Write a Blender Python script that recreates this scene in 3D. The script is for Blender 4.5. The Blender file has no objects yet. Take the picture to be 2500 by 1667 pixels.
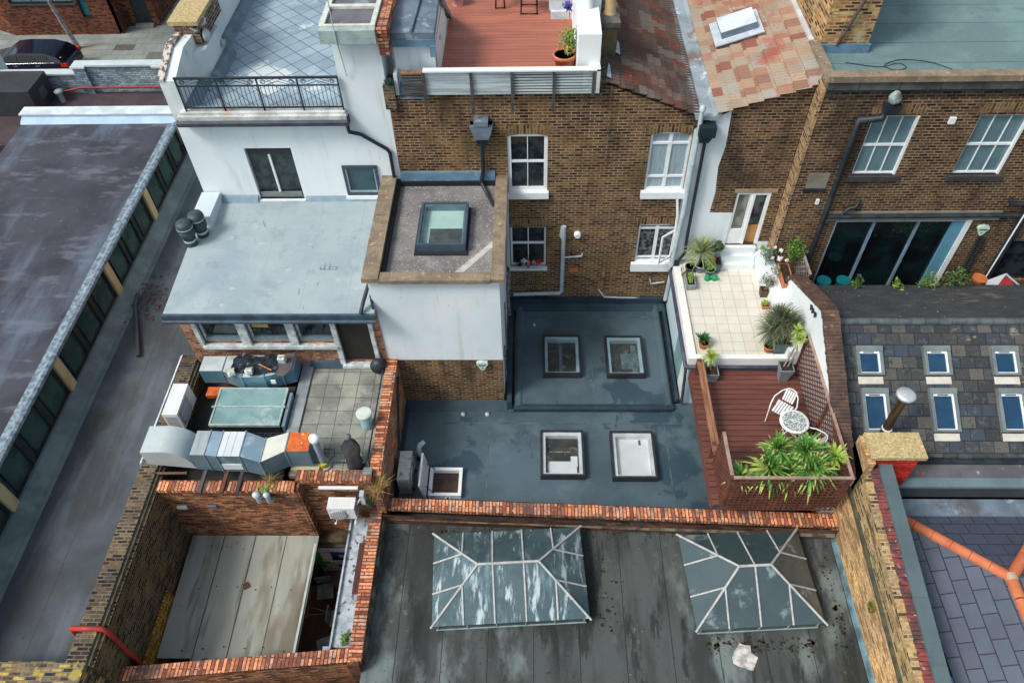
import bpy, math, random
from mathutils import Matrix, Vector
R_ = math.radians
sc = bpy.context.scene
col = sc.collection
# ------------------------------------------------------------------ camera
cam = bpy.data.objects.new('camera', bpy.data.cameras.new('camera')); col.objects.link(cam)
rows = ((0.999600, 0.000440, 0.028264), (0.018018, 0.760521, -0.649064), (-0.021781, 0.649314, 0.760209))
m4 = Matrix([list(r) + [0] for r in rows] + [[0, 0, 0, 1]])
cam.matrix_world = Matrix.Translation((0, 0, 17.0)) @ m4
cam.data.sensor_width = 36; cam.data.lens = 26.964; cam.data.clip_end = 500; cam.data.clip_start = .1
sc.camera = cam
# ------------------------------------------------------------------ sky and sun (overcast, light from the left)
SUN_EL, SUN_AZ = 50, -118           # azimuth measured from +y towards +x
w = bpy.data.worlds.new('World'); sc.world = w; w.use_nodes = True
nt = w.node_tree; sky = nt.nodes.new('ShaderNodeTexSky'); sky.sky_type = 'NISHITA'; sky.sun_disc = False
sky.sun_elevation = R_(SUN_EL); sky.sun_rotation = R_(SUN_AZ); sky.dust_density = 3.5; sky.air_density = 1.0
bg = nt.nodes['Background']; bg.inputs[1].default_value = .135
hs = nt.nodes.new('ShaderNodeHueSaturation'); hs.inputs['Saturation'].default_value = .62; nt.links.new(sky.outputs[0], hs.inputs['Color'])
tn = nt.nodes.new('ShaderNodeMix'); tn.data_type = 'RGBA'; tn.blend_type = 'MULTIPLY'; tn.inputs[0].default_value = 1; tn.inputs[7].default_value = (.94, 1.03, 1.03, 1)
nt.links.new(hs.outputs[0], tn.inputs[6]); nt.links.new(tn.outputs[2], bg.inputs[0])
sun = bpy.data.lights.new('sun', 'SUN'); sun.energy = 1.8; sun.angle = R_(15); sun.color = (1, .95, .88)
so = bpy.data.objects.new('sun', sun); col.objects.link(so)
d = Vector((math.sin(R_(SUN_AZ)) * math.cos(R_(SUN_EL)), math.cos(R_(SUN_AZ)) * math.cos(R_(SUN_EL)), math.sin(R_(SUN_EL))))
so.rotation_euler = d.to_track_quat('Z', 'Y').to_euler(); so.location = (0, 0, 40)
sc.view_settings.view_transform = 'Standard'; sc.view_settings.look = 'None'
sc.view_settings.exposure = 0.45; sc.view_settings.gamma = 1
# ------------------------------------------------------------------ materials
MC = {}
def _ramp(t, src, lo, hi):
    r = t.nodes.new('ShaderNodeMapRange'); r.inputs[1].default_value = lo; r.inputs[2].default_value = hi
    r.interpolation_type = 'SMOOTHSTEP'; t.links.new(src, r.inputs[0]); return r.outputs[0]
def _mix(t, fac, a, b, mode='MIX'):
    n = t.nodes.new('ShaderNodeMix'); n.data_type = 'RGBA'; n.blend_type = mode
    for i, v in ((0, fac), (6, a), (7, b)):
        if isinstance(v, (int, float)): n.inputs[i].default_value = v
        elif isinstance(v, tuple): n.inputs[i].default_value = (*v, 1)
        else: t.links.new(v, n.inputs[i])
    return n.outputs[2]
def _noise(t, vec, scale, det=5, st=(1, 1, 1), rough=.6, seed=0):
    mp = t.nodes.new('ShaderNodeMapping'); mp.inputs[3].default_value = st; mp.inputs[1].default_value = (seed * 7.3, seed * 3.1, seed)
    t.links.new(vec, mp.inputs[0])
    n = t.nodes.new('ShaderNodeTexNoise'); n.inputs['Scale'].default_value = scale; n.inputs['Detail'].default_value = det
    n.inputs['Roughness'].default_value = rough; t.links.new(mp.outputs[0], n.inputs[0])
    q = t.nodes.new('ShaderNodeMath'); q.operation = 'MULTIPLY_ADD'; q.inputs[1].default_value = 1.35; q.inputs[2].default_value = -.175; t.links.new(n.outputs[0], q.inputs[0]); return q.outputs[0]
def mat(name, c1, c2=None, scale=1.5, rough=.8, spec=.35, metal=0, spots=(), bump=.15, bscale=60, seam=None, tile=None, stretch=(1, 1, 1), lo=.35, hi=.65, sheen=0):
    """c1/c2 mixed by noise; spots = (colour, scale, lo, hi, stretch, strength); seam/tile = (w, h, joint, colour, rot, offset)"""
    if name in MC: return MC[name]
    m = bpy.data.materials.new(name); m.use_nodes = True; t = m.node_tree; p = t.nodes['Principled BSDF']
    g = t.nodes.new('ShaderNodeNewGeometry').outputs['Position']
    uv = t.nodes.new('ShaderNodeUVMap'); uv.uv_map = 'UV'; uv = uv.outputs[0]
    c2 = c2 or tuple(x * .78 for x in c1)
    out = _mix(t, _ramp(t, _noise(t, g, scale, 6, stretch), lo, hi), c1, c2)
    hsrc = _noise(t, g, bscale, 3)
    if tile:
        tw, th, tj, tc, rot, off = tile[:6]
        var = tile[6] if len(tile) > 6 else .25
        mp = t.nodes.new('ShaderNodeMapping'); mp.inputs[2].default_value[2] = R_(rot); t.links.new(uv, mp.inputs[0])
        b = t.nodes.new('ShaderNodeTexBrick'); b.offset = off; b.squash = 1
        for k, v in (('Scale', 1), ('Mortar Size', tj), ('Mortar Smooth', .1), ('Bias', 0), ('Brick Width', tw), ('Row Height', th)): b.inputs[k].default_value = v
        b.inputs['Color1'].default_value = (1, 1, 1, 1); b.inputs['Color2'].default_value = (1 - var, 1 - var, 1 - var, 1); b.inputs['Mortar'].default_value = (1, 1, 1, 1)
        t.links.new(mp.outputs[0], b.inputs[0])
        out = _mix(t, 1.0, out, b.outputs[0], 'MULTIPLY')
        if len(tile) > 7: out = _mix(t, .88, out, cells(t, mp.outputs[0], tw, th, off, tile[7]))
        tilefac = b.outputs[1]
    for i, s in enumerate(spots):
        cc, s_, lo_, hi_ = s[:4]; st = s[4] if len(s) > 4 else (1, 1, 1); k = s[5] if len(s) > 5 else 1
        f = _ramp(t, _noise(t, g, s_, 6, st, .62, i + 1), lo_, hi_)
        if k != 1:
            q = t.nodes.new('ShaderNodeMath'); q.operation = 'MULTIPLY'; q.inputs[1].default_value = k; t.links.new(f, q.inputs[0]); f = q.outputs[0]
        out = _mix(t, f, out, cc)
    if tile:
        out = _mix(t, tilefac, out, tc)
    t.links.new(out, p.inputs['Base Color'])
    p.inputs['Roughness'].default_value = rough; p.inputs['Specular IOR Level'].default_value = spec; p.inputs['Metallic'].default_value = metal
    if rough < .7:
        rr = t.nodes.new('ShaderNodeMapRange'); rr.inputs[3].default_value = rough * .75; rr.inputs[4].default_value = min(1, rough * 1.35)
        t.links.new(_noise(t, g, scale * 2, 4), rr.inputs[0]); t.links.new(rr.outputs[0], p.inputs['Roughness'])
    if bump:
        bn = t.nodes.new('ShaderNodeBump'); bn.inputs['Strength'].default_value = bump; bn.inputs['Distance'].default_value = .01
        h = hsrc
        if tile:
            q = t.nodes.new('ShaderNodeMath'); q.operation = 'SUBTRACT'; t.links.new(hsrc, q.inputs[0]); t.links.new(tilefac, q.inputs[1]); h = q.outputs[0]
            bn.inputs['Strength'].default_value = max(bump, .6)
        t.links.new(h, bn.inputs['Height']); t.links.new(bn.outputs[0], p.inputs['Normal'])
    MC[name] = m; return m
def cells(t, vec, w, h, off, colors):
    """one random colour of the list per brick or tile"""
    sp = t.nodes.new('ShaderNodeSeparateXYZ'); t.links.new(vec, sp.inputs[0])
    def M(op, a, b=None, c=None):
        n = t.nodes.new('ShaderNodeMath'); n.operation = op
        for i, v in enumerate((a, b, c)):
            if v is None: continue
            if isinstance(v, (int, float)): n.inputs[i].default_value = v
            else: t.links.new(v, n.inputs[i])
        return n.outputs[0]
    row = M('FLOOR', M('DIVIDE', sp.outputs[1], h)); par = M('FLOORED_MODULO', row, 2)
    cx = M('FLOOR', M('DIVIDE', M('ADD', sp.outputs[0], M('MULTIPLY', M('SUBTRACT', 1, par), off * w)), w))
    cb = t.nodes.new('ShaderNodeCombineXYZ'); t.links.new(cx, cb.inputs[0]); t.links.new(row, cb.inputs[1])
    wn = t.nodes.new('ShaderNodeTexWhiteNoise'); t.links.new(cb.outputs[0], wn.inputs[0])
    r = t.nodes.new('ShaderNodeValToRGB'); r.color_ramp.interpolation = 'CONSTANT'; e = r.color_ramp.elements; n = len(colors)
    while len(e) < n: e.new(.5)
    for i in range(n): e[i].position = i / n; e[i].color = (*[min(1, x) for x in colors[i]], 1)
    t.links.new(wn.outputs[0], r.inputs[0]); return r.outputs[0]
def brick(name, c1, c2, c3, mortar, spots=(), w=.225, h=.08, ms=.014, bias=0, rough=.9):
    """stock brickwork: each brick between c1 and c2, patches drifting to c3"""
    if name in MC: return MC[name]
    m = bpy.data.materials.new(name); m.use_nodes = True; t = m.node_tree; p = t.nodes['Principled BSDF']
    g = t.nodes.new('ShaderNodeNewGeometry').outputs['Position']
    uv = t.nodes.new('ShaderNodeUVMap'); uv.uv_map = 'UV'; uv = uv.outputs[0]
    mp = t.nodes.new('ShaderNodeMapping'); t.links.new(uv, mp.inputs[0])
    # wobble so that joints are not ruler straight
    nz = t.nodes.new('ShaderNodeTexNoise'); nz.inputs['Scale'].default_value = 9; t.links.new(g, nz.inputs[0])
    vm = t.nodes.new('ShaderNodeVectorMath'); vm.operation = 'SCALE'; vm.inputs[3].default_value = .012; t.links.new(nz.outputs[1], vm.inputs[0])
    va = t.nodes.new('ShaderNodeVectorMath'); t.links.new(mp.outputs[0], va.inputs[0]); t.links.new(vm.outputs[0], va.inputs[1])
    b = t.nodes.new('ShaderNodeTexBrick'); b.offset = .5
    for k, v in (('Scale', 1), ('Mortar Size', ms), ('Mortar Smooth', .2), ('Bias', 0), ('Brick Width', w), ('Row Height', h)): b.inputs[k].default_value = v
    t.links.new(va.outputs[0], b.inputs[0])
    pal = cells(t, va.outputs[0], w, h, .5, [c2, c1, tuple(x * 1.3 for x in c1), c3, tuple(x * .62 for x in c1), tuple((x + y) * .5 for x, y in zip(c1, c3)), tuple(x * .75 for x in c2), tuple(x * 1.15 for x in c3)])
    patch = _ramp(t, _noise(t, g, .9, 5), .4, .65)
    out = _mix(t, 1.0, pal, _mix(t, patch, (.85, .85, .88), (1.3, 1.22, 1.05)), 'MULTIPLY')
    fine = _ramp(t, _noise(t, g, 14, 4), .25, .8)
    out = _mix(t, .6, out, _mix(t, 1.0, out, _mix(t, fine, (1.5, 1.5, 1.5), (.4, .4, .4)), 'MULTIPLY'))
    mo = _mix(t, _ramp(t, _noise(t, g, 2.2, 5), .35, .7), mortar, tuple(x * .6 for x in mortar))
    out = _mix(t, b.outputs[1], out, mo)
    for i, s in enumerate(spots):
        cc, s_, lo_, hi_ = s[:4]; st = s[4] if len(s) > 4 else (1, 1, 1); k = s[5] if len(s) > 5 else .8
        f = _ramp(t, _noise(t, g, s_, 6, st, .6, i + 3), lo_, hi_)
        q = t.nodes.new('ShaderNodeMath'); q.operation = 'MULTIPLY'; q.inputs[1].default_value = k; t.links.new(f, q.inputs[0])
        out = _mix(t, q.outputs[0], out, cc)
    t.links.new(out, p.inputs['Base Color']); p.inputs['Roughness'].default_value = rough; p.inputs['Specular IOR Level'].default_value = .12
    bn = t.nodes.new('ShaderNodeBump'); bn.inputs['Strength'].default_value = .7; bn.inputs['Distance'].default_value = .012; bn.invert = True
    t.links.new(b.outputs[1], bn.inputs['Height']); t.links.new(bn.outputs[0], p.inputs['Normal'])
    MC[name] = m; return m
def glass(name, c, rough=.06, alpha=0.0, c2=None, sc_=2.0):
    """alpha 0 = dark opaque pane that mirrors the sky; alpha > 0 lets that share of light through"""
    if name in MC: return MC[name]
    m = bpy.data.materials.new(name); m.use_nodes = True; t = m.node_tree; p = t.nodes['Principled BSDF']
    g = t.nodes.new('ShaderNodeNewGeometry').outputs['Position']
    t.links.new(_mix(t, _ramp(t, _noise(t, g, sc_, 3), .4, .6), c, c2 or tuple(x * .6 for x in c)), p.inputs['Base Color'])
    p.inputs['Roughness'].default_value = rough; p.inputs['Specular IOR Level'].default_value = .6
    if alpha:
        tr = t.nodes.new('ShaderNodeBsdfTransparent'); mx = t.nodes.new('ShaderNodeMixShader')
        lw = t.nodes.new('ShaderNodeLayerWeight'); lw.inputs[0].default_value = .5
        mr = t.nodes.new('ShaderNodeMapRange'); mr.inputs[3].default_value = 1 - alpha; mr.inputs[4].default_value = 1 - alpha + .35
        t.links.new(lw.outputs[1], mr.inputs[0]); t.links.new(mr.outputs[0], mx.inputs[0])
        t.links.new(tr.outputs[0], mx.inputs[1]); t.links.new(p.outputs[0], mx.inputs[2])
        t.links.new(mx.outputs[0], t.nodes['Material Output'].inputs[0])
    MC[name] = m; return m
DK = (.03, .035, .04)
STOCK = brick('stock_brick', (.108, .054, .034), (.042, .023, .022), (.135, .08, .035), (.36, .25, .15),
              spots=[((.026, .021, .018), .8, .5, .72, (2.2, 2.2, .4), .6), ((.13, .095, .03), .7, .55, .72, (1, 1, 1.4), .5), ((.34, .25, .14), 3, .72, .8, (1, 1, 1), .6), ((.3, .09, .04), 5, .78, .8, (.5, .5, 1.6), .8)])
STOCKR = brick('stock_brick_red_grime', (.088, .046, .03), (.038, .022, .02), (.10, .058, .034), (.31, .22, .135),
              spots=[((.018, .016, .016), .6, .48, .7, (1.6, 1.6, .6), .65), ((.26, .17, .08), 2.5, .7, .8, (.5, 1, 2), .5)])
YELLOWB = brick('yellow_side_brick', (.52, .31, .14), (.38, .2, .09), (.56, .37, .19), (.48, .34, .2), spots=[((.12, .09, .05), .8, .66, .8, (1, .6, 2), .5)])
SOOTB = brick('sooty_brick', (.075, .058, .045), (.03, .025, .023), (.13, .09, .05), (.2, .165, .12), spots=[((.36, .26, .08), 2.5, .66, .72, (1, 1, 1), .7), ((.02, .02, .02), .8, .5, .7, (1, 1, 1), .5)])
YARDB = brick('yard_left_brick', (.10, .068, .04), (.035, .026, .02), (.15, .095, .045), (.2, .155, .095), spots=[((.30, .17, .05), 1.2, .64, .76, (1, 1, 2), .5)])
REDB = brick('red_brick', (.42, .155, .075), (.2, .07, .045), (.36, .2, .12), (.42, .28, .19), spots=[((.09, .04, .03), 1.5, .6, .75, (1, 1, 1), .6)])
YARDR = brick('yard_red_brick', (.26, .10, .055), (.11, .045, .03), (.36, .18, .10), (.24, .13, .08), spots=[((.05, .03, .025), 1, .55, .75, (1, 1, 1.5), .6)])
COPB = brick('orange_coping_brick', (.62, .23, .115), (.28, .10, .065), (.45, .25, .17), (.12, .06, .045), spots=[((.11, .075, .065), 1.3, .57, .68, (1, 1, 1), .75), ((.6, .4, .26), 9, .68, .76, (1, 1, 1), .6)], w=.5, h=.08, ms=.012)
COPD = brick('dark_coping_brick', (.17, .10, .065), (.06, .04, .03), (.10, .075, .06), (.05, .04, .03), spots=[((.42, .36, .3), 10, .7, .76, (1, 1, 1), .7)], w=.5, h=.09)
WINEB = brick('wine_red_brick', (.17, .055, .035), (.07, .028, .022), (.12, .04, .03), (.11, .075, .05), spots=[((.05, .03, .025), 1, .5, .7, (1, 1, 1), .5)])
REDPAINT = brick('red_painted_brick', (.52, .035, .028), (.42, .03, .025), (.48, .035, .03), (.35, .03, .025), spots=[((.06, .025, .025), 2, .62, .72, (1, 1, 1), .8)])
GRAYB = brick('grey_painted_brick', (.25, .32, .38), (.21, .27, .33), (.27, .34, .4), (.18, .24, .29), w=.24)
WHITE = mat('white_render', (.74, .78, .80), (.66, .72, .75), .6, .85, spots=[((.46, .48, .45), 2.2, .56, .8, (2.4, 2.4, .22), .42), ((.56, .65, .70), .6, .5, .8, (1, 1, .4), .5), ((.35, .33, .28), 7, .74, .82, (1, 1, .5), .6)], bump=.05)
WHITED = mat('dirty_white_render', (.74, .77, .77), (.62, .66, .67), .8, .9, spots=[((.3, .27, .22), 3, .66, .78, (1, 1, .5), .7), ((.45, .5, .55), 1, .55, .75, (1, 1, .4), .5)])
WPAINT = mat('white_paint', (.78, .8, .8), (.72, .75, .76), 3, .45, bump=.02)
GREYP = mat('grey_plastic_pipe', (.46, .53, .56), (.36, .44, .48), 3, .5, bump=.02)
BLACKP = mat('black_iron', (.016, .022, .028), (.03, .04, .048), 3, .45, bump=.05)
DARKM = mat('dark_anthracite', (.02, .02, .024), (.03, .03, .034), 3, .45, bump=.02)
MEMB = mat('membrane_roof', (.078, .115, .138), (.052, .08, .098), .55, .42, .4, spots=[((.02, .048, .07), .5, .6, .64, (1, 1, 1), .75), ((.02, .048, .07), 2.1, .70, .72, (2.6, .5, 1), .7), ((.12, .165, .19), .6, .56, .75, (1, 1, 1), .55), ((.10, .13, .14), 8, .7, .8, (1, 1, 1), .3)], bump=.06, bscale=8)
PALER = mat('pale_roof_coating', (.34, .40, .42), (.27, .335, .37), .45, .6, spots=[((.22, .25, .26), 1.6, .56, .75, (1, 1, 1), .5), ((.42, .455, .455), .8, .52, .75, (1, 1, 1), .5), ((.16, .18, .19), 7, .71, .78, (2, .5, 1), .7), ((.5, .54, .55), 4, .66, .76, (.6, 1.4, 1), .5)], tile=(1.1, 30, .004, (.27, .31, .33), 0, 0, .03), bump=.05)
GRAVEL = mat('gravel_felt', (.24, .22, .21), (.15, .14, .14), 1.3, .95, spots=[((.46, .43, .42), 22, .58, .66, (1, 1, 1), .6), ((.09, .08, .085), 30, .58, .66, (1, 1, 1), .6)], bump=.5, bscale=50)
STONEC = mat('stone_coping', (.27, .2, .135), (.18, .14, .10), 3, .9, spots=[((.5, .4, .26), 7, .62, .74, (1, 1, 1), .7), ((.10, .075, .055), 9, .62, .7, (1, 1, 1), .6)], bump=.4, bscale=40)
LICHEN = mat('lichen_slab', (.50, .38, .18), (.36, .27, .13), 14, .95, spots=[((.65, .55, .34), 22, .58, .68), ((.12, .1, .06), 26, .64, .7)], bump=.6, bscale=40)
FELT = mat('black_roof_felt', (.075, .083, .08), (.04, .043, .042), 1.1, .85, .25, stretch=(1.5, .35, 1),
           spots=[((.19, .225, .22), .5, .55, .72, (1.3, .6, 1), .75), ((.022, .022, .022), 1.6, .56, .68, (1.8, .35, 1), .8), ((.16, .16, .13), 5, .68, .78, (1, 1, 1), .6), ((.02, .018, .016), 12, .68, .74, (1, 1, 1), .8)],
           tile=(.98, 60, .008, (.02, .02, .02), 0, 0, .18), bump=.4, bscale=60)
LROOF = mat('left_roof_felt', (.05, .05, .065), (.03, .03, .04), .5, .6, .35, spots=[((.15, .165, .2), 1.3, .55, .75, (.6, 1.6, 1), .5), ((.28, .3, .34), 7, .7, .8, (.5, 1.8, 1), .5), ((.13, .16, .22), .4, .5, .7, (1.6, .4, 1), .6)], bump=.1)
ALLEY = mat('alley_felt', (.088, .105, .12), (.052, .056, .062), .35, .75, .3, spots=[((.13, .155, .17), .6, .55, .75, (2, .3, 1), .6), ((.05, .042, .038), .7, .58, .72, (1, .5, 1), .6), ((.03, .03, .032), 7, .72, .75, (1, 1, 1), .6)],
            tile=(1.05, 70, .006, (.03, .034, .038), 0, 0, .08), bump=.15)
TEALR = mat('teal_felt_roof', (.17, .255, .255), (.13, .2, .205), .7, .85, .25, spots=[((.08, .1, .1), 1.0, .62, .78, (1, 1, 1), .5), ((.24, .33, .33), 14, .6, .75, (1, 1, 1), .35)], tile=(80, .93, .012, (.07, .11, .115), 0, 0, .06), bump=.2)
PAVE = mat('paving_slabs', (.34, .34, .29), (.22, .225, .195), 1.2, .85, spots=[((.1, .1, .09), 1.6, .56, .72, (1, 1, 1), .6), ((.42, .41, .36), 5, .6, .75, (1, 1, 1), .4)], tile=(.4, .4, .007, (.06, .065, .055), 0, 0, .25), bump=.2)
TERR = mat('cream_terrace_tiles', (.72, .68, .59), (.66, .62, .54), 1.2, .6, spots=[((.55, .5, .42), 2, .6, .75, (1, 1, 1), .4)], tile=(.3, .3, .006, (.42, .37, .3), 0, 0, .08), bump=.05)
DIAG = mat('diagonal_roof_tiles', (.36, .46, .53), (.28, .37, .44), .8, .6, spots=[((.2, .24, .29), 1.1, .58, .72, (1, 1, 1), .5), ((.62, .66, .66), .45, .6, .64, (1, 1, 1), .75)], tile=(.42, .42, .011, (.07, .10, .13), 45, 0, .2), bump=.1)
STREETP = mat('pavement_flags', (.30, .31, .28), (.22, .24, .225), .5, .9, spots=[((.36, .3, .24), .4, .5, .7, (1, 1, 1), .5)], tile=(.9, .6, .012, (.12, .13, .12), 0, .5, .18), bump=.1)
ROAD = mat('asphalt', (.06, .06, .062), (.045, .045, .048), 1, .9)
DECKR = mat('red_deck_board', (.37, .125, .08), (.31, .105, .068), 2, .55, .4, stretch=(.3, 3, 1), spots=[((.5, .17, .1), 1, .55, .75, (.3, 2, 1), .5)], bump=.05)
DECKB = mat('brown_deck_board', (.155, .055, .04), (.115, .042, .032), 3, .5, .4, stretch=(.3, 3, 1), spots=[((.23, .09, .065), 1.4, .55, .75, (.3, 2, 1), .55)], bump=.05)
TRELB = mat('trellis_wood', (.15, .05, .03), (.09, .032, .022), 4, .7)
TRELG = mat('weathered_trellis_cap', (.36, .25, .2), (.26, .17, .13), 5, .8)
HANDR = mat('handrail_timber', (.33, .16, .085), (.2, .09, .05), 3, .6, stretch=(6, .5, 1))
GREYW = mat('silver_grey_timber', (.52, .58, .6), (.33, .38, .4), 2, .85, stretch=(.3, .3, 8))
DARKW = mat('dark_weathered_timber', (.09, .08, .075), (.05, .045, .045), 3, .9, stretch=(.3, .3, 6))
LEAD = mat('lead_sheet', (.17, .22, .27), (.11, .14, .18), 1.5, .5, .5, .2, spots=[((.4, .48, .52), 3, .6, .75, (1, 1, 1), .6), ((.1, .07, .06), 1.2, .56, .7, (1, 1, 1), .6)])
LEADB = mat('blue_lead_flashing', (.15, .27, .37), (.1, .19, .28), 2, .5, .5, .1, spots=[((.3, .4, .45), 4, .6, .75)])
LEADG = mat('lead_gutter_valley', (.33, .39, .43), (.24, .28, .31), 1.2, .6, .4, .1, spots=[((.2, .12, .09), .8, .55, .68, (1, .6, 1), .85), ((.55, .6, .62), 3, .62, .74)])
GALV = mat('galvanised_duct', (.36, .47, .54), (.25, .36, .43), 1.4, .34, .5, .55, spots=[((.5, .57, .6), 2, .55, .75), ((.5, .3, .17), 3, .7, .78, (1, 1, 1), .5)], bump=.03)
RUST = mat('rusty_duct_top', (.66, .15, .03), (.5, .1, .03), 6, .8, spots=[((.85, .62, .35), 3, .6, .68), ((.3, .06, .02), 8, .62, .72)], bump=.2)
CREAMD = mat('cream_painted_duct', (.62, .62, .54), (.54, .53, .45), 2, .6, spots=[((.55, .16, .04), 3, .66, .7)])
FROST = mat('frosted_roof_glass', (.23, .36, .36), (.17, .27, .28), 1.1, .22, .6, spots=[((.36, .46, .46), 1.5, .55, .75)], bump=.0)
LANT1 = mat('whitewashed_lantern_glass', (.065, .105, .11), (.045, .08, .09), 2, .14, 1.0, spots=[((.52, .6, .62), 1.7, .55, .74, (3.6, .8, 1), .85), ((.2, .3, .33), 1.6, .53, .75, (2.4, .6, 1), .6)], bump=0)
LANT2 = mat('plain_lantern_glass', (.05, .075, .076), (.042, .065, .07), 1.4, .12, 1.0, spots=[((.18, .24, .24), 2, .6, .75)], bump=0)
BARW = mat('pale_glazing_bar', (.46, .45, .44), (.35, .345, .34), 6, .6)
SHEET = mat('stained_sheet_roof', (.50, .51, .46), (.41, .42, .37), 1.1, .6, .4, stretch=(1.2, .4, 1),
            spots=[((.2, .15, .09), .55, .5, .68, (1.6, .35, 1), .75), ((.13, .09, .06), 1.6, .6, .7, (2.6, .25, 1), .55), ((.62, .62, .58), 1.5, .6, .75, (2.5, .4, 1), .5), ((.34, .23, .1), 4, .67, .74, (1, 1, 1), .5)], bump=.05)
PANT_D = mat('dark_pantile', (.10, .066, .055), (.066, .048, .044), 1, .85, tile=(.35, .33, .0, (0, 0, 0), 0, 0, .4, [(.11, .065, .05), (.08, .05, .042), (.13, .085, .065), (.16, .055, .04), (.1, .08, .07), (.17, .14, .12)]), spots=[((.15, .05, .04), .7, .6, .72, (1, 1, 1), .5), ((.22, .2, .17), 9, .66, .74, (.6, 1, 1), .6), ((.6, .5, .42), 16, .77, .79)], bump=.2)
PANT_L = mat('light_pantile', (.4, .25, .15), (.3, .105, .07), 1.2, .85, tile=(.35, .33, .0, (0, 0, 0), 0, 0, .5, [(.36, .24, .165), (.37, .31, .24), (.42, .31, .22), (.27, .105, .08), (.37, .22, .15), (.38, .35, .31), (.29, .16, .12), (.4, .28, .19), (.34, .27, .21), (.4, .33, .25)]), spots=[((.36, .08, .06), .55, .56, .64, (1, 1, 1), .6), ((.14, .11, .09), 12, .6, .8, (1, 1, 1), .5)], bump=.2)
TILED = mat('lichen_roof_tile', (.062, .068, .074), (.038, .043, .05), .8, .8, spots=[((.10, .095, .09), 8, .56, .7, (1, 1, 1), .7), ((.26, .23, .18), 2.2, .66, .76, (1, 1.2, 1), .7), ((.022, .022, .024), 5, .6, .72, (1, 1, 1), .7), ((.75, .75, .72), 6, .84, .86)], tile=(.33, .25, .008, (.013, .015, .018), 0, .5, .5, [(.045, .048, .053), (.035, .039, .047), (.058, .062, .062), (.042, .057, .08), (.068, .068, .064), (.11, .10, .085), (.04, .052, .07), (.032, .036, .04), (.05, .05, .05), (.06, .063, .066), (.045, .047, .05), (.085, .08, .072)]), bump=.3)
TILEB = mat('back_slope_tile', (.075, .078, .085), (.055, .058, .064), 2, .85, spots=[((.24, .19, .14), 1.4, .64, .72, (.4, 1.5, 1), .7), ((.75, .75, .72), 9, .75, .765)], tile=(.33, .11, .006, (.022, .024, .028), 0, .5, .25), bump=.3)
SLATE = mat('blue_slate', (.10, .118, .155), (.085, .10, .138), .6, .5, .4, tile=(.5, .29, .012, (.022, .027, .04), 90, .5, .16), bump=.1)
SLATEX = mat('blue_slate_back', (.07, .085, .12), (.062, .075, .108), .6, .5, .4, tile=(.5, .29, .012, (.022, .027, .04), 0, .5, .16), bump=.1)
TERRA = mat('terracotta_ridge', (.55, .17, .075), (.5, .13, .055), 2.5, .7, spots=[((.3, .14, .06), 2, .6, .75)], bump=.1)
POT = mat('terracotta_pot', (.55, .19, .08), (.46, .15, .065), 5, .75)
CONC = mat('grey_coping', (.09, .13, .14), (.075, .11, .12), 1.5, .7, tile=(60, 1.2, .008, (.08, .11, .12), 0, 0, .05), bump=.1)
CREAMC = mat('cream_column', (.5, .39, .22), (.42, .31, .16), 2, .85)
BROWNR = brick('street_brown_brick', (.16, .05, .032), (.07, .028, .022), (.2, .065, .035), (.10, .06, .045), h=.08)
SOIL = mat('soil', (.045, .03, .02), (.02, .015, .01), 12, 1)
GALVPOT = mat('zinc_planter', (.3, .36, .38), (.2, .25, .27), 4, .5, .5, .3)
G_DARK = glass('dark_window_glass', (.012, .017, .022), .05, c2=(.03, .045, .05), sc_=3)
G_BLUE = glass('sky_mirroring_glass', (.10, .175, .2), .08, c2=(.125, .205, .235), sc_=1.5)
G_VEL = glass('blue_roof_window_glass', (.012, .045, .095), .08, c2=(.016, .055, .11))
G_NET = mat('net_curtain_behind_glass', (.34, .43, .47), (.22, .29, .34), 14, .3, .6, stretch=(4, 4, .15), bump=0)
G_CLR = glass('clear_pane', (.1, .14, .15), .03, .95)
G_GREEN = glass('green_black_glass', (.025, .05, .045), .1, c2=(.04, .075, .066))
G_BAL = glass('balustrade_glass', (.22, .38, .42), .06, .25, c2=(.27, .43, .46))
LEAF_D = mat('dark_leaf', (.045, .085, .03), (.03, .06, .025), 8, .6, .3)
LEAF_O = mat('olive_leaf', (.13, .17, .11), (.08, .12, .07), 9, .6, .3)
LEAF_L = mat('lime_leaf', (.27, .4, .05), (.15, .27, .035), 7, .5, .35)
LEAF_Y = mat('yucca_leaf', (.12, .29, .045), (.06, .17, .035), 6, .45, .4)
LEAF_YL = mat('yucca_leaf_tip', (.3, .45, .08), (.36, .3, .1), 6, .5, .4)
LEAF_G = mat('spiky_grass_leaf', (.10, .13, .07), (.06, .085, .045), 8, .6, .3)
STRAW = mat('straw_grass', (.42, .3, .1), (.3, .2, .07), 8, .9)
BARK = mat('bark', (.2, .15, .11), (.12, .09, .07), 10, .9)
BIRCH = mat('pale_bark', (.45, .42, .42), (.2, .18, .18), 8, .9)
RED = mat('red_plastic', (.5, .02, .02), (.6, .1, .02), 8, .5)
REDP = mat('red_pipe_paint', (.4, .035, .02), (.28, .03, .02), 4, .55)
FLW_R = mat('red_flower', (.75, .02, .02), (.5, .01, .03), 9, .6); FLW_W = mat('white_flower', (.8, .78, .72), (.7, .66, .6), 20, .8)
FLW_P = mat('pink_flower', (.6, .12, .25), (.7, .4, .45), 9, .6); FLW_V = mat('violet_flower', (.12, .06, .5), (.2, .1, .6), 9, .6)
BLUEC = mat('turquoise_plastic', (.06, .42, .52), (.12, .5, .58), 3, .45)
TEALC = mat('teal_furniture', (.0, .12, .14), (.0, .09, .11), 3, .6)
GREENC = mat('green_plastic', (.01, .3, .14), (.01, .25, .1), 3, .45)
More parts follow.
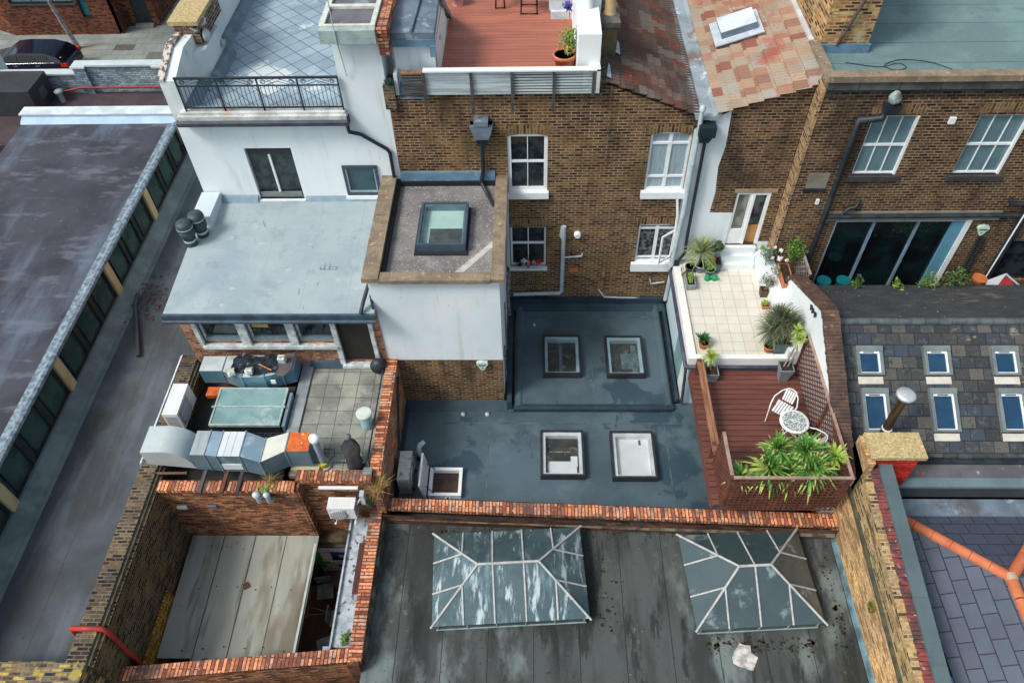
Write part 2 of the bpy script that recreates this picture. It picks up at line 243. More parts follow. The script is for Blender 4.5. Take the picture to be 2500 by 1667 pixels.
CARP = mat('car_paint', (.006, .008, .022), (.008, .010, .026), 2, .12, .6, bump=0)
CARG = glass('car_glass', (.008, .01, .012), .05)
TAIL = mat('tail_lamp', (.55, .01, .015), (.5, .02, .02), 3, .2)
TARP = mat('black_plastic_sheet', (.012, .018, .026), (.03, .04, .055), 4, .3, .5, bump=.3, bscale=12)
PLYW = mat('milky_plastic', (.62, .66, .6), (.55, .58, .5), 5, .4)
WOODFL = mat('dark_yard_boards', (.10, .05, .025), (.06, .035, .02), 2, .6, stretch=(4, .4, 1), spots=[((.3, .17, .05), 1.4, .62, .66, (3, .3, 1), .8)])
CARDB = mat('cardboard', (.5, .33, .1), (.42, .27, .09), 3, .9)
YELL = mat('yellow_paint', (.6, .5, .03), (.5, .4, .03), 5, .6)
CLOTH = mat('charcoal_cover_cloth', (.03, .027, .03), (.05, .045, .045), 6, .9, bump=.3, bscale=20)
MURW = brick('white_painted_yard_brick', (.75, .8, .8), (.7, .74, .74), (.78, .8, .8), (.6, .64, .64), h=.08)
MURG = mat('green_mural_paint', (.05, .4, .1), (.04, .34, .08), 6, .8); MURB = mat('navy_mural_paint', (.015, .07, .25), (.012, .06, .2), 6, .8)
SCUM = mat('lead_over_gutter', (.42, .46, .48), (.28, .31, .34), 4, .8, spots=[((.08, .07, .07), 7, .58, .68)])
ARCHB = brick('arch_brick', (.20, .115, .055), (.08, .045, .028), (.17, .10, .045), (.30, .22, .13), w=.5, h=.085)
WALLST = mat('street_wall_coping', (.5, .54, .55), (.44, .49, .5), 2, .85)
PLUM = mat('plum_felt', (.07, .048, .055), (.05, .036, .042), 1.2, .9)
# translucency added to the canopy sheets to brighten the yard below
t_ = SHEET.node_tree; p_ = t_.nodes['Principled BSDF']; tl_ = t_.nodes.new('ShaderNodeBsdfTranslucent'); tl_.inputs[0].default_value = (.8, .8, .72, 1); mx_ = t_.nodes.new('ShaderNodeMixShader'); mx_.inputs[0].default_value = .35
t_.links.new(p_.outputs[0], mx_.inputs[1]); t_.links.new(tl_.outputs[0], mx_.inputs[2]); t_.links.new(mx_.outputs[0], t_.nodes['Material Output'].inputs[0])
# ------------------------------------------------------------------ mesh builder
class B:
    def __init__(s): s.v = []; s.f = []; s.m = []; s.r = []; s.s = []; s.M = None; s.mi = 0; s.rot = 0; s.smooth = 0
    def face(s, pts, m=None, rot=None, smooth=None):
        i = len(s.v)
        for p in pts: s.v.append(tuple(s.M @ Vector(p)) if s.M else tuple(p))
        s.f.append(tuple(range(i, i + len(pts)))); s.m.append(s.mi if m is None else m); s.r.append(s.rot if rot is None else rot); s.s.append(s.smooth if smooth is None else smooth)
        return s
    def mesh(s, vs, fs, m=None, smooth=1):
        i = len(s.v)
        for p in vs: s.v.append(tuple(s.M @ Vector(p)) if s.M else tuple(p))
        for f in fs: s.f.append(tuple(i + k for k in f)); s.m.append(s.mi if m is None else m); s.r.append(s.rot); s.s.append(smooth)
        return s
    def box(s, x0, x1, y0, y1, z0, z1, m=None, rot=None, skip=''):
        a = [(x0, y0, z0), (x1, y0, z0), (x1, y1, z0), (x0, y1, z0), (x0, y0, z1), (x1, y0, z1), (x1, y1, z1), (x0, y1, z1)]
        for k, q in (('d', (3, 2, 1, 0)), ('u', (4, 5, 6, 7)), ('f', (0, 1, 5, 4)), ('r', (1, 2, 6, 5)), ('b', (2, 3, 7, 6)), ('l', (3, 0, 4, 7))):
            if k not in skip: s.face([a[i] for i in q], m, rot)
        return s
    def prism(s, poly, axis, a, b, m=None, rot=None):
        """polygon of (u, w) pairs extruded along axis from a to b; x: (y,z)  y: (x,z)  z: (x,y)"""
        def P(u, w_, t): return (t, u, w_) if axis == 'x' else (u, t, w_) if axis == 'y' else (u, w_, t)
        n = len(poly)
        s.face([P(*p, a) for p in poly], m, rot); s.face([P(*p, b) for p in reversed(poly)], m, rot)
        for i in range(n):
            p, q = poly[i], poly[(i + 1) % n]; s.face([P(*p, a), P(*p, b), P(*q, b), P(*q, a)], m, rot)
        return s
    def tube(s, pts, r, n=8, m=None, cap=True):
        pts = [Vector(p) for p in pts]; rs = r if isinstance(r, (list, tuple)) else [r] * len(pts); vs = []; up = None
        for i, p in enumerate(pts):
            d = (pts[min(i + 1, len(pts) - 1)] - pts[max(i - 1, 0)]).normalized()
            if up is None: up = Vector((0, 0, 1)) if abs(d.z) < .9 else Vector((1, 0, 0))
            a = d.cross(up).normalized(); b = a.cross(d).normalized(); up = b
            k = 1.0
            if 0 < i < len(pts) - 1:
                c = (pts[i] - pts[i - 1]).normalized().dot((pts[i + 1] - pts[i]).normalized()); k = 1 / max(.6, math.sqrt((1 + c) / 2))
            for j in range(n):
                t = 2 * math.pi * j / n; vs.append(p + (a * math.cos(t) + b * math.sin(t)) * rs[i] * k)
        fs = []
        for i in range(len(pts) - 1):
            for j in range(n): q = (j + 1) % n; fs.append((i * n + j, i * n + q, (i + 1) * n + q, (i + 1) * n + j))
        s.mesh(vs, fs, m)
        if cap:
            s.face(vs[:n][::-1], m, smooth=0) if not s.M else s.mesh(vs[:n][::-1], [tuple(range(n))], m, 0)
            s.mesh(vs[-n:], [tuple(range(n))], m, 0)
        return s
    def lathe(s, cx, cy, prof, n=16, m=None, smooth=1):
        vs = []; fs = []
        for r, z in prof:
            for j in range(n): t = 2 * math.pi * j / n; vs.append((cx + r * math.cos(t), cy + r * math.sin(t), z))
        for i in range(len(prof) - 1):
            for j in range(n): q = (j + 1) % n; fs.append((i * n + j, i * n + q, (i + 1) * n + q, (i + 1) * n + j))
        s.mesh(vs, fs, m, smooth)
        s.mesh(vs[-n:], [tuple(range(n))], m, 0)
        return s
    def wall(s, ax, pl, u0, u1, z0, z1, th, ops=(), m=None):
        """wall whose face stands at pl; ax '-y' faces the viewer, '+x'/'-x' face right/left; real openings with reveals"""
        def P(u, z, dpt):
            return (u, pl + dpt, z) if ax == '-y' else (pl - dpt, u, z) if ax == '+x' else (pl + dpt, u, z)
        us = sorted({u0, u1, *[o[0] for o in ops], *[o[1] for o in ops]}); zs = sorted({z0, z1, *[o[2] for o in ops], *[o[3] for o in ops]})
        for a, b in zip(us, us[1:]):
            for c, e in zip(zs, zs[1:]):
                mu, mz = (a + b) / 2, (c + e) / 2
                if any(o[0] < mu < o[1] and o[2] < mz < o[3] for o in ops): continue
                s.face([P(a, c, 0), P(b, c, 0), P(b, e, 0), P(a, e, 0)], m)
        for o in ops:
            t = .14
            s.face([P(o[0], o[2], 0), P(o[0], o[3], 0), P(o[0], o[3], t), P(o[0], o[2], t)], m); s.face([P(o[1], o[2], 0), P(o[1], o[3], 0), P(o[1], o[3], t), P(o[1], o[2], t)], m)
            s.face([P(o[0], o[3], 0), P(o[1], o[3], 0), P(o[1], o[3], t), P(o[0], o[3], t)], m); s.face([P(o[0], o[2], 0), P(o[1], o[2], 0), P(o[1], o[2], t), P(o[0], o[2], t)], m)
        for q in ([(u0, z1, 0), (u1, z1, 0), (u1, z1, th), (u0, z1, th)], [(u0, z0, 0), (u0, z1, 0), (u0, z1, th), (u0, z0, th)], [(u1, z0, 0), (u1, z1, 0), (u1, z1, th), (u1, z0, th)], [(u0, z0, th), (u1, z0, th), (u1, z1, th), (u0, z1, th)]):
            s.face([P(*k) for k in q], m)
        return s
    def build(s, name, mats, T=None, **kw):
        me = bpy.data.meshes.new(name); loc = Vector((0, 0, 0)); q = T
        while q is not None: loc += q.location; q = q.parent
        org = Vector((0, 0, 0))
        if T is None and s.v:
            n_ = len(s.v); org = Vector((sum(v[0] for v in s.v) / n_, sum(v[1] for v in s.v) / n_, min(v[2] for v in s.v)))
        off = loc + org
        me.from_pydata([(v[0] - off.x, v[1] - off.y, v[2] - off.z) for v in s.v], [], s.f)
        mats = mats if isinstance(mats, (list, tuple)) else [mats]
        for m in mats: me.materials.append(m)
        ul = me.uv_layers.new(name='UV'); ul2 = ul.data
        for p, mi, rt, sm in zip(me.polygons, s.m, s.r, s.s):
            p.material_index = min(mi, len(mats) - 1); p.use_smooth = bool(sm)
            n = p.normal; ax = 0 if abs(n.x) > max(abs(n.y), abs(n.z)) else 1 if abs(n.y) > abs(n.z) else 2
            if name == 'tiled_roof': ax = 2
            for li in p.loop_indices:
                v = s.v[me.loops[li].vertex_index]
                u = (v[1], v[2]) if ax == 0 else (v[0], v[2]) if ax == 1 else (v[0], v[1])
                ul2[li].uv = (u[1], u[0]) if rt else u
        if any(s.s):
            me.update()
        o = bpy.data.objects.new(name, me); col.objects.link(o); o.location = org
        if T is not None: o.parent = T; o.location = (0, 0, 0)
        for k, v in kw.items(): o[k] = v
        return o
def thing(name, label, cat, loc, group=None):
    o = bpy.data.objects.new(name, None); col.objects.link(o); o.location = loc; o.empty_display_size = .2
    o['label'] = label; o['category'] = cat
    if group: o['group'] = group
    return o
def single(b, name, mats, label, cat, group=None):
    o = b.build(name, mats, None, label=label, category=cat)
    if group: o['group'] = group
    return o
def struct(b, name, mats): return b.build(name, mats, None, kind='structure')
def copy_tree(o, loc, rz, label, parent=None):
    c = o.copy(); col.objects.link(c)
    if parent is None: c.location = loc; c.rotation_euler = (0, 0, rz); c['label'] = label
    else: c.parent = parent
    for ch in list(o.children): copy_tree(ch, None, 0, None, c)
    return c
def window(T, x0, x1, z0, z1, Y, nx=2, nz=2, fm=WPAINT, gm=G_DARK, fw=.06, dep=.06, name='window', sill=None, bar=.025, zs=None, glassz=0):
    f = B(); y0, y1 = Y + dep, Y + dep + .06
    f.box(x0, x0 + fw, y0, y1, z0, z1); f.box(x1 - fw, x1, y0, y1, z0, z1); f.box(x0 + fw, x1 - fw, y0, y1, z0, z0 + fw); f.box(x0 + fw, x1 - fw, y0, y1, z1 - fw, z1)
    for i in range(1, nx):
        x = x0 + (x1 - x0) * i / nx; f.box(x - bar / 2, x + bar / 2, y0 + .012, y1, z0 + fw, z1 - fw)
    for z in (zs if zs is not None else [z0 + (z1 - z0) * i / nz for i in range(1, nz)]):
        f.box(x0 + fw, x1 - fw, y0 + .006, y1, z - .03, z + .03)
    o = f.build(name, fm, T)
    B().box(x0 + fw * .5, x1 - fw * .5, y1 - .02, y1 - .01, z0 + fw * .5, z1 - fw * .5).build('glass', gm, o)
    if sill: B().box(x0 - sill[0], x1 + sill[0], Y - sill[1], Y + dep, z0 - sill[2], z0).build('sill', sill[3] if len(sill) > 3 else fm, o)
    return o
def arch(T, x0, x1, z0, Y, rise=.12, h=.24, name='brick_arch'):
    b = B(); b.rot = 1; n = 10; w_ = x1 - x0
    def zz(t): return z0 + rise * (1 - (2 * t - 1) ** 2)
    for i in range(n):
        a, c = i / n, (i + 1) / n
        e = .07
        xa, xc = x0 + w_ * a, x0 + w_ * c; Xa, Xc = x0 - e + (w_ + 2 * e) * a, x0 - e + (w_ + 2 * e) * c
        b.face([(xa, Y - .004, zz(a)), (xc, Y - .004, zz(c)), (Xc, Y - .004, zz(c) + h), (Xa, Y - .004, zz(a) + h)])
    return b.build(name, ARCHB, T)
def rooflight(T, x0, x1, y0, y1, z, h=.2, wh=WPAINT, inner=None, kerb=DARKM, t=.055, wt=.1, glassm=None):
    k = B()
    k.box(x0, x1, y0, y0 + t, z, z + h); k.box(x0, x1, y1 - t, y1, z, z + h); k.box(x0, x0 + t, y0 + t, y1 - t, z, z + h); k.box(x1 - t, x1, y0 + t, y1 - t, z, z + h)
    o = k.build('skylight', kerb, T)
    a0, a1, b0, b1 = x0 + t, x1 - t, y0 + t, y1 - t; f = B()
    f.box(a0, a1, b0, b0 + wt * .45, z + .01, z + h - .035); f.box(a0, a1, b1 - wt, b1, z + .01, z + h - .035); f.box(a0, a0 + wt * .8, b0 + wt * .45, b1 - wt, z + .01, z + h - .035); f.box(a1 - wt * .8, a1, b0 + wt * .45, b1 - wt, z + .01, z + h - .035)
    f.build('frame', wh, o)
    B().box(a0 + wt * .8, a1 - wt * .8, b0 + wt * .45, b1 - wt, z + .012, z + .02).build('reveal', inner or ROOM, o)
    B().box(a0 + .002, a1 - .002, b0 + .002, b1 - .002, z + h - .03, z + h - .022).build('glass', glassm or G_CLR, o)
    return o
ROOM = mat('dim_room', (.055, .045, .036), (.02, .018, .018), 3, .9, bump=0, spots=[((.16, .12, .08), 4, .64, .68)])
ROOMW = mat('white_room', (.75, .77, .78), (.7, .72, .74), 2, .9, bump=0)  # plain white seen through the rooflights
ROOMG = mat('pale_green_room', (.6, .85, .78), (.5, .75, .68), 1, .9, bump=0)
def smooth(pts, n=6):
    P_ = [Vector(p) for p in pts]; out = []
    for i in range(len(P_) - 1):
        a, b, c, e = P_[max(i - 1, 0)], P_[i], P_[i + 1], P_[min(i + 2, len(P_) - 1)]
        for k in range(n):
            t = k / n; out.append(.5 * ((2 * b) + (c - a) * t + (2 * a - 5 * b + 4 * c - e) * t * t + (3 * b - a - 3 * c + e) * t ** 3))
    return out + [P_[-1]]
def leafclump(b, c, r, n, size, seed=0, m=0, m2=None, flat=1.0):
    rnd = random.Random(seed)
    for i in range(n):
        while True:
            p = Vector((rnd.uniform(-1, 1), rnd.uniform(-1, 1), rnd.uniform(-1, 1)))
            if .2 < p.length < 1: break
        k = .75 + .35 * math.sin(p.x * 5 + seed) * math.sin(p.y * 4 + 1.3 * seed)
        q = Vector((c[0] + p.x * r[0] * k, c[1] + p.y * r[1] * k, c[2] + p.z * r[2] * k))
        a = Vector((rnd.uniform(-1, 1), rnd.uniform(-1, 1), rnd.uniform(-.6, .8))).normalized(); e = a.cross(Vector((rnd.uniform(-1, 1), rnd.uniform(-1, 1), 1))).normalized()
        s_ = size * rnd.uniform(.6, 1.3)
        b.face([q - a * s_, q + e * s_ * .4, q + a * s_, q - e * s_ * .4], m if (m2 is None or rnd.random() < .7) else m2)
def rosette(b, c, L, n, seed=0, wd=.03, m=0, m2=1, droop=.5, up=(.0, 1.2)):
    rnd = random.Random(seed); c = Vector(c) + Vector((rnd.uniform(-.03, .03), rnd.uniform(-.03, .03), 0))
    for i in range(n):
        t = rnd.uniform(0, 2 * math.pi); el = rnd.uniform(*up); l = L * rnd.uniform(.65, 1.1)
        d_ = Vector((math.cos(t) * math.cos(el), math.sin(t) * math.cos(el), math.sin(el))); sd = Vector((-math.sin(t), math.cos(t), 0)) * wd
        tw = Vector((rnd.gauss(0, .06), rnd.gauss(0, .06), 0)) * l; sd *= rnd.uniform(.75, 1.2)
        p1 = c + d_ * l * .4 + tw * .2; p3 = c + d_ * l * .75 + tw * .7 + Vector((0, 0, -droop * l * .13)); p2 = c + d_ * l + tw * 1.2 + Vector((0, 0, -droop * l * rnd.uniform(.25, .6)))
        mm = m2 if rnd.random() < .18 else m
        b.face([c - sd * .6, c + sd * .6, p1 + sd, p1 - sd], mm); b.face([p1 - sd, p1 + sd, p3 + sd * .7, p3 - sd * .7], mm); b.face([p3 - sd * .7, p3 + sd * .7, p2], m2 if rnd.random() < .35 else mm)
# ================================================================== SETTING
G = -4.2
struct(B().box(-90, 60, -30, 110, G - .5, G), 'ground', mat('dirt_ground', (.07, .068, .06), (.05, .05, .045), .6, .95))
struct(B().box(-60, -19.6, 37.9, 60, G, G + .12), 'pavement', STREETP)
struct(B().box(-60, -9, 27.2, 37.9, G + .004, G + .012), 'road', ROAD)
b = B(); b.tube([(-19.9, 37.4, G + .1), (-19.7, 38.0, G + .1), (-19.1, 38.6, G + .1)], .09, 6); b.build('kerb', mat('granite_kerb', (.3, .3, .3), None, 3, .9), None, kind='structure')
for nm, x0, x1, y0, y1, lb in (('manhole_cover', -23.0, -21.9, 38.9, 39.5, 'dark iron cover set in the pavement near the parked car'), ('drain_cover', -20.9, -19.5, 37.0 + .95, 38.7, 'larger grey service cover in the pavement nearest the white house')):
    single(B().box(x0, x1, y0, y1, G + .12, G + .128), nm, mat(nm, (.13, .11, .1) if nm[0] == 'm' else (.17, .165, .14), None, 6, .9, tile=(.2, .2, .01, (.1, .1, .09), 0, 0, .1)), lb, 'cover')

# ================================================================== BRICK BUILDING ACROSS THE STREET
T = thing('street_building', 'dark red brick building across the street with dark framed windows and a black door', 'building', (-26, 40.6, G))
b = B(); Y = 40.7
b.wall('-y', Y, -29.2, -23.2, G + .1, 3, .4, ops=[(-28.6, -24.6 - .45, -2.3, 1.5), (-24.85, -24.35, -3.05, 2)])
b.wall('-y', 41.6, -23.2, -21.2, G + .1, 3, .4, ops=[(-22.45, -21.55, -3.9, 0)])
b.box(-23.2, -23.0, Y, 41.6, G + .1, 3, skip='f'); b.box(-21.4, -21.2, 42.0, 60, G + .1, 3)
b.prism([(-29.2, Y), (-31, 41.6), (-33, 44), (-33, 45), (-29.2, 45)], 'z', G + .1, 3)
b.build('wall', BROWNR, T)
window(T, -28.6, -25.05, -2.3, 1.5, Y, 3, 1, DARKM, G_BLUE, .09, sill=(.1, .06, .08, mat('dark_sill', (.06, .06, .07), None, 3, .8)))
window(T, -24.85, -24.35, -3.05, 2, Y, 1, 1, DARKM, glass('teal_tall_pane', (.02, .12, .14), .1), .06, sill=(.03, .04, .06, DARKM))
dd = B(); dd.box(-22.45, -21.55, 41.68, 41.74, -3.9, 0); dd.build('door', BLACKP, T)
B().box(-22.5, -21.5, 41.3, 41.6, G + .12, -3.9).build('door_step', STREETP, T)

# ================================================================== LEFT FLAT-ROOFED BUILDING AND ALLEY
T = thing('workshop_building', 'long dark flat roofed building on the left with a strip of side windows', 'building', (-15, 15, G))
LX = -12.02
b = B(); b.box(-17.3, LX - .02, -4, 22.35, 2.3, 2.4); b.build('roof', LROOF, T)
b = B(); b.wall('-y', -4, -17.3, LX, G, 2.3, .3); b.wall('-x', -17.3, -4, 22.35, G, 2.3, .3)
b.box(LX - .3, LX - .05, -4, 27, G, 1.2); b.build('wall', SOOTB, T)
bb = B(); yy = -3.5; cols_ = [1.6, 5.0, 8.45, 11.93, 15.4, 18.7, 22.2]
win = B(); fr = B(); st = B()
for i, y0 in enumerate(cols_[:-1]):
    y1 = cols_[i + 1]; c = B(); 
    B().box(LX - .18, LX + .02, y0 - .14, y0 + .14, 1.16, 2.28).build('cream_pier', CREAMC, T)
    a0, a1 = y0 + .14, y1 - .14; n = 3
    for k in range(n):
        p0, p1 = a0 + (a1 - a0) * k / n, a0 + (a1 - a0) * (k + 1) / n
        f = B(); f.box(LX - .15, LX - .05, p0, p0 + .07, 1.2, 2.28); f.box(LX - .15, LX - .05, p1 - .07, p1, 1.2, 2.28); f.box(LX - .15, LX - .06, p0 + .07, p1 - .07, 1.2, 1.25)
        f.box(LX - .14, LX - .07, p0 + .2, p0 + .24, 1.25, 2.28)
        w_ = f.build('window', DARKM, T); B().box(LX - .12, LX - .11, p0 + .07, p1 - .07, 1.25, 2.28).build('glass', G_GREEN, w_)
b = B(); b.prism([(LX - .3, 1.2), (LX + .02, 1.2), (LX + .12, 1.14), (LX + .34, .99), (LX + .5, .99), (LX + .5, .9), (LX - .3, .9)], 'y', -4, 27); b.build('upstand', mat('grey_upstand', (.15, .19, .19), (.1, .13, .135), 1.5, .7), T)
b = B(); b.prism([(LX - .25, 2.28), (LX + .02, 2.28), (LX + .05, 2.34), (LX + .05, 2.42), (LX - .02, 2.45), (LX - .12, 2.41), (LX - .25, 2.41)], 'y', -4, 22.35); b.build('gutter_edge', mat('lead_verge', (.3, .37, .42), (.13, .16, .2), 7, .45, .5, .3), T)
b = B(); b.box(-17.35, -12.2, 22.35, 22.75, 2.3, 2.6, m=0); b.prism([(22.1, 2.4), (22.35, 2.4), (22.35, 2.52), (22.2, 2.47)], 'x', -17.35, -12.0); b.build('parapet', mat('pale_blue_parapet', (.42, .53, .62), (.34, .45, .56), 1.3, .7), T)
b = B(); b.box(-17.4, -12.0, 22.33, 22.8, 2.6, 2.64); b.build('coping', mat('parapet_coping', (.62, .66, .7), None, 2, .7), T)
struct(B().box(LX + .3, -8.6, -4, 30, G, .98), 'alley_roof', ALLEY)
struct(B().box(-24, -12.3, 22.93, 26.6, .6, 1.0), 'sunken_court', PLUM)
b = B(); b.tube([(-11.55, 15.4, 1.12), (-11.52, 15.0, 1.08), (-10.78, 13.1, 1.05)], .055, 10)
single(b, 'fallen_drainpipe', mat('dark_pipe', (.05, .045, .05), None, 3, .5), 'dark drainpipe lying loose across the grey alley roof', 'pipe')
b = B(); rnd = random.Random(4)
for i in range(130):
    x, y = -11.2 + rnd.gauss(0, .3), 15.3 + rnd.gauss(0, .45); s_ = rnd.uniform(.02, .05); z = 1.0 + rnd.uniform(0, .02)
    b.face([(x - s_, y, z), (x, y - s_, z), (x + s_, y, z + .01), (x, y + s_, z)])
b.build('dead_leaves', mat('dead_leaf', (.11, .05, .045), (.07, .04, .035), 9, .9), None, kind='stuff', label='dead leaves gathered by the fallen drainpipe')
# street side wall and cabinet
T = thing('street_wall', 'grey blue rendered boundary wall with pale coping along the street', 'wall', (-16.5, 26.5, 1))
b = B(); b.box(-22, -17.35, 26.4, 26.65, 1.0, 1.75); b.box(-17.35, -12.6, 26.4, 26.65, 1.0, 2.08); b.box(-17.4, -16.95, 26.28, 26.4, 1.0, 2.06); b.box(-14.3, -13.9, 26.28, 26.4, 1.0, 2.06); b.build('wall', GRAYB, T)
b = B(); b.box(-22, -17.42, 26.33, 26.7, 1.75, 1.81); b.box(-17.42, -12.6, 26.33, 26.7, 2.08, 2.15); b.box(-17.45, -16.9, 26.22, 26.33, 2.06, 2.13); b.box(-14.35, -13.85, 26.22, 26.33, 2.06, 2.13); b.build('coping', WALLST, T)
b = B(); b.tube([(-18.3, 26.0, 1.2), (-17.4, 26.2, 1.3), (-12.6, 26.22, 1.3)], .04, 8); single(b, 'red_conduit', mat('red_conduit_paint', (.35, .03, .03), None, 4, .5), 'thin red pipe running along the foot of the grey street wall', 'pipe')
T = thing('plant_cabinet', 'black box cabinet with a vent grille beside the street wall', 'cabinet', (-20, 25, 1))
B().box(-22.5, -18.45, 24.75, 26.2, 1.0, 2.02).build('body', mat('black_cabinet', (.028, .028, .034), (.04, .04, .045), 1, .7), T)
B().box(-18.45, -18.43, 25.3, 25.75, 1.35, 1.75).build('grille', mat('grille_grey', (.2, .2, .2), None, 3, .8, tile=(.04, .04, .01, (.05, .05, .05), 0, 0)), T)
b = B(); b.lathe(-18.0, 25.75, [(.1, 1.0), (.1, 1.35), (.17, 1.4), (.17, 1.46), (.05, 1.5)]); single(b, 'vent_cowl', mat('cowl_grey', (.35, .42, .42), None, 3, .6), 'small round vent cowl standing in the sunken court', 'vent')
b = B(); b.box(-22.6, -20.75, 26.5, 27.5, 1, 2.9); single(b, 'gate_pier', WHITED, 'pale rendered pier at the far left edge of the street wall', 'pier')

# ================================================================== WHITE HOUSE (upper left)
YW = 15.92
T = thing('white_house', 'white rendered house with a railed roof terrace of diagonal tiles', 'house', (-6, 16, G))
b = B(); b.wall('-y', YW, -8.66, -4.47, G, 6.55, .35, ops=[(-7.22, -6.04, 4.17, 5.75), (-4.84, -3.99, 4.32, 5.2)][:1])
b.wall('-y', YW, -4.47, -3.405, G, 8.75, .35, ops=[])
b.box(-8.66, -8.4, YW + .35, 27, G, 6.6); b.box(-4.47, -3.405, YW + .35, 17.3, 6.2, 8.75, skip='f'); b.build('wall', WHITE, T)
# left boundary wall of the terrace
b = B(); b.prism([(YW, 6.55), (YW, 7.6), (16.9, 7.9), (17.6, 7.85), (27, 7.75), (27, 6.55)], 'x', -8.66, -8.28); b.prism([(-8.28, 17.2), (-8.02, 17.45), (-8.02, 18.6), (-8.28, 18.8)], 'z', 6.7, 7.55); b.build('terrace_side_wall', WHITED, T)
b = B(); b.box(-8.69, -8.5, 16.0, 17.55, 7.80, 7.86) if 0 else b.prism([(YW - .02, 7.6), (YW - .02, 7.66), (16.9, 7.97), (17.6, 7.92), (17.6, 7.85), (16.9, 7.9)], 'x', -8.68, -8.52); b.build('mossy_wall_top', mat('flaking_wall_top', (.55, .48, .44), (.12, .09, .08), 8, .95, lo=.5, hi=.56), T)
b = B(); b.box(-8.68, -8.1, 17.6, 19.3, 7.6, 8.12); st_ = b.build('chimney', brick('old_chimney_brick', (.2, .09, .05), (.08, .04, .03), (.16, .08, .05), (.34, .3, .25), spots=[((.7, .7, .68), 4, .64, .68)]), T)
B().box(-8.75, -8.02, 17.5, 19.4, 8.12, 8.22).build('chimney_slab', LICHEN, st_)
for (x, y, z) in ((-8.04, 17.75, 7.75), (-8.0, 18.5, 7.15)):
    b = B(); b.M = Matrix.Translation((x, y, z)) @ Matrix.Rotation(R_(90), 4, 'Y'); b.lathe(0, 0, [(.15, 0), (.15, .06), (.1, .1), (.0, .11)] if z > 7.4 else [(.09, 0), (.09, .06), (.02, .08)]); b.build('wall_lamp', mat('lamp_grey', (.5, .52, .5), None, 3, .4), T)
b = B(); b.box(-8.28, -4.47, YW - .0, 27, 6.62, 6.75); b.build('terrace_floor', DIAG, T)
b = B(); b.prism([(-8.28, 6.75), (-8.28, 6.95), (-8.2, 6.95), (-8.05, 6.75)], 'y', 16.0, 17.2); b.prism([(-8.02, 6.75), (-8.02, 6.98), (-7.9, 6.98), (-7.78, 6.75)], 'y', 17.3, 18.7); b.prism([(-8.28, 6.75), (-8.28, 6.95), (-8.2, 6.95), (-8.02, 6.75)], 'y', 18.7, 27); b.build('flashing', mat('blue_grey_flashing', (.17, .23, .29), (.13, .17, .2), 2, .7), T)
b = B(); b.box(-8.45, -4.42, 15.68, YW, 6.7, 6.8); b.box(-8.4, -4.45, 15.76, 16.05, 6.8, 6.86); b.build('stone_ledge', mat('flaking_ledge', (.62, .64, .62), (.42, .42, .4), 2.2, .9, spots=[((.55, .42, .32), 1.5, .68, .76), ((.25, .24, .22), 4, .62, .74)]), T)
b = B(); b.prism([(15.66, 6.7), (15.62, 6.66), (15.61, 6.6), (15.66, 6.54), (15.74, 6.54), (15.78, 6.5), (YW, 6.5), (YW, 6.7)], 'x', -8.5, -4.4); b.build('gutter', mat('navy_gutter', (.028, .032, .05), (.05, .06, .08), 3, .5), T)
b = B(); b.tube([(-4.45, 15.75, 6.5), (-4.45, 15.78, 6.3), (-4.2, 15.85, 6.18), (-3.62, 15.85, 5.75), (-3.56, 15.85, 5.62), (-3.56, 15.85, 4.75)], .045, 10); b.build('downpipe', mat('navy_pipe', (.02, .025, .045), None, 3, .4), T)
# railing
r = thing('terrace_railing', 'black wrought iron railing with scrolls along the white house roof terrace', 'railing', (-6.35, 15.85, 6.86))
rb = B(); rb.box(-8.26, -4.47, 15.83, 15.87, 6.93, 6.96); rb.box(-8.26, -4.47, 15.82, 15.88, 7.69, 7.73); rb.box(-8.26, -4.47, 15.835, 15.865, 7.5, 7.525); rb.build('rail', BLACKP, r)
for i in range(5):
    x = -8.24 + i * .94; p = B(); p.box(x - .015, x + .015, 15.83, 15.87, 6.86, 7.7); p.build('post', BLACKP, r)
for i in range(40):
    x = -8.24 + (i + .5) * .0942
    B().box(x - .0055, x + .0055, 15.844, 15.856, 6.94, 7.51).build('bar', BLACKP, r)
for i in range(4):
    s_ = B(); x0 = -8.24 + i * .94
    for k in (0, 1):
        cx = x0 + (.14 if k == 0 else .8); sg = 1 if k == 0 else -1
        s_.tube([(cx + sg * .07 * math.cos(t) * (1 - t / 16), 15.85, 7.6 + .065 * math.sin(t) * (1 - t / 16)) for t in [q * .55 for q in range(20)]], .008, 5)
        s_.tube([(cx + sg * .07, 15.85, 7.6), (x0 + .47 - sg * .05, 15.85, 7.68)], .007, 5); s_.tube([(cx + sg * .05, 15.85, 7.53), (x0 + .47, 15.85, 7.62)], .007, 5)
    s_.build('scroll', BLACKP, r)
# windows of the white house
o = window(T, -7.22, -6.04, 4.17, 5.75, YW, 1, 1, mat('grey_metal_frame', (.3, .34, .36), (.2, .23, .25), 4, .5), G_DARK, .028, sill=(.03, .08, .07, WPAINT))
B().box(-6.68, -6.63, YW + .04, YW + .1, 4.22, 5.62).build('mullion', WPAINT, o)
B().box(-7.17, -6.09, YW + .035, YW + .07, 5.55, 5.7).build('vent_strip', DARKM, o)
B().box(-7.17, -6.09, YW + .035, YW + .07, 4.22, 4.36).build('lower_strip', mat('strip_grey', (.2, .23, .23), None, 4, .7), o)
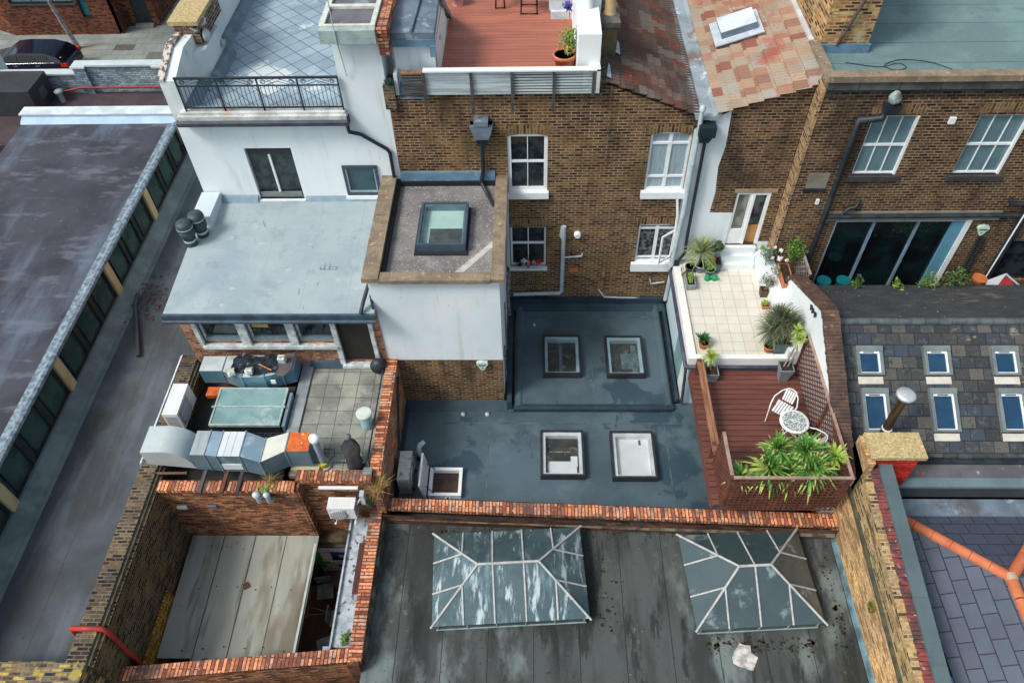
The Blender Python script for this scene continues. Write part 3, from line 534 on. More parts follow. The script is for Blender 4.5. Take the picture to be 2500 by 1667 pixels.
# second window sits in a shallow dark surround
k = B(); k.box(-4.86, -4.79, YW - .05, YW, 4.3, 5.22); k.box(-4.04, -3.97, YW - .05, YW, 4.3, 5.22); k.box(-4.79, -4.04, YW - .05, YW, 5.14, 5.22); k.box(-4.79, -4.04, YW - .05, YW, 4.3, 4.4)
o = k.build('window', mat('navy_frame', (.05, .07, .1), None, 3, .5), T); B().box(-4.79, -4.04, YW - .02, YW - .01, 4.4, 5.14).build('glass', glass('teal_dark_glass', (.015, .035, .045), .06, c2=(.03, .075, .085)), o)
B().box(-4.9, -3.93, YW - .1, YW, 4.2, 4.3).build('sill', WPAINT, o); k = B(); k.box(-4.79, -4.76, YW - .045, YW - .02, 4.4, 5.14); k.box(-4.07, -4.04, YW - .045, YW - .02, 4.4, 5.14); k.box(-4.76, -4.07, YW - .045, YW - .02, 4.4, 4.45); k.build('reflection_edge', mat('pale_reflection', (.3, .38, .42), None, 3, .5), o)  # pale strips paint the reflection inside the window frame
# stair tower cap with two glazed panels
b = B(); b.box(-4.62, -3.4, 15.62, 15.72, 8.62, 8.92); b.build('cap_fascia', mat('verdigris_fascia', (.36, .46, .43), (.27, .34, .33), 3, .7, spots=[((.25, .28, .27), 3, .6, .7, (.3, 1, 3))]), T)
f = B(); z0, z1 = 8.9, 8.99
f.box(-4.62, -3.4, 15.72, 15.8, z0, z1); f.box(-4.62, -4.5, 15.8, 18.6, z0, z1); f.box(-3.5, -3.4, 15.8, 18.6, z0, z1); f.box(-4.5, -3.5, 16.58, 16.7, z0, z1); f.box(-4.5, -3.5, 17.5, 17.62, z0, z1); f.box(-4.5, -3.5, 18.5, 18.6, z0, z1)
o = f.build('rooflight_frame', mat('cream_frame', (.62, .63, .56), (.5, .5, .45), 5, .7), T)
B().box(-4.5, -3.5, 15.8, 18.5, 8.86, 8.93).build('glass', mat('dirty_rooflight', (.14, .14, .15), (.1, .08, .08), 1.6, .35, .5, bump=0, spots=[((.24, .27, .28), 1.3, .55, .7)]), o)
b = B(); b.box(-3.38, -3.16, 15.7, 19, 8.3, 8.93, rot=0); b.build('party_wall_top', COPB, T)
b = B(); b.tube([(-4.26, 15.6, 8.6), (-4.26, 15.6, 10.8)], .012, 6); b.tube([(-4.26, 15.88, 7.7), (-4.27, 15.62, 8.9)], .012, 5); b.build('aerial_mast', GREYP, T)

# ================================================================== REAR EXTENSION (pale roof, red brick wall)
T = thing('rear_extension', 'single storey red brick extension under a wide pale grey roof', 'building', (-6, 13, G))
b = B(); b.prism([(12.03, 3.8), (YW, 4.06), (YW, 4.15), (12.03, 3.92)], 'x', -8.7, -3.72)
b.build('roof', PALER, T)
b = B(); b.prism([(YW, 4.15), (YW, 4.3), (YW - .05, 4.28), (YW - .16, 4.13)], 'x', -8.66, -7.25); b.prism([(YW, 4.15), (YW, 4.26), (YW - .03, 4.24), (YW - .12, 4.13)], 'x', -6.0, -3.8); b.build('flashing', mat('blue_flashing_strip', (.24, .32, .4), None, 2, .7), T)
b = B(); b.box(-8.74, -3.68, 11.97, 12.03, 3.76, 3.9); b.tube([(-8.74, 11.93, 3.74), (-3.68, 11.93, 3.74)], .05, 8); b.build('gutter', mat('slate_blue_gutter', (.05, .085, .12), (.035, .05, .07), 3, .5), T)
b = B(); b.wall('-y', 12.25, -8.6, -3.72, G, 3.8, .3, ops=[(-8.17, -7.2, 2.6, 3.76), (-6.98, -6.0, 2.6, 3.76), (-5.8, -4.9, 2.6, 3.76), (-4.78, -3.98, 1.87, 3.76)])
b.box(-8.6, -8.3, 12.55, YW, G, 3.85); b.build('wall', REDB, T)
GW = mat('worn_white_frame', (.62, .65, .65), (.38, .42, .42), 5, .7)
for i, (a, c) in enumerate(((-8.17, -7.2), (-6.98, -6.0), (-5.8, -4.9))):
    o = window(T, a, c, 2.62, 3.76, 12.25, 1, 1, GW, G_DARK, .06, dep=.05)
    B().box(a + .06, c - .06, 12.27, 12.34, 2.68, 2.8).build('inner_sill', mat('bluegrey_inner_sill', (.2, .26, .29), None, 4, .6), o)
    if i == 1: B().box(a + .1, a + .5, 12.325, 12.335, 3.1, 3.7).build('cardboard', CARDB, o)
for x0_, x1_, z_ in ((-7.2, -6.98, 2.6), (-6.0, -5.8, 2.6), (-8.27, -8.17, 2.6), (-4.9, -4.78, 1.87), (-3.98, -3.88, 1.87)): B().box(x0_, x1_, 12.16, 12.3, z_, 3.76).build('white_post', GW, T)
b = B(); b.box(-8.22, -4.85, 12.12, 12.25, 2.5, 2.6); b.build('long_sill', GW, T)
dr = B(); dr.box(-4.78, -3.98, 12.31, 12.35, 1.9, 3.76); dr.build('doorway', mat('dark_doorway', (.014, .013, .014), (.03, .022, .02), 1, .5), T)
B().box(-4.85, -3.9, 12.08, 12.25, 1.78, 1.87).build('threshold', GW, T)
b = B(); b.prism([(-8.7, 4.1), (-8.7, 4.42), (-8.22, 4.42), (-8.22, 4.1)], 'y', 14.9, YW - .03); b.build('raised_box', mat('pale_box', (.56, .62, .65), (.5, .56, .6), 1, .6), T)
for (x, y) in ((-8.42, 14.62), (-8.62, 14.3)):
    b = B(); b.lathe(x, y, [(.15, 4.0), (.15, 4.34), (.19, 4.36), (.2, 4.52), (.17, 4.54), (.2, 4.58), (.2, 4.7), (.17, 4.76), (.05, 4.78)], 14)
    o = b.build('vent_cowl', mat('black_cowl', (.035, .055, .065), (.05, .075, .085), 4, .5), T)
    q = B(); q.lathe(x, y, [(.155, 4.18), (.156, 4.24)], 14); q.build('pale_band', GREYP, o); q = B(); q.lathe(x, y, [(.203, 4.6), (.203, 4.63)], 14); q.build('pale_band', GREYP, o)
b = B(); b.tube([(-3.82, 12.7, 4.4), (-3.95, 12.2, 4.15), (-4.02, 11.98, 3.95)], .05, 8); b.tube([(-3.8, 12.35, 4.2), (-3.75, 12.15, 3.9)], .03, 6); b.build('downpipe', BLACKP, T)
for mx_, my_, a_ in ((-5.1, 13.4, 0), (-6.9, 14.9, .5), (-5.6, 12.6, .2)):
    b = B(); b.M = Matrix.Translation((mx_, my_, 3.92 + (my_ - 12.03) * .0593 + .012)) @ Matrix.Rotation(a_, 4, 'Z')
    if a_ == 0:
        for q_ in ((-.02, .0, 0, .3), (.1, .12, .02, .3), (-.02, .12, .29, .31), (-.12, .3, 0, .015), (-.12, -.105, 0, .1), (.285, .3, 0, .1), (.1, .3, .09, .105)): b.face([(q_[0], q_[2], 0), (q_[1], q_[2], 0), (q_[1], q_[3], 0), (q_[0], q_[3], 0)])
    else: b.face([(0, 0, 0), (.015, 0, 0), (.05, .4, 0), (.04, .4, 0)])
    b.build('scratch_mark', mat('scratch_grey', (.18, .21, .22), None, 5, .8), T)
# ================================================================== RENDERED TOWER with gravel roof
T = thing('rendered_tower', 'white rendered tower with a gravel roof, stone coping and one big rooflight', 'building', (-2.2, 14, G))
b = B(); b.wall('-y', 12.28, -3.78, -.78, 1.9, 4.78, .16); b.wall('+x', -.782, 12.46, YW, .2, 4.78, .16); b.wall('-x', -3.778, 12.46, YW, 3.9, 4.78, .16); b.build('rendered_wall', WHITE, T)
b = B(); b.wall('-y', 12.31, -3.5, -.8, -1, 1.898, .3); b.build('brick_base', STOCK, T)
b = B(); b.box(-3.5, -.98, 12.5, YW, 4.3, 4.62); b.build('roof', GRAVEL, T)
def coping_y(b, x0, x1, y0, y1, z0, z1, n):
    for i in range(n):
        a, c = y0 + (y1 - y0) * i / n, y0 + (y1 - y0) * (i + 1) / n; b.box(x0, x1, a + .004, c - .004, z0, z1 + (i % 3) * .003)
b = B(); coping_y(b, -3.88, -3.5, 12.16, YW + .1, 4.78, 4.9, 7); b.build('left_coping', STONEC, T)
b = B(); b.box(-.96, -.66, 12.16, YW, 4.78, 4.88); b.build('right_coping', STONEC, T)
b = B(); b.box(-3.49, -.967, 12.14, 12.42, 4.76, 4.87); b.build('front_coping', STONEC, T)
b = B(); b.box(-3.5, -3.42, 12.45, YW, 4.6, 4.785); b.box(-3.42, -.98, YW - .1, YW - .004, 4.6, 4.75); b.build('flashing_and_shade_strip', mat('strip_black', (.015, .017, .02), None, 3, .6), T)  # left strip paints the coping's inner shade black; back strip is flashing
b = B(); b.box(-3.4, -.98, YW - .06, YW - .003, 4.76, 5.02); b.build('lead_flashing', LEADB, T)
b = B(); b.face([(-2.0, 12.45, 4.625), (-1.78, 12.45, 4.625), (-.98, 13.5, 4.625), (-.98, 13.72, 4.625)]); b.build('cement_fillet', mat('cement_fillet', (.5, .48, .44), None, 6, .9), T)
b = B(); b.box(-2.82, -1.55, 13.22, 14.92, 4.6, 4.66); b.build('rooflight_base', mat('base_black', (.02, .02, .025), None, 3, .7), T)
rooflight(T, -2.75, -1.6, 13.32, 14.88, 4.66, .22, mat('steel_blue_frame', (.16, .25, .32), None, 3, .4), ROOMG, mat('dark_steel_frame', (.06, .095, .125), None, 3, .4), .06, .05)
b = B(); b.box(-2.5, -1.72, 13.45, 14.1, 4.683, 4.69); b.build('rooflight_well', mat('well_dark', (.05, .055, .06), (.09, .1, .1), 4, .8), T)
b = B(); b.tube([(-1.33, YW - .08, 4.9), (-1.33, 15.8, 4.72), (-1.0, 14.95, 4.7)], .04, 8); b.build('waste_pipe', BLACKP, T)
b = B(); b.tube([(-.7, 15.5, 2.1), (-.7, 15.5, 4.7)], .055, 10); b.tube([(-.66, 15.3, 4.75), (-.66, 15.3, 1.9)], .01, 5); b.build('white_soil_pipe', GREYP, T)
b = B(); b.lathe(-.7, 15.5, [(.07, 4.68), (.07, 4.8), (.02, 4.82)], 10); b.build('pipe_cap', mat('cap_dark', (.12, .18, .2), None, 3, .5), T)
for pp, rr in (([(-.72, 15.3, .3), (-.74, 15.3, 1.2), (-.7, 15.3, 2.0)], .05), ([(-.76, 13.9, .4), (-.76, 13.9, 2.3)], .02), ([(-.76, 12.9, .2), (-.76, 12.9, 1.7), (-.78, 12.5, 1.8)], .025)): B().tube(pp, rr, 8).build('weathered_pipe', mat('weathered_pipe', (.3, .32, .33), (.12, .12, .13), 12, .8), T)

# ================================================================== MIDDLE BRICK HOUSE
T = thing('stock_brick_house', 'tall brown stock brick house wall with four white windows and a red roof deck', 'house', (0, 16, G))
b = B(); wo = [(-.65, .35, 4.36, 6.1), (-.64, .34, 1.68, 3.14), (2.85, 3.85, 4.3, 6.12), (2.86, 3.88, 1.72, 3.22)]
b.wall('-y', YW, -3.4, 3.97, -.5, 6.45, .3, ops=wo)
b.prism([(-3.4, 6.45), (3.97, 6.45), (3.97, 6.5), (1.72, 7.4), (1.5, 7.22), (-3.4, 7.2)], 'y', YW, YW + .3)
b.build('wall', STOCK, T)
arch(T, -.65, .35, 6.04, YW, .07, .26); arch(T, -.64, .3, 3.16, YW, .02, .24); arch(T, 2.82, 3.8, 6.04, YW, .08, .24); arch(T, 2.82, 3.82, 3.18, YW, .05, .24)
SL = (.07, .09, .14)
window(T, -.65, .35, 4.38, 6.1, YW, 2, 2, WPAINT, G_DARK, .09, .04, sill=(.04, .1, .2), bar=.02, zs=[5.27])
window(T, -.64, .34, 1.68, 3.14, YW, 2, 2, WPAINT, G_DARK, .05, .05, sill=(.05, .1, .09), bar=.025, zs=[2.52])
o = window(T, 2.85, 3.85, 4.38, 6.12, YW, 2, 1, WPAINT, G_NET, .06, .04, sill=(.08, .12, .2), bar=.09, zs=[5.78, 4.78])
o = window(T, 2.86, 3.88, 1.84, 3.2, YW, 2, 1, WPAINT, glass('lace_dark', (.02, .02, .025), .1, c2=(.14, .14, .15), sc_=9), .05, .04, sill=(.1, .12, .28), bar=.09, zs=[3.05, 1.98])
b = B(); b.M = Matrix.Translation((3.86, YW + .02, 2.02)) @ Matrix.Rotation(R_(38), 4, 'Z')
b.box(-.5, 0, -.02, .02, 0, .05); b.box(-.5, 0, -.02, .02, .95, 1.0); b.box(-.5, -.45, -.02, .02, .05, .95); b.box(-.05, 0, -.02, .02, .05, .95)
c_ = b.build('open_casement', WPAINT, T)
# rainwater and soil pipes
b = B(); b.prism([(-1.42, 6.12), (-1.08, 6.12), (-1.02, 6.3), (-.98, 6.48), (-1.52, 6.48), (-1.47, 6.3)], 'y', YW - .26, YW - .0); b.box(-1.53, -.97, YW - .16, YW - .003, 6.36, 6.48); b.box(-1.42, -1.08, YW - .28, YW, 6.5, 6.62); b.build('hopper_head', LEAD, T)
b = B(); b.prism([(-1.36, 5.9), (-1.14, 5.9), (-1.08, 6.12), (-1.42, 6.12)], 'y', YW - .2, YW - .02); b.tube([(-1.25, YW - .1, 6.0), (-1.27, YW - .1, 5.1), (-1.33, YW - .12, 4.75)], .05, 8); b.build('black_downpipe', mat('navy_black_pipe', (.016, .026, .038), None, 3, .4), T)
b = B(); b.tube([(.82, YW - .1, 3.25), (.82, YW - .1, .75), (.76, YW - .1, .68), (-.6, YW - .1, .62)], .055, 10); b.tube([(.78, YW - .04, 3.2), (.74, YW - .08, 2.9), (.8, YW - .1, 2.8)], .04, 8); b.tube([(.84, YW - .1, 2.1), (1.35, YW - .06, 2.12), (1.37, YW - .02, 2.2)], .025, 8)
b.build('grey_soil_pipe', GREYP, T)
b = B(); b.tube([(1.92, YW - .04, .75), (2.1, YW - .05, .45), (3.8, YW - .05, .36)], .025, 8); b.tube([(3.36, YW - .04, 1.2), (3.42, YW - .05, 1.0), (3.8, YW - .05, 1.08)], .02, 6); b.build('waste_pipe', mat('pale_pipe', (.55, .6, .6), None, 3, .5), T)
b = B(); b.M = Matrix.Translation((1.2, YW, 2.9)) @ Matrix.Rotation(R_(90), 4, 'X'); b.lathe(0, 0, [(.1, 0), (.1, .08), (.07, .12)], 14); b.build('round_vent', WPAINT, T)
for x, z, m_ in ((1.15, 1.45, POT), (-.05, .95, GREYP)): B().box(x - .12, x + .12, YW - .006, YW + .01, z, z + .16).build('air_brick', m_ if m_ is POT else mat('pale_airbrick', (.3, .26, .2), None, 5, .9, tile=(.06, .06, .015, (.05, .05, .04), 0, 0)), T)
# left tiled roof slope (falls to the valley)
def pantiles(T, x0, z0, x1, z1, ya, yb, m, name, per=.152, amp=.035, course=.36, xe0=None):
    """tiles with ribs running down the slope (along x) and courses stepping along it"""
    vs = []; fs = []; L = math.hypot(x1 - x0, z1 - z0); nc = int(L / course); ny = int((yb - ya) / per * 7); k = 0
    ux, uz = (x1 - x0) / L, (z1 - z0) / L; nx_, nz_ = -uz, ux
    if nz_ < 0: nx_, nz_ = -nx_, -nz_
    rnd = random.Random(7); stations = []
    for c in range(nc + 1):
        a = c * L / (nc + 1); e = (c + 1) * L / (nc + 1); stations += [(a, 0.0), (e - .002, .05)]
    for j in range(ny + 1):
        y = ya + (yb - ya) * j / ny; ph = (y / per) % 1; hgt = amp * (1 - math.cos(ph * 2 * math.pi)) / 2
        for (s_, st) in stations:
            wob = .006 * math.sin(y * 5 + s_ * 3)
            vs.append((x0 + ux * s_ + nx_ * (hgt + st + wob), y, z0 + uz * s_ + nz_ * (hgt + st + wob)))
    n = len(stations)
    for j in range(ny):
        for i in range(n - 1): fs.append((j * n + i, j * n + i + 1, (j + 1) * n + i + 1, (j + 1) * n + i))
    b = B(); b.mesh(vs, fs, 0, 0); return b.build(name, m, T)
pantiles(T, 1.62, 7.5, 3.9, 6.56, 15.84, 24, PANT_D, 'tiled_roof', .125, .065)
b = B(); b.prism([(1.4, 7.2), (1.68, 7.2), (1.68, 7.56), (1.4, 7.5)], 'y', 15.95, 24); b.build('party_parapet', SOOTB, T)
for (x, y) in ((1.72, 16.05), (2.0, 17.1)):
    b = B(); b.face([(x - .05, y, 7.55), (x + .06, y - .05, 7.52), (x + .07, y + .5, 7.52), (x + .03, y + .55, 7.56)]); b.build('flashing_tab', mat('pale_flash', (.4, .55, .58), None, 5, .6), T)
# roof deck of the brick house
b = B(); n = 48
for i in range(n):
    y = 15.98 + i * .146; b.box(-3.2 if y > 19.4 else -2.2, 1.02, y, y + .138, 7.26, 7.3, m=0)
b.build('roof_deck', DECKR, T)
b = B(); b.box(-3.4, -2.3, 15.93, 16.25, 7.2, 7.26); b.prism([(15.9, 7.1), (16.02, 7.34), (16.2, 7.34), (16.2, 7.1)], 'x', -3.12, -2.45); b.build('lead_gutter', LEADB, T)
b = B(); b.prism([(16.2, 7.2), (16.2, 8.42), (17.7, 8.55), (19.3, 7.3), (19.3, 7.2)], 'x', -3.16, -2.24); b.build('stair_hood', WHITE, T)
b = B(); b.prism([(16.12, 8.42), (16.12, 8.6), (17.7, 8.72), (17.7, 8.55)], 'x', -3.2, -2.2); b.prism([(17.7, 8.55), (17.7, 8.72), (19.42, 7.38), (19.34, 7.3)], 'x', -3.2, -2.14); b.tube([(-2.7, 16.12, 8.64), (-2.6, 17.7, 8.76)], .03, 6); b.build('hood_roof', LEAD, T)
b = B(); b.box(-3.2, -2.2, 16.1, 16.17, 8.28, 8.44); b.box(-2.32, -2.2, 16.06, 16.14, 8.05, 8.3); b.build('hood_gutter', LEADB, T)
b = B(); b.box(-2.23, -2.215, 16.35, 18.6, 7.32, 8.2); o = b.build('hood_door', mat('pale_door', (.74, .76, .74), (.68, .71, .7), 1, .6), T); B().box(-2.21, -2.19, 17.1, 17.25, 7.9, 7.98).build('handle', GREYP, o)
b = B(); b.box(.99, 1.5, 16.05, 17.4, 7.22, 8.55); b.box(.99, 1.56, 17.4, 24, 7.22, 8.75); b.build('white_stack', mat('bright_white_render', (.8, .81, .8), (.75, .78, .79), 1, .8, bump=.03), T)
for (x, y) in ((1.25, 17.3),): 
    b = B(); b.lathe(x, y, [(.12, 8.5), (.12, 9.3)], 14); b.build('chimney_pot', WPAINT, T)
b = B(); b.box(1.62, 1.95, 17.1, 17.75, 7.3, 8.2); o = b.build('chimney', mat('stained_stack', (.2, .14, .07), (.09, .08, .06), 2.5, .95), T); B().box(1.52, 2.0, 17.0, 18.0, 8.2, 8.32).build('chimney_cap', mat('cap_stone', (.13, .125, .11), (.07, .07, .065), 5, .95), o)
b = B(); b.lathe(1.78, 17.5, [(.16, 8.32), (.13, 8.4), (.13, 9.0)], 14); b.build('chimney_pot', mat('yellow_pot', (.6, .42, .22), None, 3, .8), o)
# slatted fence
F = thing('slatted_fence', 'grey slatted timber fence on posts along the edge of the red roof deck', 'fence', (-.8, 15.85, 7.2))
px = [-2.5, -1.42, -.49, .46, 1.36]
for i, x in enumerate(px): B().box(x - .03, x + .03, 15.74, 15.80, 6.78 if i < 4 else 7.2, 7.84).build('post', DARKW, F)
for i in range(4):
    b = B(); a, c = px[i] + .03, px[i + 1] - .03; n = 8
    for k in range(n):
        z = 7.26 + k * .071
        b.box(a, c, 15.80, 15.83, z, z + (.064 if i < 2 else .036))
    b.build('slat_panel', GREYW, F)
b = B()
for k in range(8): b.box(-3.0, -2.53, 15.80, 15.83, 7.24 + k * .07, 7.28 + k * .07)
b.build('slat_panel', DARKW, F)
B().box(-2.5, 1.12, 15.9, 15.99, 7.2, 7.82).build('shade_board', DARKW, F); B().box(-2.5, 1.5, 15.74, 15.9, 7.85, 7.885).build('top_rail', WPAINT, F); B().box(-3.0, -2.5, 15.76, 15.9, 7.8, 7.83).build('short_rail', HANDR, F); B().box(1.42, 1.5, 15.74, 15.95, 7.3, 7.9).build('end_post', mat('pale_end_post', (.6, .64, .68), None, 3, .6), F)  # dark board added for the shade behind the slats
b = B(); b.box(1.25, 1.5, 15.9, 16.05, 7.2, 7.86); b.build('white_pier', WPAINT, F)

# ================================================================== NEIGHBOUR HOUSE (light tiles, white door)
T = thing('white_door_house', 'brick house with a light orange tiled roof and white patio door above steps', 'house', (5.3, 16, G))
b = B(); b.wall('-y', YW, 3.97, 6.62, -.5, 6.45, .3, ops=[(5.28, 6.16, 2.5, 4.26)])
b.prism([(3.97, 6.45), (6.62, 6.45), (6.62, 7.4), (4.6, 6.66), (4.3, 6.5), (3.97, 6.5)], 'y', YW, YW + .3); b.build('wall', STOCKR, T)
b = B(); zz = YW - .006
b.face([(3.86, zz, 1.9), (3.86, zz, 6.2), (3.97, zz, 6.3), (4.3, zz, 6.5), (4.66, zz, 6.7), (4.7, zz, 5.7), (4.63, zz, 5.1), (4.7, zz, 4.3), (4.67, zz, 3.63), (4.67, zz, 1.9)]); b.face([(4.67, zz, 1.9), (4.67, zz, 3.63), (5.28, zz, 3.62), (5.28, zz, 1.9)])
b.face([(6.16, zz, 1.9), (6.16, zz, 2.6), (6.5, zz, 2.6), (6.5, zz, 1.9)]); b.build('white_paint_patch', WHITE, T)
b = B(); b.prism([(5.2, 4.28), (6.3, 4.28), (6.3, 4.4), (5.2, 4.4)], 'y', YW - .02, YW); b.build('lintel', mat('sandy_lintel', (.34, .25, .15), (.24, .17, .1), 5, .9), T)
o = window(T, 5.28, 5.70, 2.95, 4.26, YW, 1, 1, WPAINT, glass('reflective_door_pane', (.09, .11, .1), .06, c2=(.2, .22, .2)), .06, .02, name='door_sidelight'); B().box(5.28, 5.7, YW + .02, YW + .06, 2.5, 2.95).build('panel', WPAINT, o)
f = B(); f.box(5.70, 5.77, YW + .0, YW + .08, 2.5, 4.26); f.box(6.08, 6.16, YW + .0, YW + .08, 2.5, 4.26); f.box(5.77, 6.08, YW + .0, YW + .08, 4.2, 4.26); o = f.build('door_frame', WPAINT, T)
B().box(5.77, 6.08, YW + .12, YW + .13, 2.5, 4.2).build('dark_hallway', G_DARK, o); B().box(5.77, 6.08, YW + .09, YW + .13, 2.5, 3.1).build('wood_floor_glimpse', mat('oak_floor', (.45, .22, .07), None, 2, .5), o)
b = B(); b.box(5.2, 6.12, 15.55, YW - .01, 1.88, 2.05); b.box(5.2, 6.12, 15.68, YW - .01, 2.05, 2.25); b.box(5.24, 6.12, 15.8, YW - .01, 2.25, 2.47); b.build('steps', mat('white_step', (.74, .78, .78), (.7, .74, .76), 2, .6), T)
b = B(); b.box(6.14, 6.6, 14.9, YW - .01, 1.88, 2.3); b.box(6.3, 6.6, 13.9, 14.9, 1.88, 2.25); b.build('side_ledge', WHITE, T)
pantiles(T, 6.68, 7.42, 4.34, 6.62, 15.8, 24, PANT_L, 'tiled_roof', .125, .065)
b = B(); b.prism([(3.84, 6.5), (4.38, 6.5), (4.44, 6.68), (4.32, 6.66), (4.26, 6.6), (3.98, 6.6), (3.9, 6.65), (3.78, 6.66)], 'y', 15.84, 24); b.build('valley_gutter', LEADG, T)
b = B(); b.box(6.66, 6.76, 15.84, 24, 7.38, 7.52); b.build('white_verge', mat('pale_verge', (.6, .62, .64), None, 3, .7), T)
b = B(); b.box(3.92, 4.32, 15.6, 15.9, 6.16, 6.44); b.prism([(3.98, 5.98), (4.2, 5.98), (4.3, 6.16), (3.94, 6.16)], 'y', 15.66, 15.88); b.build('hopper', mat('black_teal_hopper', (.012, .03, .035), None, 3, .4), T)
b = B(); b.tube([(4.14, 15.8, 6.1), (4.18, 15.8, 2.7), (4.2, 15.8, 2.3), (4.02, 15.75, 1.9), (3.9, 15.75, 1.7)], .045, 8); b.build('black_downpipe', mat('navy_black_pipe', (.02, .02, .03), None, 3, .4), T)
b = B(); b.tube([(3.94, 15.8, 6.8), (3.96, 15.8, 5.2)], .055, 10); b.tube([(3.94, 15.8, 5.3), (3.95, 15.8, 3.6)], .068, 10); b.tube([(3.94, 15.8, 3.7), (3.9, 15.8, 2.1), (3.93, 15.8, 1.7), (3.9, 15.8, .4)], .06, 10); b.lathe(3.94, 15.8, [(.075, 6.78), (.08, 6.86), (.03, 6.92)], 10); b.build('soil_pipe', GREYP, T)
b = B(); b.tube([(3.7, 15.84, 4.4), (3.82, 15.84, 3.6), (3.86, 15.84, 2.3)], .04, 6); b.build('white_pipe', WPAINT, T)
# roof window on the light tiled roof
Ts = Matrix.Translation((5.23, 19.1, 7.08)) @ Matrix.Rotation(R_(-19), 4, 'Y')
b = B(); b.M = Ts; b.box(-.62, .6, -.62, .55, 0, .03); o = b.build('skylight', mat('bright_lead_tray', (.5, .54, .6), (.4, .44, .5), 5, .5), T)
b = B(); b.M = Ts; b.box(-.42, .48, -.38, .38, .03, .2); b.build('frame', mat('blue_grey_frame', (.15, .2, .26), None, 3, .5), o); b = B(); b.M = Ts; b.box(-.42, .48, -.38, .38, .2, .215); b.build('glass', mat('white_skylight_top', (.62, .68, .72), None, 2, .2, .6, bump=0), o)
# ================================================================== RIGHT BRICK BUILDING
T = thing('large_brick_building', 'big dark brick building on the right with two sash windows above wide glass doors', 'building', (10, 15.6, G))
YR = 15.5
b = B(); b.wall('-y', YR, 6.5, 16, -1.5, 7.6, .4, ops=[(7.8, 8.86, 5.14, 6.8), (10.22, 11.36, 5.14, 6.8), (7.88, 11.3, .2, 3.66), (12.6, 14, 1.5, 2.95)]); b.box(6.5, 6.6, YR + .4, 15.91, -1.5, 7.6); b.build('wall', STOCKR, T)
b = B(); b.prism([(6.45, YR - .02), (6.52, YR - .02), (6.52, 15.9), (6.45, 15.9)], 'z', 1.9, 7.5); b.build('corner_strip', brick('corner_brick', (.26, .16, .085), (.12, .07, .045), (.32, .2, .1), (.4, .3, .2)), T)
b = B(); b.box(6.46, 16, YR - .12, YR + .14, 7.72, 7.86); b.build('coping', STONEC, T)
b = B(); b.box(6.5, 16, YR - .07, YR, 7.5, 7.72); b.build('cornice', mat('dark_cornice', (.11, .12, .12), (.06, .06, .06), 2, .9, tile=(.9, 10, .01, (.03, .03, .03), 0, 0, .2)), T)
b = B(); b.box(6.5, 16, YR - .015, YR, 7.28, 7.5); b.build('dark_band', brick('dark_band_brick', (.03, .025, .025), (.018, .016, .018), (.05, .04, .03), (.10, .085, .06)), T)  # row of darker bricks below the cornice
b = B(); b.box(6.8, 16, YR + .4, 30, 7.3, 7.4); b.build('roof', TEALR, T)
b = B(); b.box(6.62, 6.8, 15.93, 17.25, 7.3, 7.62); b.build('side_parapet', mat('teal_upstand', (.2, .3, .29), (.16, .25, .24), 3, .8), T)
b = B(); b.box(6.52, 6.74, 15.64, 17.3, 7.62, 7.7); b.build('side_coping', STONEC, T)
b = B(); b.box(6.78, 7.9, 17.25, 24, 7.35, 10.6); o = b.build('chimney', brick('patched_chimney_brick', (.3, .13, .06), (.10, .04, .03), (.36, .26, .12), (.48, .36, .2), spots=[((.6, .12, .02), 4, .7, .73, (1, 1, 1), .8), ((.45, .36, .2), 1, .6, .75)]), T)
B().box(6.74, 7.95, 17.2, 17.25, 7.4, 7.62).build('flashing', LEADB, o)
b = B(); b.tube([(7.15, 17.2, 7.6), (7.4, 17.16, 8.5), (7.62, 17.14, 9.4)], .035, 6); b.build('leaning_strut', DARKW, o)
b = B(); b.tube(smooth([(7.3, 16.75, 7.42), (7.7, 16.62, 7.42), (8.1, 16.55, 7.42), (8.5, 16.7, 7.42), (8.62, 16.5, 7.42), (8.35, 16.4, 7.42), (8.15, 16.6, 7.42), (8.6, 16.85, 7.42), (9.3, 16.7, 7.42), (9.9, 16.1, 7.42)]), .009, 5)
single(b, 'loose_cable', BLACKP, 'thin black cable looped across the teal felt roof', 'cable')
for x0, x1 in ((7.8, 8.86), (10.22, 11.36)):
    window(T, x0, x1, 5.14, 6.8, YR, 3, 2, WPAINT, G_BLUE, .045, .05, sill=(.1, .1, .14, mat('sooty_sill', (.05, .045, .045), None, 4, .9)), bar=.022)
    b = B(); b.box(x1, x1 + .05, YR - .0, YR + .1, 5.14, 6.8) if 0 else b.box(x1 - .05, x1, YR - .0, YR + .06, 5.14, 6.8); b.build('jamb', WPAINT, T)
    arch(T, x0 - .05, x1 + .05, 6.82, YR, .08, .22)
o = window(T, 7.88, 11.3, .2, 3.66, YR, 1, 1, mat('pale_door_frame', (.5, .58, .65), None, 4, .4), glass('dark_patio_glass', (.004, .006, .008), .03, c2=(.006, .016, .018), sc_=.7), .05, .03, name='glass_door')
for x in (8.9, 10.04): B().box(x - .03, x + .03, YR + .01, YR + .08, .25, 3.6).build('mullion', mat('steel_blue_mullion', (.18, .27, .36), None, 3, .4), o)
B().box(10.9, 11.25, YR + .0, YR + .06, .25, 3.6).build('sliding_stile', mat('blue_stile', (.12, .24, .36), (.1, .3, .38), 2, .3), o); B().box(11.22, 11.36, YR - .03, YR + .06, .2, 3.7).build('white_stile', WPAINT, o)
b = B(); b.box(7.6, 12.0, YR - .02, YR, 3.68, 3.98); b.build('concrete_lintel', mat('grey_lintel', (.26, .25, .22), (.19, .18, .16), 2, .9), T)
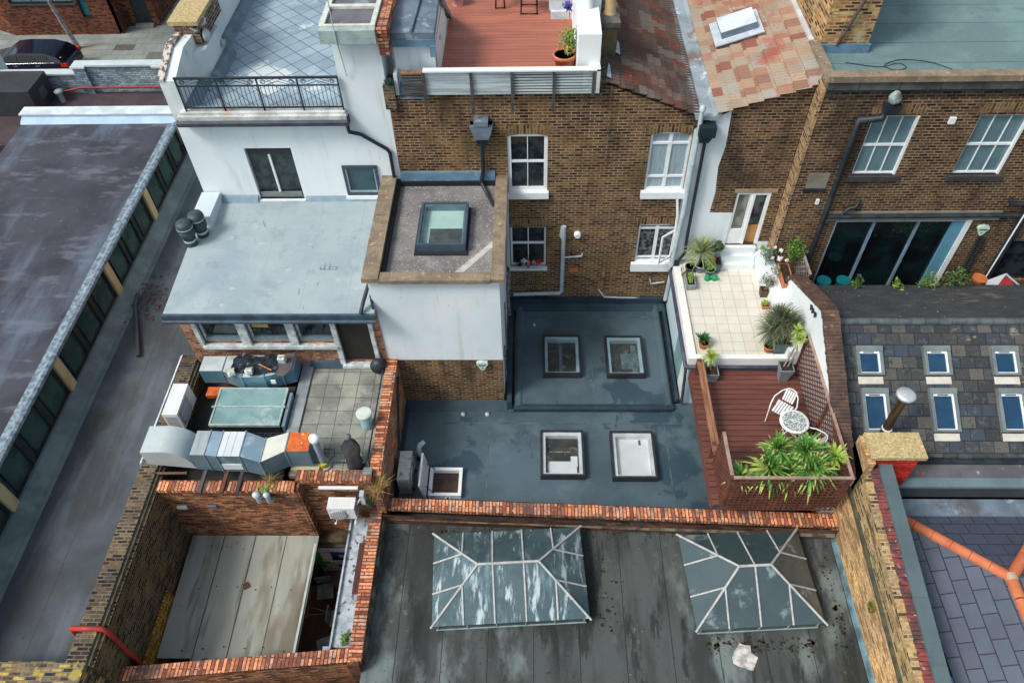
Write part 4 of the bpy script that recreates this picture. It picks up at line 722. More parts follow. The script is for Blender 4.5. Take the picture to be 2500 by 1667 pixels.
b = B(); b.tube([(7.55, YR - .1, 3.9), (12.5, YR - .1, 3.92)], .06, 8); b.tube([(7.9, YR - .1, 3.95), (8.0, YR - .1, 4.15), (8.2, YR - .08, 4.2), (8.25, YR - .04, 4.4)], .04, 6); b.build('horizontal_drain', BLACKP, T)
b = B(); b.tube([(8.0, YR - .1, 7.0), (7.95, YR - .1, 6.8), (7.45, YR - .1, 6.75), (7.45, YR - .1, 6.5), (7.5, YR - .1, .6)], .065, 10); b.build('black_downpipe', BLACKP, T)
b = B(); b.prism([(7.9, 6.98), (8.2, 6.98), (8.24, 7.2), (7.88, 7.2)], 'y', YR - .24, YR - .02); b.build('hopper', BLACKP, T); b = B(); b.lathe(8.05, YR - .14, [(.05, 7.2), (.13, 7.26), (.15, 7.38), (.06, 7.5)], 10); b.build('hopper_ball', mat('pale_hopper_ball', (.3, .4, .45), (.15, .14, .1), 5, .6), T)
b = B(); b.tube([(12.5, YR - .1, 4.6), (12.58, YR - .1, .8)], .09, 10); b.tube([(12.5, YR - .1, 4.3), (12.0, YR - .1, 4.3), (11.98, YR - .04, 4.45)], .045, 6); b.build('thick_drain', BLACKP, T)
b = B(); b.tube([(11.75, YR - .06, 3.2), (11.8, YR - .06, 2.2), (11.9, YR - .06, 1.0)], .035, 6); b.tube([(11.9, YR - .06, 3.1), (12.0, YR - .06, 1.0)], .03, 6); b.build('cable_run', BLACKP, T)
b = B(); b.tube([(12.44, YR - .2, 4.2), (12.46, YR - .2, .9)], .02, 6); b.build('white_pole', WPAINT, T)
def alarm(T, x, y, z):
    b = B(); b.prism([(x - .15, z + .1), (x - .13, z + .16), (x, z + .19), (x + .13, z + .16), (x + .15, z + .1), (x + .05, z - .1), (x, z - .14), (x - .05, z - .1)], 'y', y - .09, y); o = b.build('alarm_box', mat('alarm_cream', (.55, .68, .6), (.5, .62, .54), 4, .5), T)
    B().box(x - .1, x + .1, y - .093, y - .09, z + .04, z + .09).build('label_strip', mat('alarm_dark', (.05, .12, .1), None, 40, .6), o); B().box(x - .02, x + .02, y - .093, y - .09, z - .06, z - .02).build('keyhole_mark', BLACKP, o)
alarm(T, 11.72, YR, 3.35)
B().box(9.54, 9.68, YR - .06, YR, 6.6, 6.76).build('junction_box', WPAINT, T); B().box(7.16, 7.24, YR - .05, YR, 4.25, 4.4).build('small_box', WPAINT, T)
B().box(6.78, 7.28, YR - .02, YR + .02, 4.75, 5.2).build('patched_block', mat('cement_patch', (.22, .2, .16), (.16, .145, .12), 2, .95), T); B().box(6.74, 7.3, YR - .05, YR, 4.66, 4.75).build('patch_sill', BLACKP, T)
B().box(12.6, 14, YR + .08, YR + .1, 1.5, 2.95).build('side_window', G_DARK, T)
# low items in front of the glass doors
b = B(); b.box(7.0, 16, 13.6, YR, -.2, .2); struct(b, 'rear_patio', mat('patio_grey', (.1, .1, .1), None, 2, .9))
for i, x in enumerate((7.97, 8.5)):
    b = B(); b.lathe(x, 15.1, [(.16, .2), (.17, .3), (.16, 1.8), (.19, 1.84), (.19, 1.9)], 16); single(b, 'tall_urn', TEALC, 'tall teal cylinder pot by the glass doors, %s' % ('nearest the drainpipe' if i == 0 else 'the second from the drainpipe'), 'pot', 'teal pots by the glass doors')

# ================================================================== TILED COTTAGE (right, with roof windows)
T = thing('tiled_cottage', 'low building with a mossy grey tiled roof and six small roof windows', 'building', (9.5, 11.5, G))
ZR = 3.36; YRD = 12.25
def fz(y): return ZR - .5 * (YRD - y)
b = B(); b.prism([(YRD, ZR), (9.42, fz(9.42)), (9.42, fz(9.42) - .06), (YRD, ZR - .1), (YRD + .02, ZR - .1)], 'x', 7.0, 17); b.build('front_roof_slope', TILED, T)
b = B(); b.prism([(YRD + .02, ZR), (14.62, ZR - .5 * 2.35), (14.62, ZR - 1.25), (YRD + .02, ZR - .1)], 'x', 7.0, 17); b.build('back_roof_slope', TILEB, T)
b = B()
for i in range(32): 
    x = 7.0 + i * .46 * .68; b.tube([(x, YRD, ZR + .01), (x + .3, YRD, ZR + .01)], .085 if i % 2 else .09, 10)
b.build('ridge_tiles', mat('ridge_grey', (.1, .12, .13), (.06, .075, .085), 3, .8), T)
b = B(); b.box(7.0, 17, 9.5, 14.5, G, 1.7); b.build('wall', STOCKR, T)
RM = Matrix.Translation((0, YRD, ZR)) @ Matrix.Rotation(math.atan(.5), 4, 'X')
fr_m = mat('velux_grey', (.17, .2, .2), (.13, .15, .15), 2, .45)
def roofwin(x, s0, s1, w_=.53, slab=True):
    # s measured down the slope from the ridge
    k = B(); k.M = RM; a, c = x - w_ / 2 - .04, x + w_ / 2 + .04
    k.box(a, c, -s1, -s1 + .05, .0, .09); k.box(a, a + .07, -s1 + .05, -s0 - .13, .0, .1); k.box(c - .07, c, -s1 + .05, -s0 - .13, .0, .1); k.box(a, c, -s0 - .13, -s0, 0, .12)
    o = k.build('roof_window', fr_m, T)
    f = B(); f.M = RM; f.box(a + .07, a + .09, -s1 + .05, -s0 - .13, .02, .07); f.box(c - .11, c - .07, -s1 + .05, -s0 - .13, .02, .07); f.box(a + .09, c - .11, -s1 + .05, -s1 + .07, .02, .07); f.box(a + .09, c - .11, -s0 - .18, -s0 - .13, .02, .07); f.build('frame', WPAINT, o)
    g = B(); g.M = RM; g.box(a + .08, c - .1, -s1 + .06, -s0 - .17, .03, .045); g.build('glass', G_VEL, o)
    h = B(); h.M = RM; h.box(x - .13, x + .11, -s0 - .17, -s0 - .145, .07, .075); h.build('vent_bar', DARKM, o)
    if slab:
        g = B(); g.M = RM; g.box(a + .02, c - .02, -s1 - .2, -s1 - .03, .0, .014); g.build('apron', mat('pale_apron', (.58, .54, .48), (.5, .46, .4), 3, .8), o)
for x in (7.8, 9.35, 10.9): roofwin(x, .6, 1.29)
for x in (7.83, 9.37, 10.9): roofwin(x, 1.6, 2.6)
# party gable wall: white towards the terrace, brick coping
T2 = thing('party_gable_wall', 'white gable wall beside the cream terrace, capped with worn brown brick', 'wall', (6.8, 12, 1.5))
prof = [(8.7, 2.15), (9.4, 2.42), (12.2, 3.78), (14.3, 2.75), (14.55, 2.3)]
b = B(); b.prism([(8.7, .4)] + prof + [(14.55, .4)], 'x', 6.7, 7.0); b.build('rendered_face', WHITE, T2)
b = B(); b.rot = 0
rnd = random.Random(3)
for (a, c) in zip(prof, prof[1:]):
    L = math.hypot(c[0] - a[0], c[1] - a[1]); n = max(1, int(L / .085))
    ux, uz = (c[0] - a[0]) / L, (c[1] - a[1]) / L
    for i in range(n):
        s0 = i * L / n + .004; s1 = (i + 1) * L / n - .004; j = rnd.uniform(0, .012); wv = rnd.uniform(-.008, .008)
        q = [(a[0] + ux * s0, a[1] + uz * s0), (a[0] + ux * s1, a[1] + uz * s1)]; q += [(q[1][0] - uz * (.11 + j), q[1][1] + ux * (.11 + j)), (q[0][0] - uz * (.11 + j), q[0][1] + ux * (.11 + j))]
        b.prism(q, 'x', 6.66 + wv, 7.03 + wv)
b.build('brick_coping', mat('worn_brown_brick', (.12, .07, .05), (.065, .04, .034), 3, .9, spots=[((.32, .16, .08), 4, .64, .7), ((.5, .45, .4), 9, .74, .77), ((.05, .035, .03), 6, .6, .68)], bump=.4), T2)
b = B(); b.prism([(13.9, 1.9), (14.55, 1.9), (14.55, 2.3), (14.0, 2.35), (13.7, 2.5)], 'x', 6.6, 6.7); b.build('white_return', WHITE, T2)
orn = mat('bird_dark', (.012, .012, .02), (.02, .02, .03), 30, .7)
for i, (y, z) in enumerate(((12.72, 3.35), (12.6, 3.37), (12.42, 3.42))):
    b = B(); b.prism([(y - .07, z), (y, z + .07), (y + .09, z + .02), (y + .03, z - .03), (y + .01, z - .1), (y - .03, z - .02)], 'x', 6.66, 6.69); b.build('bird_ornament', orn, T2)
b = B(); b.tube([(7.75, 9.62, 2.2), (7.77, 9.68, 3.2), (7.78, 9.7, 3.8)], .095, 12, m=0); b2 = b
T3 = thing('metal_flue', 'brown streaked metal flue with a round cowl behind the lichen covered chimney slab', 'flue', (7.75, 9.65, 2))
b.build('pipe', mat('streaked_flue', (.13, .09, .04), (.06, .045, .03), 2, .35, .5, .6, stretch=(8, 8, .6)), T3)
b = B(); b.lathe(7.79, 9.71, [(.12, 3.78), (.13, 3.86), (.2, 3.88), (.2, 3.93), (.14, 3.955), (.03, 3.97)], 24); b.build('cowl', mat('pale_cowl', (.6, .62, .62), (.45, .5, .52), 3, .35, .5, .4), T3)
b = B(); b.lathe(7.755, 9.64, [(.105, 2.75), (.11, 2.78)], 14); b.build('band', WPAINT, T3)

# lead flat and parapet below the cottage roof
T = thing('lead_flat_parapet', 'strip of brown lead flat roof with a blue grey parapet below the tiled cottage roof', 'parapet', (10, 9, 1))
b = B(); b.box(7.3, 17, 8.9, 9.42, 1.72, 1.8); b.build('lead_flat', mat('brown_lead_flat', (.14, .13, .14), (.09, .085, .095), 1, .6, .4, spots=[((.3, .34, .36), 2.5, .63, .7), ((.17, .1, .08), .8, .5, .7)]), T)
b = B(); b.box(7.3, 17, 8.7, 8.93, 1.8, 1.88); b.build('coping', mat('blue_parapet_top', (.13, .19, .21), (.1, .15, .165), 1, .7), T)
b = B(); b.box(7.3, 17, 8.72, 8.9, G, 1.8); b.build('wall', mat('shadowed_parapet_wall', (.045, .055, .06), None, 2, .9), T)  # face kept near black, its shadow put into the colour
b = B(); b.box(7.3, 9.42, 9.0, 9.4, 1.2, 1.6) if 0 else b.box(7.3, 17, 9.32, 9.5, 1.8, 1.86); b.build('eaves_gutter', BLACKP, T)

# ================================================================== BOUNDARY WALL right of the black roof + chimney slab
T = thing('right_boundary_wall', 'yellow brick boundary wall with a grey coping and a red painted chimney end', 'wall', (7.1, 7, .3))
def slab(b, x0, x1, za, zb, base, y0=3.6, y1=9.42, m=0):
    b.prism([(y0, base), (y0, za), (y1, zb), (y1, base)], 'x', x0, x1, m)
b = B(); slab(b, 6.95, 7.04, 1.45, 1.85, -.5); b.build('lower_brickwork', YELLOWB, T)
b = B(); slab(b, 7.0, 7.2, 1.95, 2.72, -.5, y1=9.3); b.build('upper_brickwork', brick('mossy_upper_brick', (.26, .16, .08), (.09, .06, .04), (.36, .25, .12), (.42, .34, .2), spots=[((.05, .04, .03), 1.2, .52, .66, (1, .5, 2), .8), ((.45, .38, .22), 5, .64, .72, (1, 1, 1), .6)]), T)
b = B(); b.prism([(3.6, 1.42), (3.6, 1.5), (9.4, 1.95), (9.4, 1.83)], 'x', 6.94, 7.05); b.build('drip_course', mat('mossy_drip', (.05, .05, .04), (.1, .09, .05), 5, .95), T)
b = B()
rnd = random.Random(9)
for i in range(66):
    y = 3.65 + i * .0765; z = 1.92 + (y - 3.6) * .14; b.box(7.16 + rnd.uniform(-.01, .01), 7.34, y, y + .068, z - .1, z + .06 + rnd.uniform(-.015, .02))
b.build('crumbling_brick_edge', mat('red_crumbling_brick', (.25, .06, .055), (.11, .05, .05), 3.5, .9, spots=[((.42, .3, .25), 9, .66, .72), ((.05, .04, .04), 5, .58, .66)], bump=.5), T)
b = B(); b.prism([(3.6, 1.95), (3.6, 2.03), (8.75, 2.74), (8.75, 2.66)], 'x', 7.33, 7.62); b.build('coping', CONC, T)
b = B(); slab(b, 7.36, 7.6, 1.95, 2.66, G, y1=8.7); b.build('far_side', mat('grey_far_side', (.12, .14, .15), None, 2, .9), T)
b = B(); b.box(7.14, 8.12, 8.74, 9.26, .3, 3.02); b.M = None; b.build('chimney_shaft', REDPAINT, T)
b = B(); b.box(7.0, 7.15, 8.6, 9.3, 1.3, 3.0); b.build('shaft_side', YELLOWB, T)
b = B(); b.box(7.06, 8.2, 8.66, 9.3, 3.02, 3.12); b.build('chimney_slab', LICHEN, T)
b = B(); b.box(6.86, 6.97, 6.1, 6.28, 1.3, 1.5); b.build('stone_bracket', mat('mossy_bracket', (.05, .045, .02), (.22, .17, .04), 8, .95), T)

# ================================================================== SLATE ROOF BUILDING (bottom right)
T = thing('slate_roof_building', 'building with a hipped blue slate roof and terracotta ridge tiles', 'building', (10, 6, G))
ex, ey, ez, ap = 8.17, 8.35, 1.2, (9.72, 6.67, 1.8)
b = B(); b.face([(ex, -2, ez), (ex, ey, ez), ap, (9.72, -2, 1.8)]); b.build('side_roof_slope', SLATE, T)
b = B(); b.face([(ex, ey, ez), (13, ey, ez), (11.27, 6.67, 1.8), ap]); b.build('back_roof_slope', SLATEX, T)
b = B(); b.face([(9.72, -2, 1.8), ap, (11.27, 6.67, 1.8), (11.27, -2, 1.8)]); b.build('top_roof_slope', SLATE, T)
def ridge(b, p, q, n, r=.12):
    p, q = Vector(p), Vector(q)
    for i in range(n):
        a = p.lerp(q, i / n + .002); c = p.lerp(q, (i + 1) / n - .002); b.tube([a, c], r, 10)
b = B(); ridge(b, (ex, ey, ez - .03), (ap[0], ap[1], 1.77), 6); ridge(b, (ap[0], ap[1], 1.77), (9.72, -2, 1.77), 19); ridge(b, (ap[0], ap[1], 1.77), (11.4, 8.35, 1.5), 6); b.build('ridge_tiles', TERRA, T)
b = B(); b.tube([(9.72, 6.6, 1.78), (9.72, 6.74, 1.78)], .125, 10); b.build('ridge_cap', mat('ridge_mortar', (.5, .36, .25), None, 4, .9), T)
b = B(); b.box(7.7, 17, ey, 8.72 + .0, ez - .1, ez - .05) if 0 else b.box(7.72, ex, -2, 8.3, 1.0, 1.14); b.build('side_gutter', LEAD, T)
b = B(); b.box(7.9, 17, ey - .02, 9.6, .42, .52) if 0 else b.prism([(8.72, 1.4), (8.72, 1.3), (8.34, 1.2), (8.34, 1.0), (8.72, 1.0)], 'x', 7.7, 17); b.build('lead_gutter', LEAD, T)
b = B(); b.box(7.72, 17, -2, 8.7, G, .99); b.build('wall', SOOTB, T)
b = B(); b.box(ex - .4, ex - .02, 4.4, 4.9, 1.14, 1.2); b.build('lead_step', LEADB, T)

# ================================================================== BLACK FELT ROOF BUILDING (bottom)
T = thing('felt_roof_building', 'flat roofed building with a stained black felt roof edged by orange brick parapets', 'building', (2, 6, G))
b = B(); b.box(-3.62, 6.95, -3, 8.7, .2, .35); b.build('roof', FELT, T)
def skew(x, ya, yb): return ya + (yb - ya) * (x + 3.84) / 10.8
b = B()
b.face([(-3.56, 8.52, .35), (6.95, 8.2, .35), (6.95, 8.2, .78), (-3.56, 8.52, .78)]); b.face([(-3.84, 9.0, .78), (6.95, 8.62, .78), (6.95, 8.62, -.2), (-3.84, 9.0, -.2)])
b.box(-3.84, -3.6, 5.1, 8.6, -3, .78); b.build('parapet_wall', WINEB, T)
b = B(); b.rot = 1; b.face([(-3.56, 8.68, .8), (6.95, 8.28, .8), (6.95, 8.6, .8), (-3.84, 8.97, .8), (-3.84, 8.68, .8)]); b.face([(-3.84, 8.68, .8), (6.95, 8.28, .8), (6.95, 8.28, .7), (-3.84, 8.68, .7)]); b.rot = 0
b.face([(-3.84, 5.2, .802), (-3.56, 5.2, .802), (-3.56, 8.68, .802), (-3.84, 8.68, .802)]); b.face([(-3.56, 5.2, .802), (-3.56, 5.2, .68), (-3.56, 8.68, .68), (-3.56, 8.68, .802)])
b.rot = 1; b.face([(-3.56, 5.2, .8), (-3.56, 5.47, .8), (-3.84, 5.45, .8), (-8.9, 4.98, .8), (-8.9, 4.7, .8)][:5]); b.face([(-8.9, 4.7, .8), (-3.56, 5.2, .8), (-3.56, 5.2, .7), (-8.9, 4.7, .7)]); b.build('brick_coping', COPB, T)
b = B(); b.prism([(8.16, .58), (8.28, .6), (8.3, .66), (8.1, .6)], 'x', -3.5, 6.9) if 0 else b.face([(-3.5, 8.6, .6), (6.9, 8.2, .6), (6.9, 8.12, .57), (-3.5, 8.5, .57)]); b.box(-3.58, -3.5, 5.3, 8.6, .35, .68); b.build('lead_flashing', mat('dark_flashing', (.14, .13, .09), (.04, .04, .035), 4, .9), T)
b = B(); b.face([(-8.9, 4.7, .78), (-3.56, 5.2, .78), (-3.56, 5.2, -3), (-8.9, 4.7, -3)]); b.face([(-8.9, 4.96, .78), (-3.84, 5.44, .78), (-3.84, 5.44, -4), (-8.9, 4.96, -4)]); b.build('yard_side_wall', YARDR, T)
b = B(); b.box(-8.9, -3.6, -3, 4.6, -.3, .2); b.build('lower_roof', mat('lower_felt', (.03, .03, .03), None, 2, .9), T)
b = B(); b.prism([(6.95, .35), (6.95, .47), (6.92, .45), (6.87, .352)], 'y', 3, 8.2); b.build('pale_blue_flashing', mat('pale_blue_flashing', (.13, .23, .27), (.06, .1, .12), 3, .7), T)
def lantern(T, cx, cy, hx, hy, rx, zr, gm, rz, nx, skewx=0):
    M = Matrix.Translation((cx, cy, .35)) @ Matrix.Rotation(R_(rz), 4, 'Z'); e = .36
    k = B(); k.M = M; k.box(-hx + .09, hx - .09, -hy + .09, hy - .09, 0, .1); k.box(-hx + .06, hx - .06, -hy + .05, hy - .06, .1, e); o = k.build('roof_lantern', mat('lantern_upstand', (.03, .05, .06), (.05, .07, .08), 3, .3, .5), T)
    z1 = e + .02; A = [(-hx, -hy, z1), (hx, -hy, z1), (hx, hy, z1), (-hx, hy, z1)]; r0, r1 = (-rx, 0, zr), (rx, 0, zr)
    g = B(); g.M = M
    g.face([A[0], A[1], r1, r0]); g.face([A[1], A[2], r1]); g.face([A[2], A[3], r0, r1]); g.face([A[3], A[0], r0]); g.face(A[::-1]); g.build('glass', gm, o)
    f = B(); f.M = M; r = .022; up = Vector((0, 0, .012))
    def bar(p, q, rr=r): f.tube([Vector(p) + up, Vector(q) + up], rr, 6)
    def lp(p, q, t): return tuple(Vector(p).lerp(Vector(q), t))
    for a, c in ((A[0], r0), (A[1], r1), (A[2], r1), (A[3], r0)): bar(tuple(Vector(a) + (Vector(a) - Vector(c)) * .03), c, .028)
    bar(r0, r1, .032)
    for i in range(1, nx):
        x = -hx + 2 * hx * i / nx
        for s_, yy in ((0, -hy), (1, hy)):
            if abs(x) <= rx + .01: bar((x, yy, z1), (x, 0, zr))
            else:
                t = (hx - abs(x)) / (hx - rx); sg = 1 if x > 0 else -1; bar((x, yy, z1), (x, yy * (1 - t), z1 + (zr - z1) * t))
    for yy in (-hy / 3, hy / 3):
        for sg in (-1, 1):
            t = (hy - abs(yy)) / hy; bar((sg * hx, yy, z1), (sg * (hx + (rx - hx) * t), yy, z1 + (zr - z1) * t))
    f.build('glazing_bars', BARW, o)
    f = B(); f.M = M
    for i in range(nx + 1):
        x = -hx + .11 + (2 * hx - .22) * i / nx; f.box(x - .014, x + .014, -hy + .03, -hy + .049, .05, e)
    f.box(-hx + .06, hx - .06, -hy + .025, -hy + .049, .06, .085); f.build('curb_frame', mat('curb_frame', (.3, .38, .38), None, 4, .5), o)
lantern(T, -.55, 7.1, 1.68, 1.06, .66, 1.0, LANT1, 3.6, 5)
lantern(T, 4.72, 7.08, 1.36, 1.08, .34, 1.0, LANT2, 3.6, 4)
rnd = random.Random(12)
b = B()
for i in range(620):
    u = rnd.random()
    x, y = (rnd.uniform(-3.3, 6.8), 8.35 - abs(rnd.gauss(0, .12))) if u < .35 else (6.7 - abs(rnd.gauss(0, .18)), rnd.uniform(3.5, 8.1)) if u < .6 else (1.5 + rnd.gauss(0, .25), rnd.uniform(6, 8)) if u < .75 else (rnd.uniform(3.6, 6), 5.75 + rnd.gauss(0, .1))
    s_ = rnd.uniform(.006, .04) * (1 if rnd.random() < .9 else 1.8); n = 6; b.face([(x + s_ * math.cos(k) * rnd.uniform(.6, 1.2), y + s_ * math.sin(k) * rnd.uniform(.6, 1.2), .356) for k in [q * 2 * math.pi / n for q in range(n)]])
b.build('moss_clumps', mat('black_moss', (.018, .016, .013), (.05, .042, .02), 20, 1), T, kind='stuff')
b = B(); rnd = random.Random(2); n = 14; b.face([(4.42 + .24 * math.cos(k * 2 * math.pi / n) * rnd.uniform(.7, 1.2), 5.5 + .3 * math.sin(k * 2 * math.pi / n) * rnd.uniform(.7, 1.2), .357) for k in range(n)]); b.build('white_stain', mat('chalky_stain', (.6, .56, .52), (.3, .29, .27), 6, .95, bump=.3), T)

# ================================================================== MEMBRANE ROOF EXTENSION (centre)
T = thing('membrane_roof_extension', 'flat roofed extension with a slate blue membrane roof and four dark framed rooflights', 'building', (1, 12, G))
b = B(); b.box(-3.5, 6.4, 8.6, 12.3, -.3, 0); b.build('lower_roof', MEMB, T)
b = B(); b.box(-.52, 3.72, 12.06, YW - .01, -.1, .16); b.prism([(-.52, .16), (-.42, .2), (-.36, .2), (-.3, .16)], 'y', 12.1, 15.8); b.prism([(3.72, .16), (3.66, .21), (3.58, .21), (3.52, .16)], 'y', 12.1, 15.8); b.build('upper_roof', MEMB, T)
b = B(); b.prism([(12.02, -.02), (12.02, .12), (12.06, .175), (12.16, .165), (12.16, -.02)], 'x', -.54, 3.74); b.prism([(15.55, .16), (15.8, .22), (15.8, .42), (15.91, .42), (15.91, .16)], 'x', -.7, 3.85); b.prism([(-.72, -.05), (-.72, .3), (-.6, .3), (-.56, -.05)], 'y', 12.1, 15.9); b.box(3.82, 3.9, 12.3, 15.9, -.1, .2); b.prism([(12.0, 0), (12.31, .12), (12.31, 0)], 'x', -3.5, -.72); b.prism([(-3.5, 0), (-3.5, .16), (-3.47, .16), (-3.38, 0)], 'y', 8.9, 12.2)
b.build('dark_upstand', mat('dark_upstand', (.018, .035, .05), (.028, .05, .068), 2, .45), T)
b = B(); b.box(-.54, 3.74, 12.0, 12.02, .04, .06); b.prism([(3.74, -.1), (3.74, .05), (3.95, .05), (3.95, -.1)], 'y', 12.3, 15.8); b.build('gutter_strip', BLACKP, T)
rooflight(T, .17, 1.29, 9.93, 11.3, 0, .2, mat('white_reveal', (.72, .76, .78), None, 2, .6), None); rooflight(T, 1.98, 3.1, 9.88, 11.28, 0, .2, MC['white_reveal'], ROOMW)
rooflight(T, .26, 1.32, 13.04, 14.46, .16, .2, mat('pale_blue_reveal', (.42, .58, .64), None, 2, .6), None); rooflight(T, 2.02, 3.08, 13.02, 14.43, .16, .2, MC['pale_blue_reveal'], None)
q = B(); q.box(.36, 1.1, 9.95 + .12, 10.45, .022, .03); q.box(.95, 1.12, 10.3, 10.6, .03, .034); q.build('white_ceiling_below', ROOMW, T)
q = B(); q.box(.4, .95, 10.72, 10.75, .022, .03); q.box(.34, .4, 10.4, 10.7, .022, .032); q.build('room_detail', mat('room_detail', (.35, .33, .25), (.1, .1, .08), 12, .8), T)
q = B(); q.box(2.72, 2.78, 10.95, 11.1, .022, .03); q.build('ceiling_mark', mat('mark_grey', (.1, .12, .14), None, 5, .8), T)
q = B(); q.box(.72, .8, 13.2, 14.2, .182, .19); q.build('room_detail', mat('room_blue', (.12, .17, .2), None, 4, .8), T); q = B(); q.box(2.45, 2.95, 13.35, 13.9, .182, .19); q.box(2.75, 2.9, 13.2, 14.2, .182, .192); q.build('room_detail', mat('room_green', (.06, .12, .11), (.16, .2, .22), 6, .8), T)
for k_, (x0_, x1_, y0_, y1_) in enumerate(((-3.4, 3.9, 11.62, 11.66), (-1.2, -1.17, 9.1, 11.6), (3.45, 3.48, 9.0, 11.6), (-.25, 3.5, 15.3, 15.33), (1.62, 1.65, 12.2, 15.3))):
    z_ = .16 if y0_ > 12.1 or k_ == 3 else 0; B().box(x0_, x1_, y0_, y1_, z_, z_ + .006).build('lap_seam', mat('membrane_seam', (.05, .075, .09), (.09, .13, .15), 4, .5), T)
# hatch
k = B(); k.box(-2.62, -1.8, 9.38, 9.46, 0, .16); k.box(-2.62, -1.8, 10.1, 10.18, 0, .16); k.box(-2.62, -2.54, 9.46, 10.1, 0, .16); k.box(-1.88, -1.8, 9.46, 10.1, 0, .16); o = k.build('roof_hatch', WPAINT, T)
B().box(-2.54, -1.88, 9.46, 10.1, .005, .02).build('hatch_well', mat('hatch_dark', (.03, .018, .014), (.06, .04, .03), 2, .8), o)
k = B(); k.M = Matrix.Translation((-2.66, 0, .16)) @ Matrix.Rotation(R_(-7), 4, 'Y'); k.box(-.05, .0, 9.3, 10.22, 0, .62); k.build('open_lid', mat('white_lid', (.78, .78, .78), None, 2, .4), o)
k = B(); k.M = Matrix.Translation((-2.72, 9.76, .48)) @ Matrix.Rotation(R_(-97), 4, 'Y'); k.lathe(0, 0, [(.3, 0), (.26, .08), (.12, .13), (.02, .14)], 20); k.build('lid_dome', glass('dome_plastic', (.28, .36, .4), .15, .3), o)
k = B(); k.tube([(-2.66, 10.05, .55), (-2.5, 10.12, .16)], .012, 5); k.tube([(-2.66, 9.5, .4), (-2.48, 9.44, .16)], .012, 5); k.build('stay', BLACKP, o)
# pipes on the membrane roof
b = B(); b.tube([(-2.93, 10.55, 0), (-2.93, 10.55, .42), (-2.9, 10.62, .5), (-2.8, 10.72, .5)], .06, 10); b.lathe(-2.93, 10.55, [(.1, 0), (.075, .16)], 12, m=1); b.build('bent_vent_pipe', [GREYP, BLACKP], T)
b = B(); b.tube([(-2.06, 9.05, 0), (-2.06, 9.05, .62)], .055, 12); b.build('vent_pipe', GREYP, T)
b = B(); b.lathe(-2.06, 9.05, [(.04, .622), (.0, .622)], 12) if 0 else b.tube([(-2.06, 9.05, .615), (-2.06, 9.05, .623)], .04, 12); b.build('pipe_bore', BLACKP, T)
for x in (-1.9, -1.25):
    b = B(); b.lathe(x, 11.92, [(.06, .0), (.06, .05), (.0, .06)], 12); b.build('small_vent_cap', GREYP, T)
b = B(); b.lathe(.02, 15.0, [(.04, .16), (.03, .22), (.0, .24)], 8); b.build('small_fixing', GREYP, T)
alarm(T, -1.31, 12.31, 1.68)

# ================================================================== CREAM TERRACE EXTENSION
T = thing('terrace_extension', 'white rendered extension carrying a cream tiled roof terrace', 'building', (5, 14, G))
ZT = 1.88
b = B(); b.box(4.1, 6.55, 12.42, YW - .01, 1.7, ZT); b.build('terrace_floor', TERR, T)
b = B(); b.box(3.9, 4.1, 12.27, 15.6, 1.66, 1.96); b.box(4.1, 6.5, 12.27, 12.42, 1.66, 1.96); b.build('kerb', mat('cream_kerb', (.76, .76, .72), (.7, .7, .67), 2, .6), T)
b = B(); b.box(6.34, 6.7, 12.3, 15.5, 1.7, 2.2); b.build('right_ledge', mat('rust_streaked_ledge', (.72, .74, .72), (.64, .67, .67), 1.4, .85, spots=[((.6, .26, .07), 1.8, .62, .7, (1, 1, 1), .8)]), T)
b = B(); b.wall('-x', 3.98, 12.34, 15.9, -.2, 1.7, .2); b.wall('-y', 12.34, 4.18, 6.6, -.2, 1.7, .2); b.build('wall', mat('sky_blue_white_wall', (.55, .68, .74), (.48, .62, .7), 1.2, .5), T)
b = B(); b.box(3.955, 3.975, 12.4, 12.95, .0, 1.6); b.build('window_panel', mat('white_side_panel', (.7, .74, .74), None, 2, .4), T); B().box(3.955, 3.975, 13.0, 13.85, .1, 1.55).build('side_window', G_BAL, T)
B().box(4.3, 4.36, 12.3, 12.34, 0, 1.6).build('front_frame', WPAINT, T); B().box(4.4, 6.3, 12.31, 12.33, .1, 1.4).build('front_window', G_BAL, T)
b = B(); b.tube([(3.86, 15.7, 1.7), (3.86, 12.22, 1.68), (6.35, 12.22, 1.68)], .05, 8); b.tube([(3.86, 12.2, 1.66), (3.88, 12.2, 1.4), (3.98, 12.24, .1)], .04, 8); b.build('gutter', mat('indigo_gutter', (.03, .03, .06), (.06, .06, .09), 4, .4), T)
# ================================================================== TIMBER DECK
T = thing('timber_deck', 'reddish brown timber deck raised beside the blue membrane roof', 'deck', (5.3, 10.3, 0))
b = B(); n = 25
for i in range(n):
    y = 8.42 + i * .1535; b.box(4.0 + random.Random(i).uniform(-.012, .012), 6.66, y, y + .134, 1.5, 1.53)
b.build('deck_boards', DECKB, T)
b = B(); b.box(4.06, 6.6, 8.45, 12.22, 1.36, 1.49); b.build('deck_frame', DARKW, T)
for x, y in ((4.4, 9.3), (4.4, 10.6), (4.4, 12.1), (6.4, 9.3), (6.4, 12.0)): B().box(x - .05, x + .05, y - .05, y + .05, 0, 1.36).build('leg', DARKW, T)
b = B(); b.box(3.99, 4.02, 8.42, 12.24, 1.2, 1.49); b.build('fascia_board', DECKB, T)
T = thing('deck_handrail', 'low brown timber handrail along the left edge of the deck', 'handrail', (4.15, 11, 1.53))
for y in (12.15, 9.7): B().box(4.08, 4.18, y - .05, y + .05, 1.53, 2.05).build('post', TRELB, T)
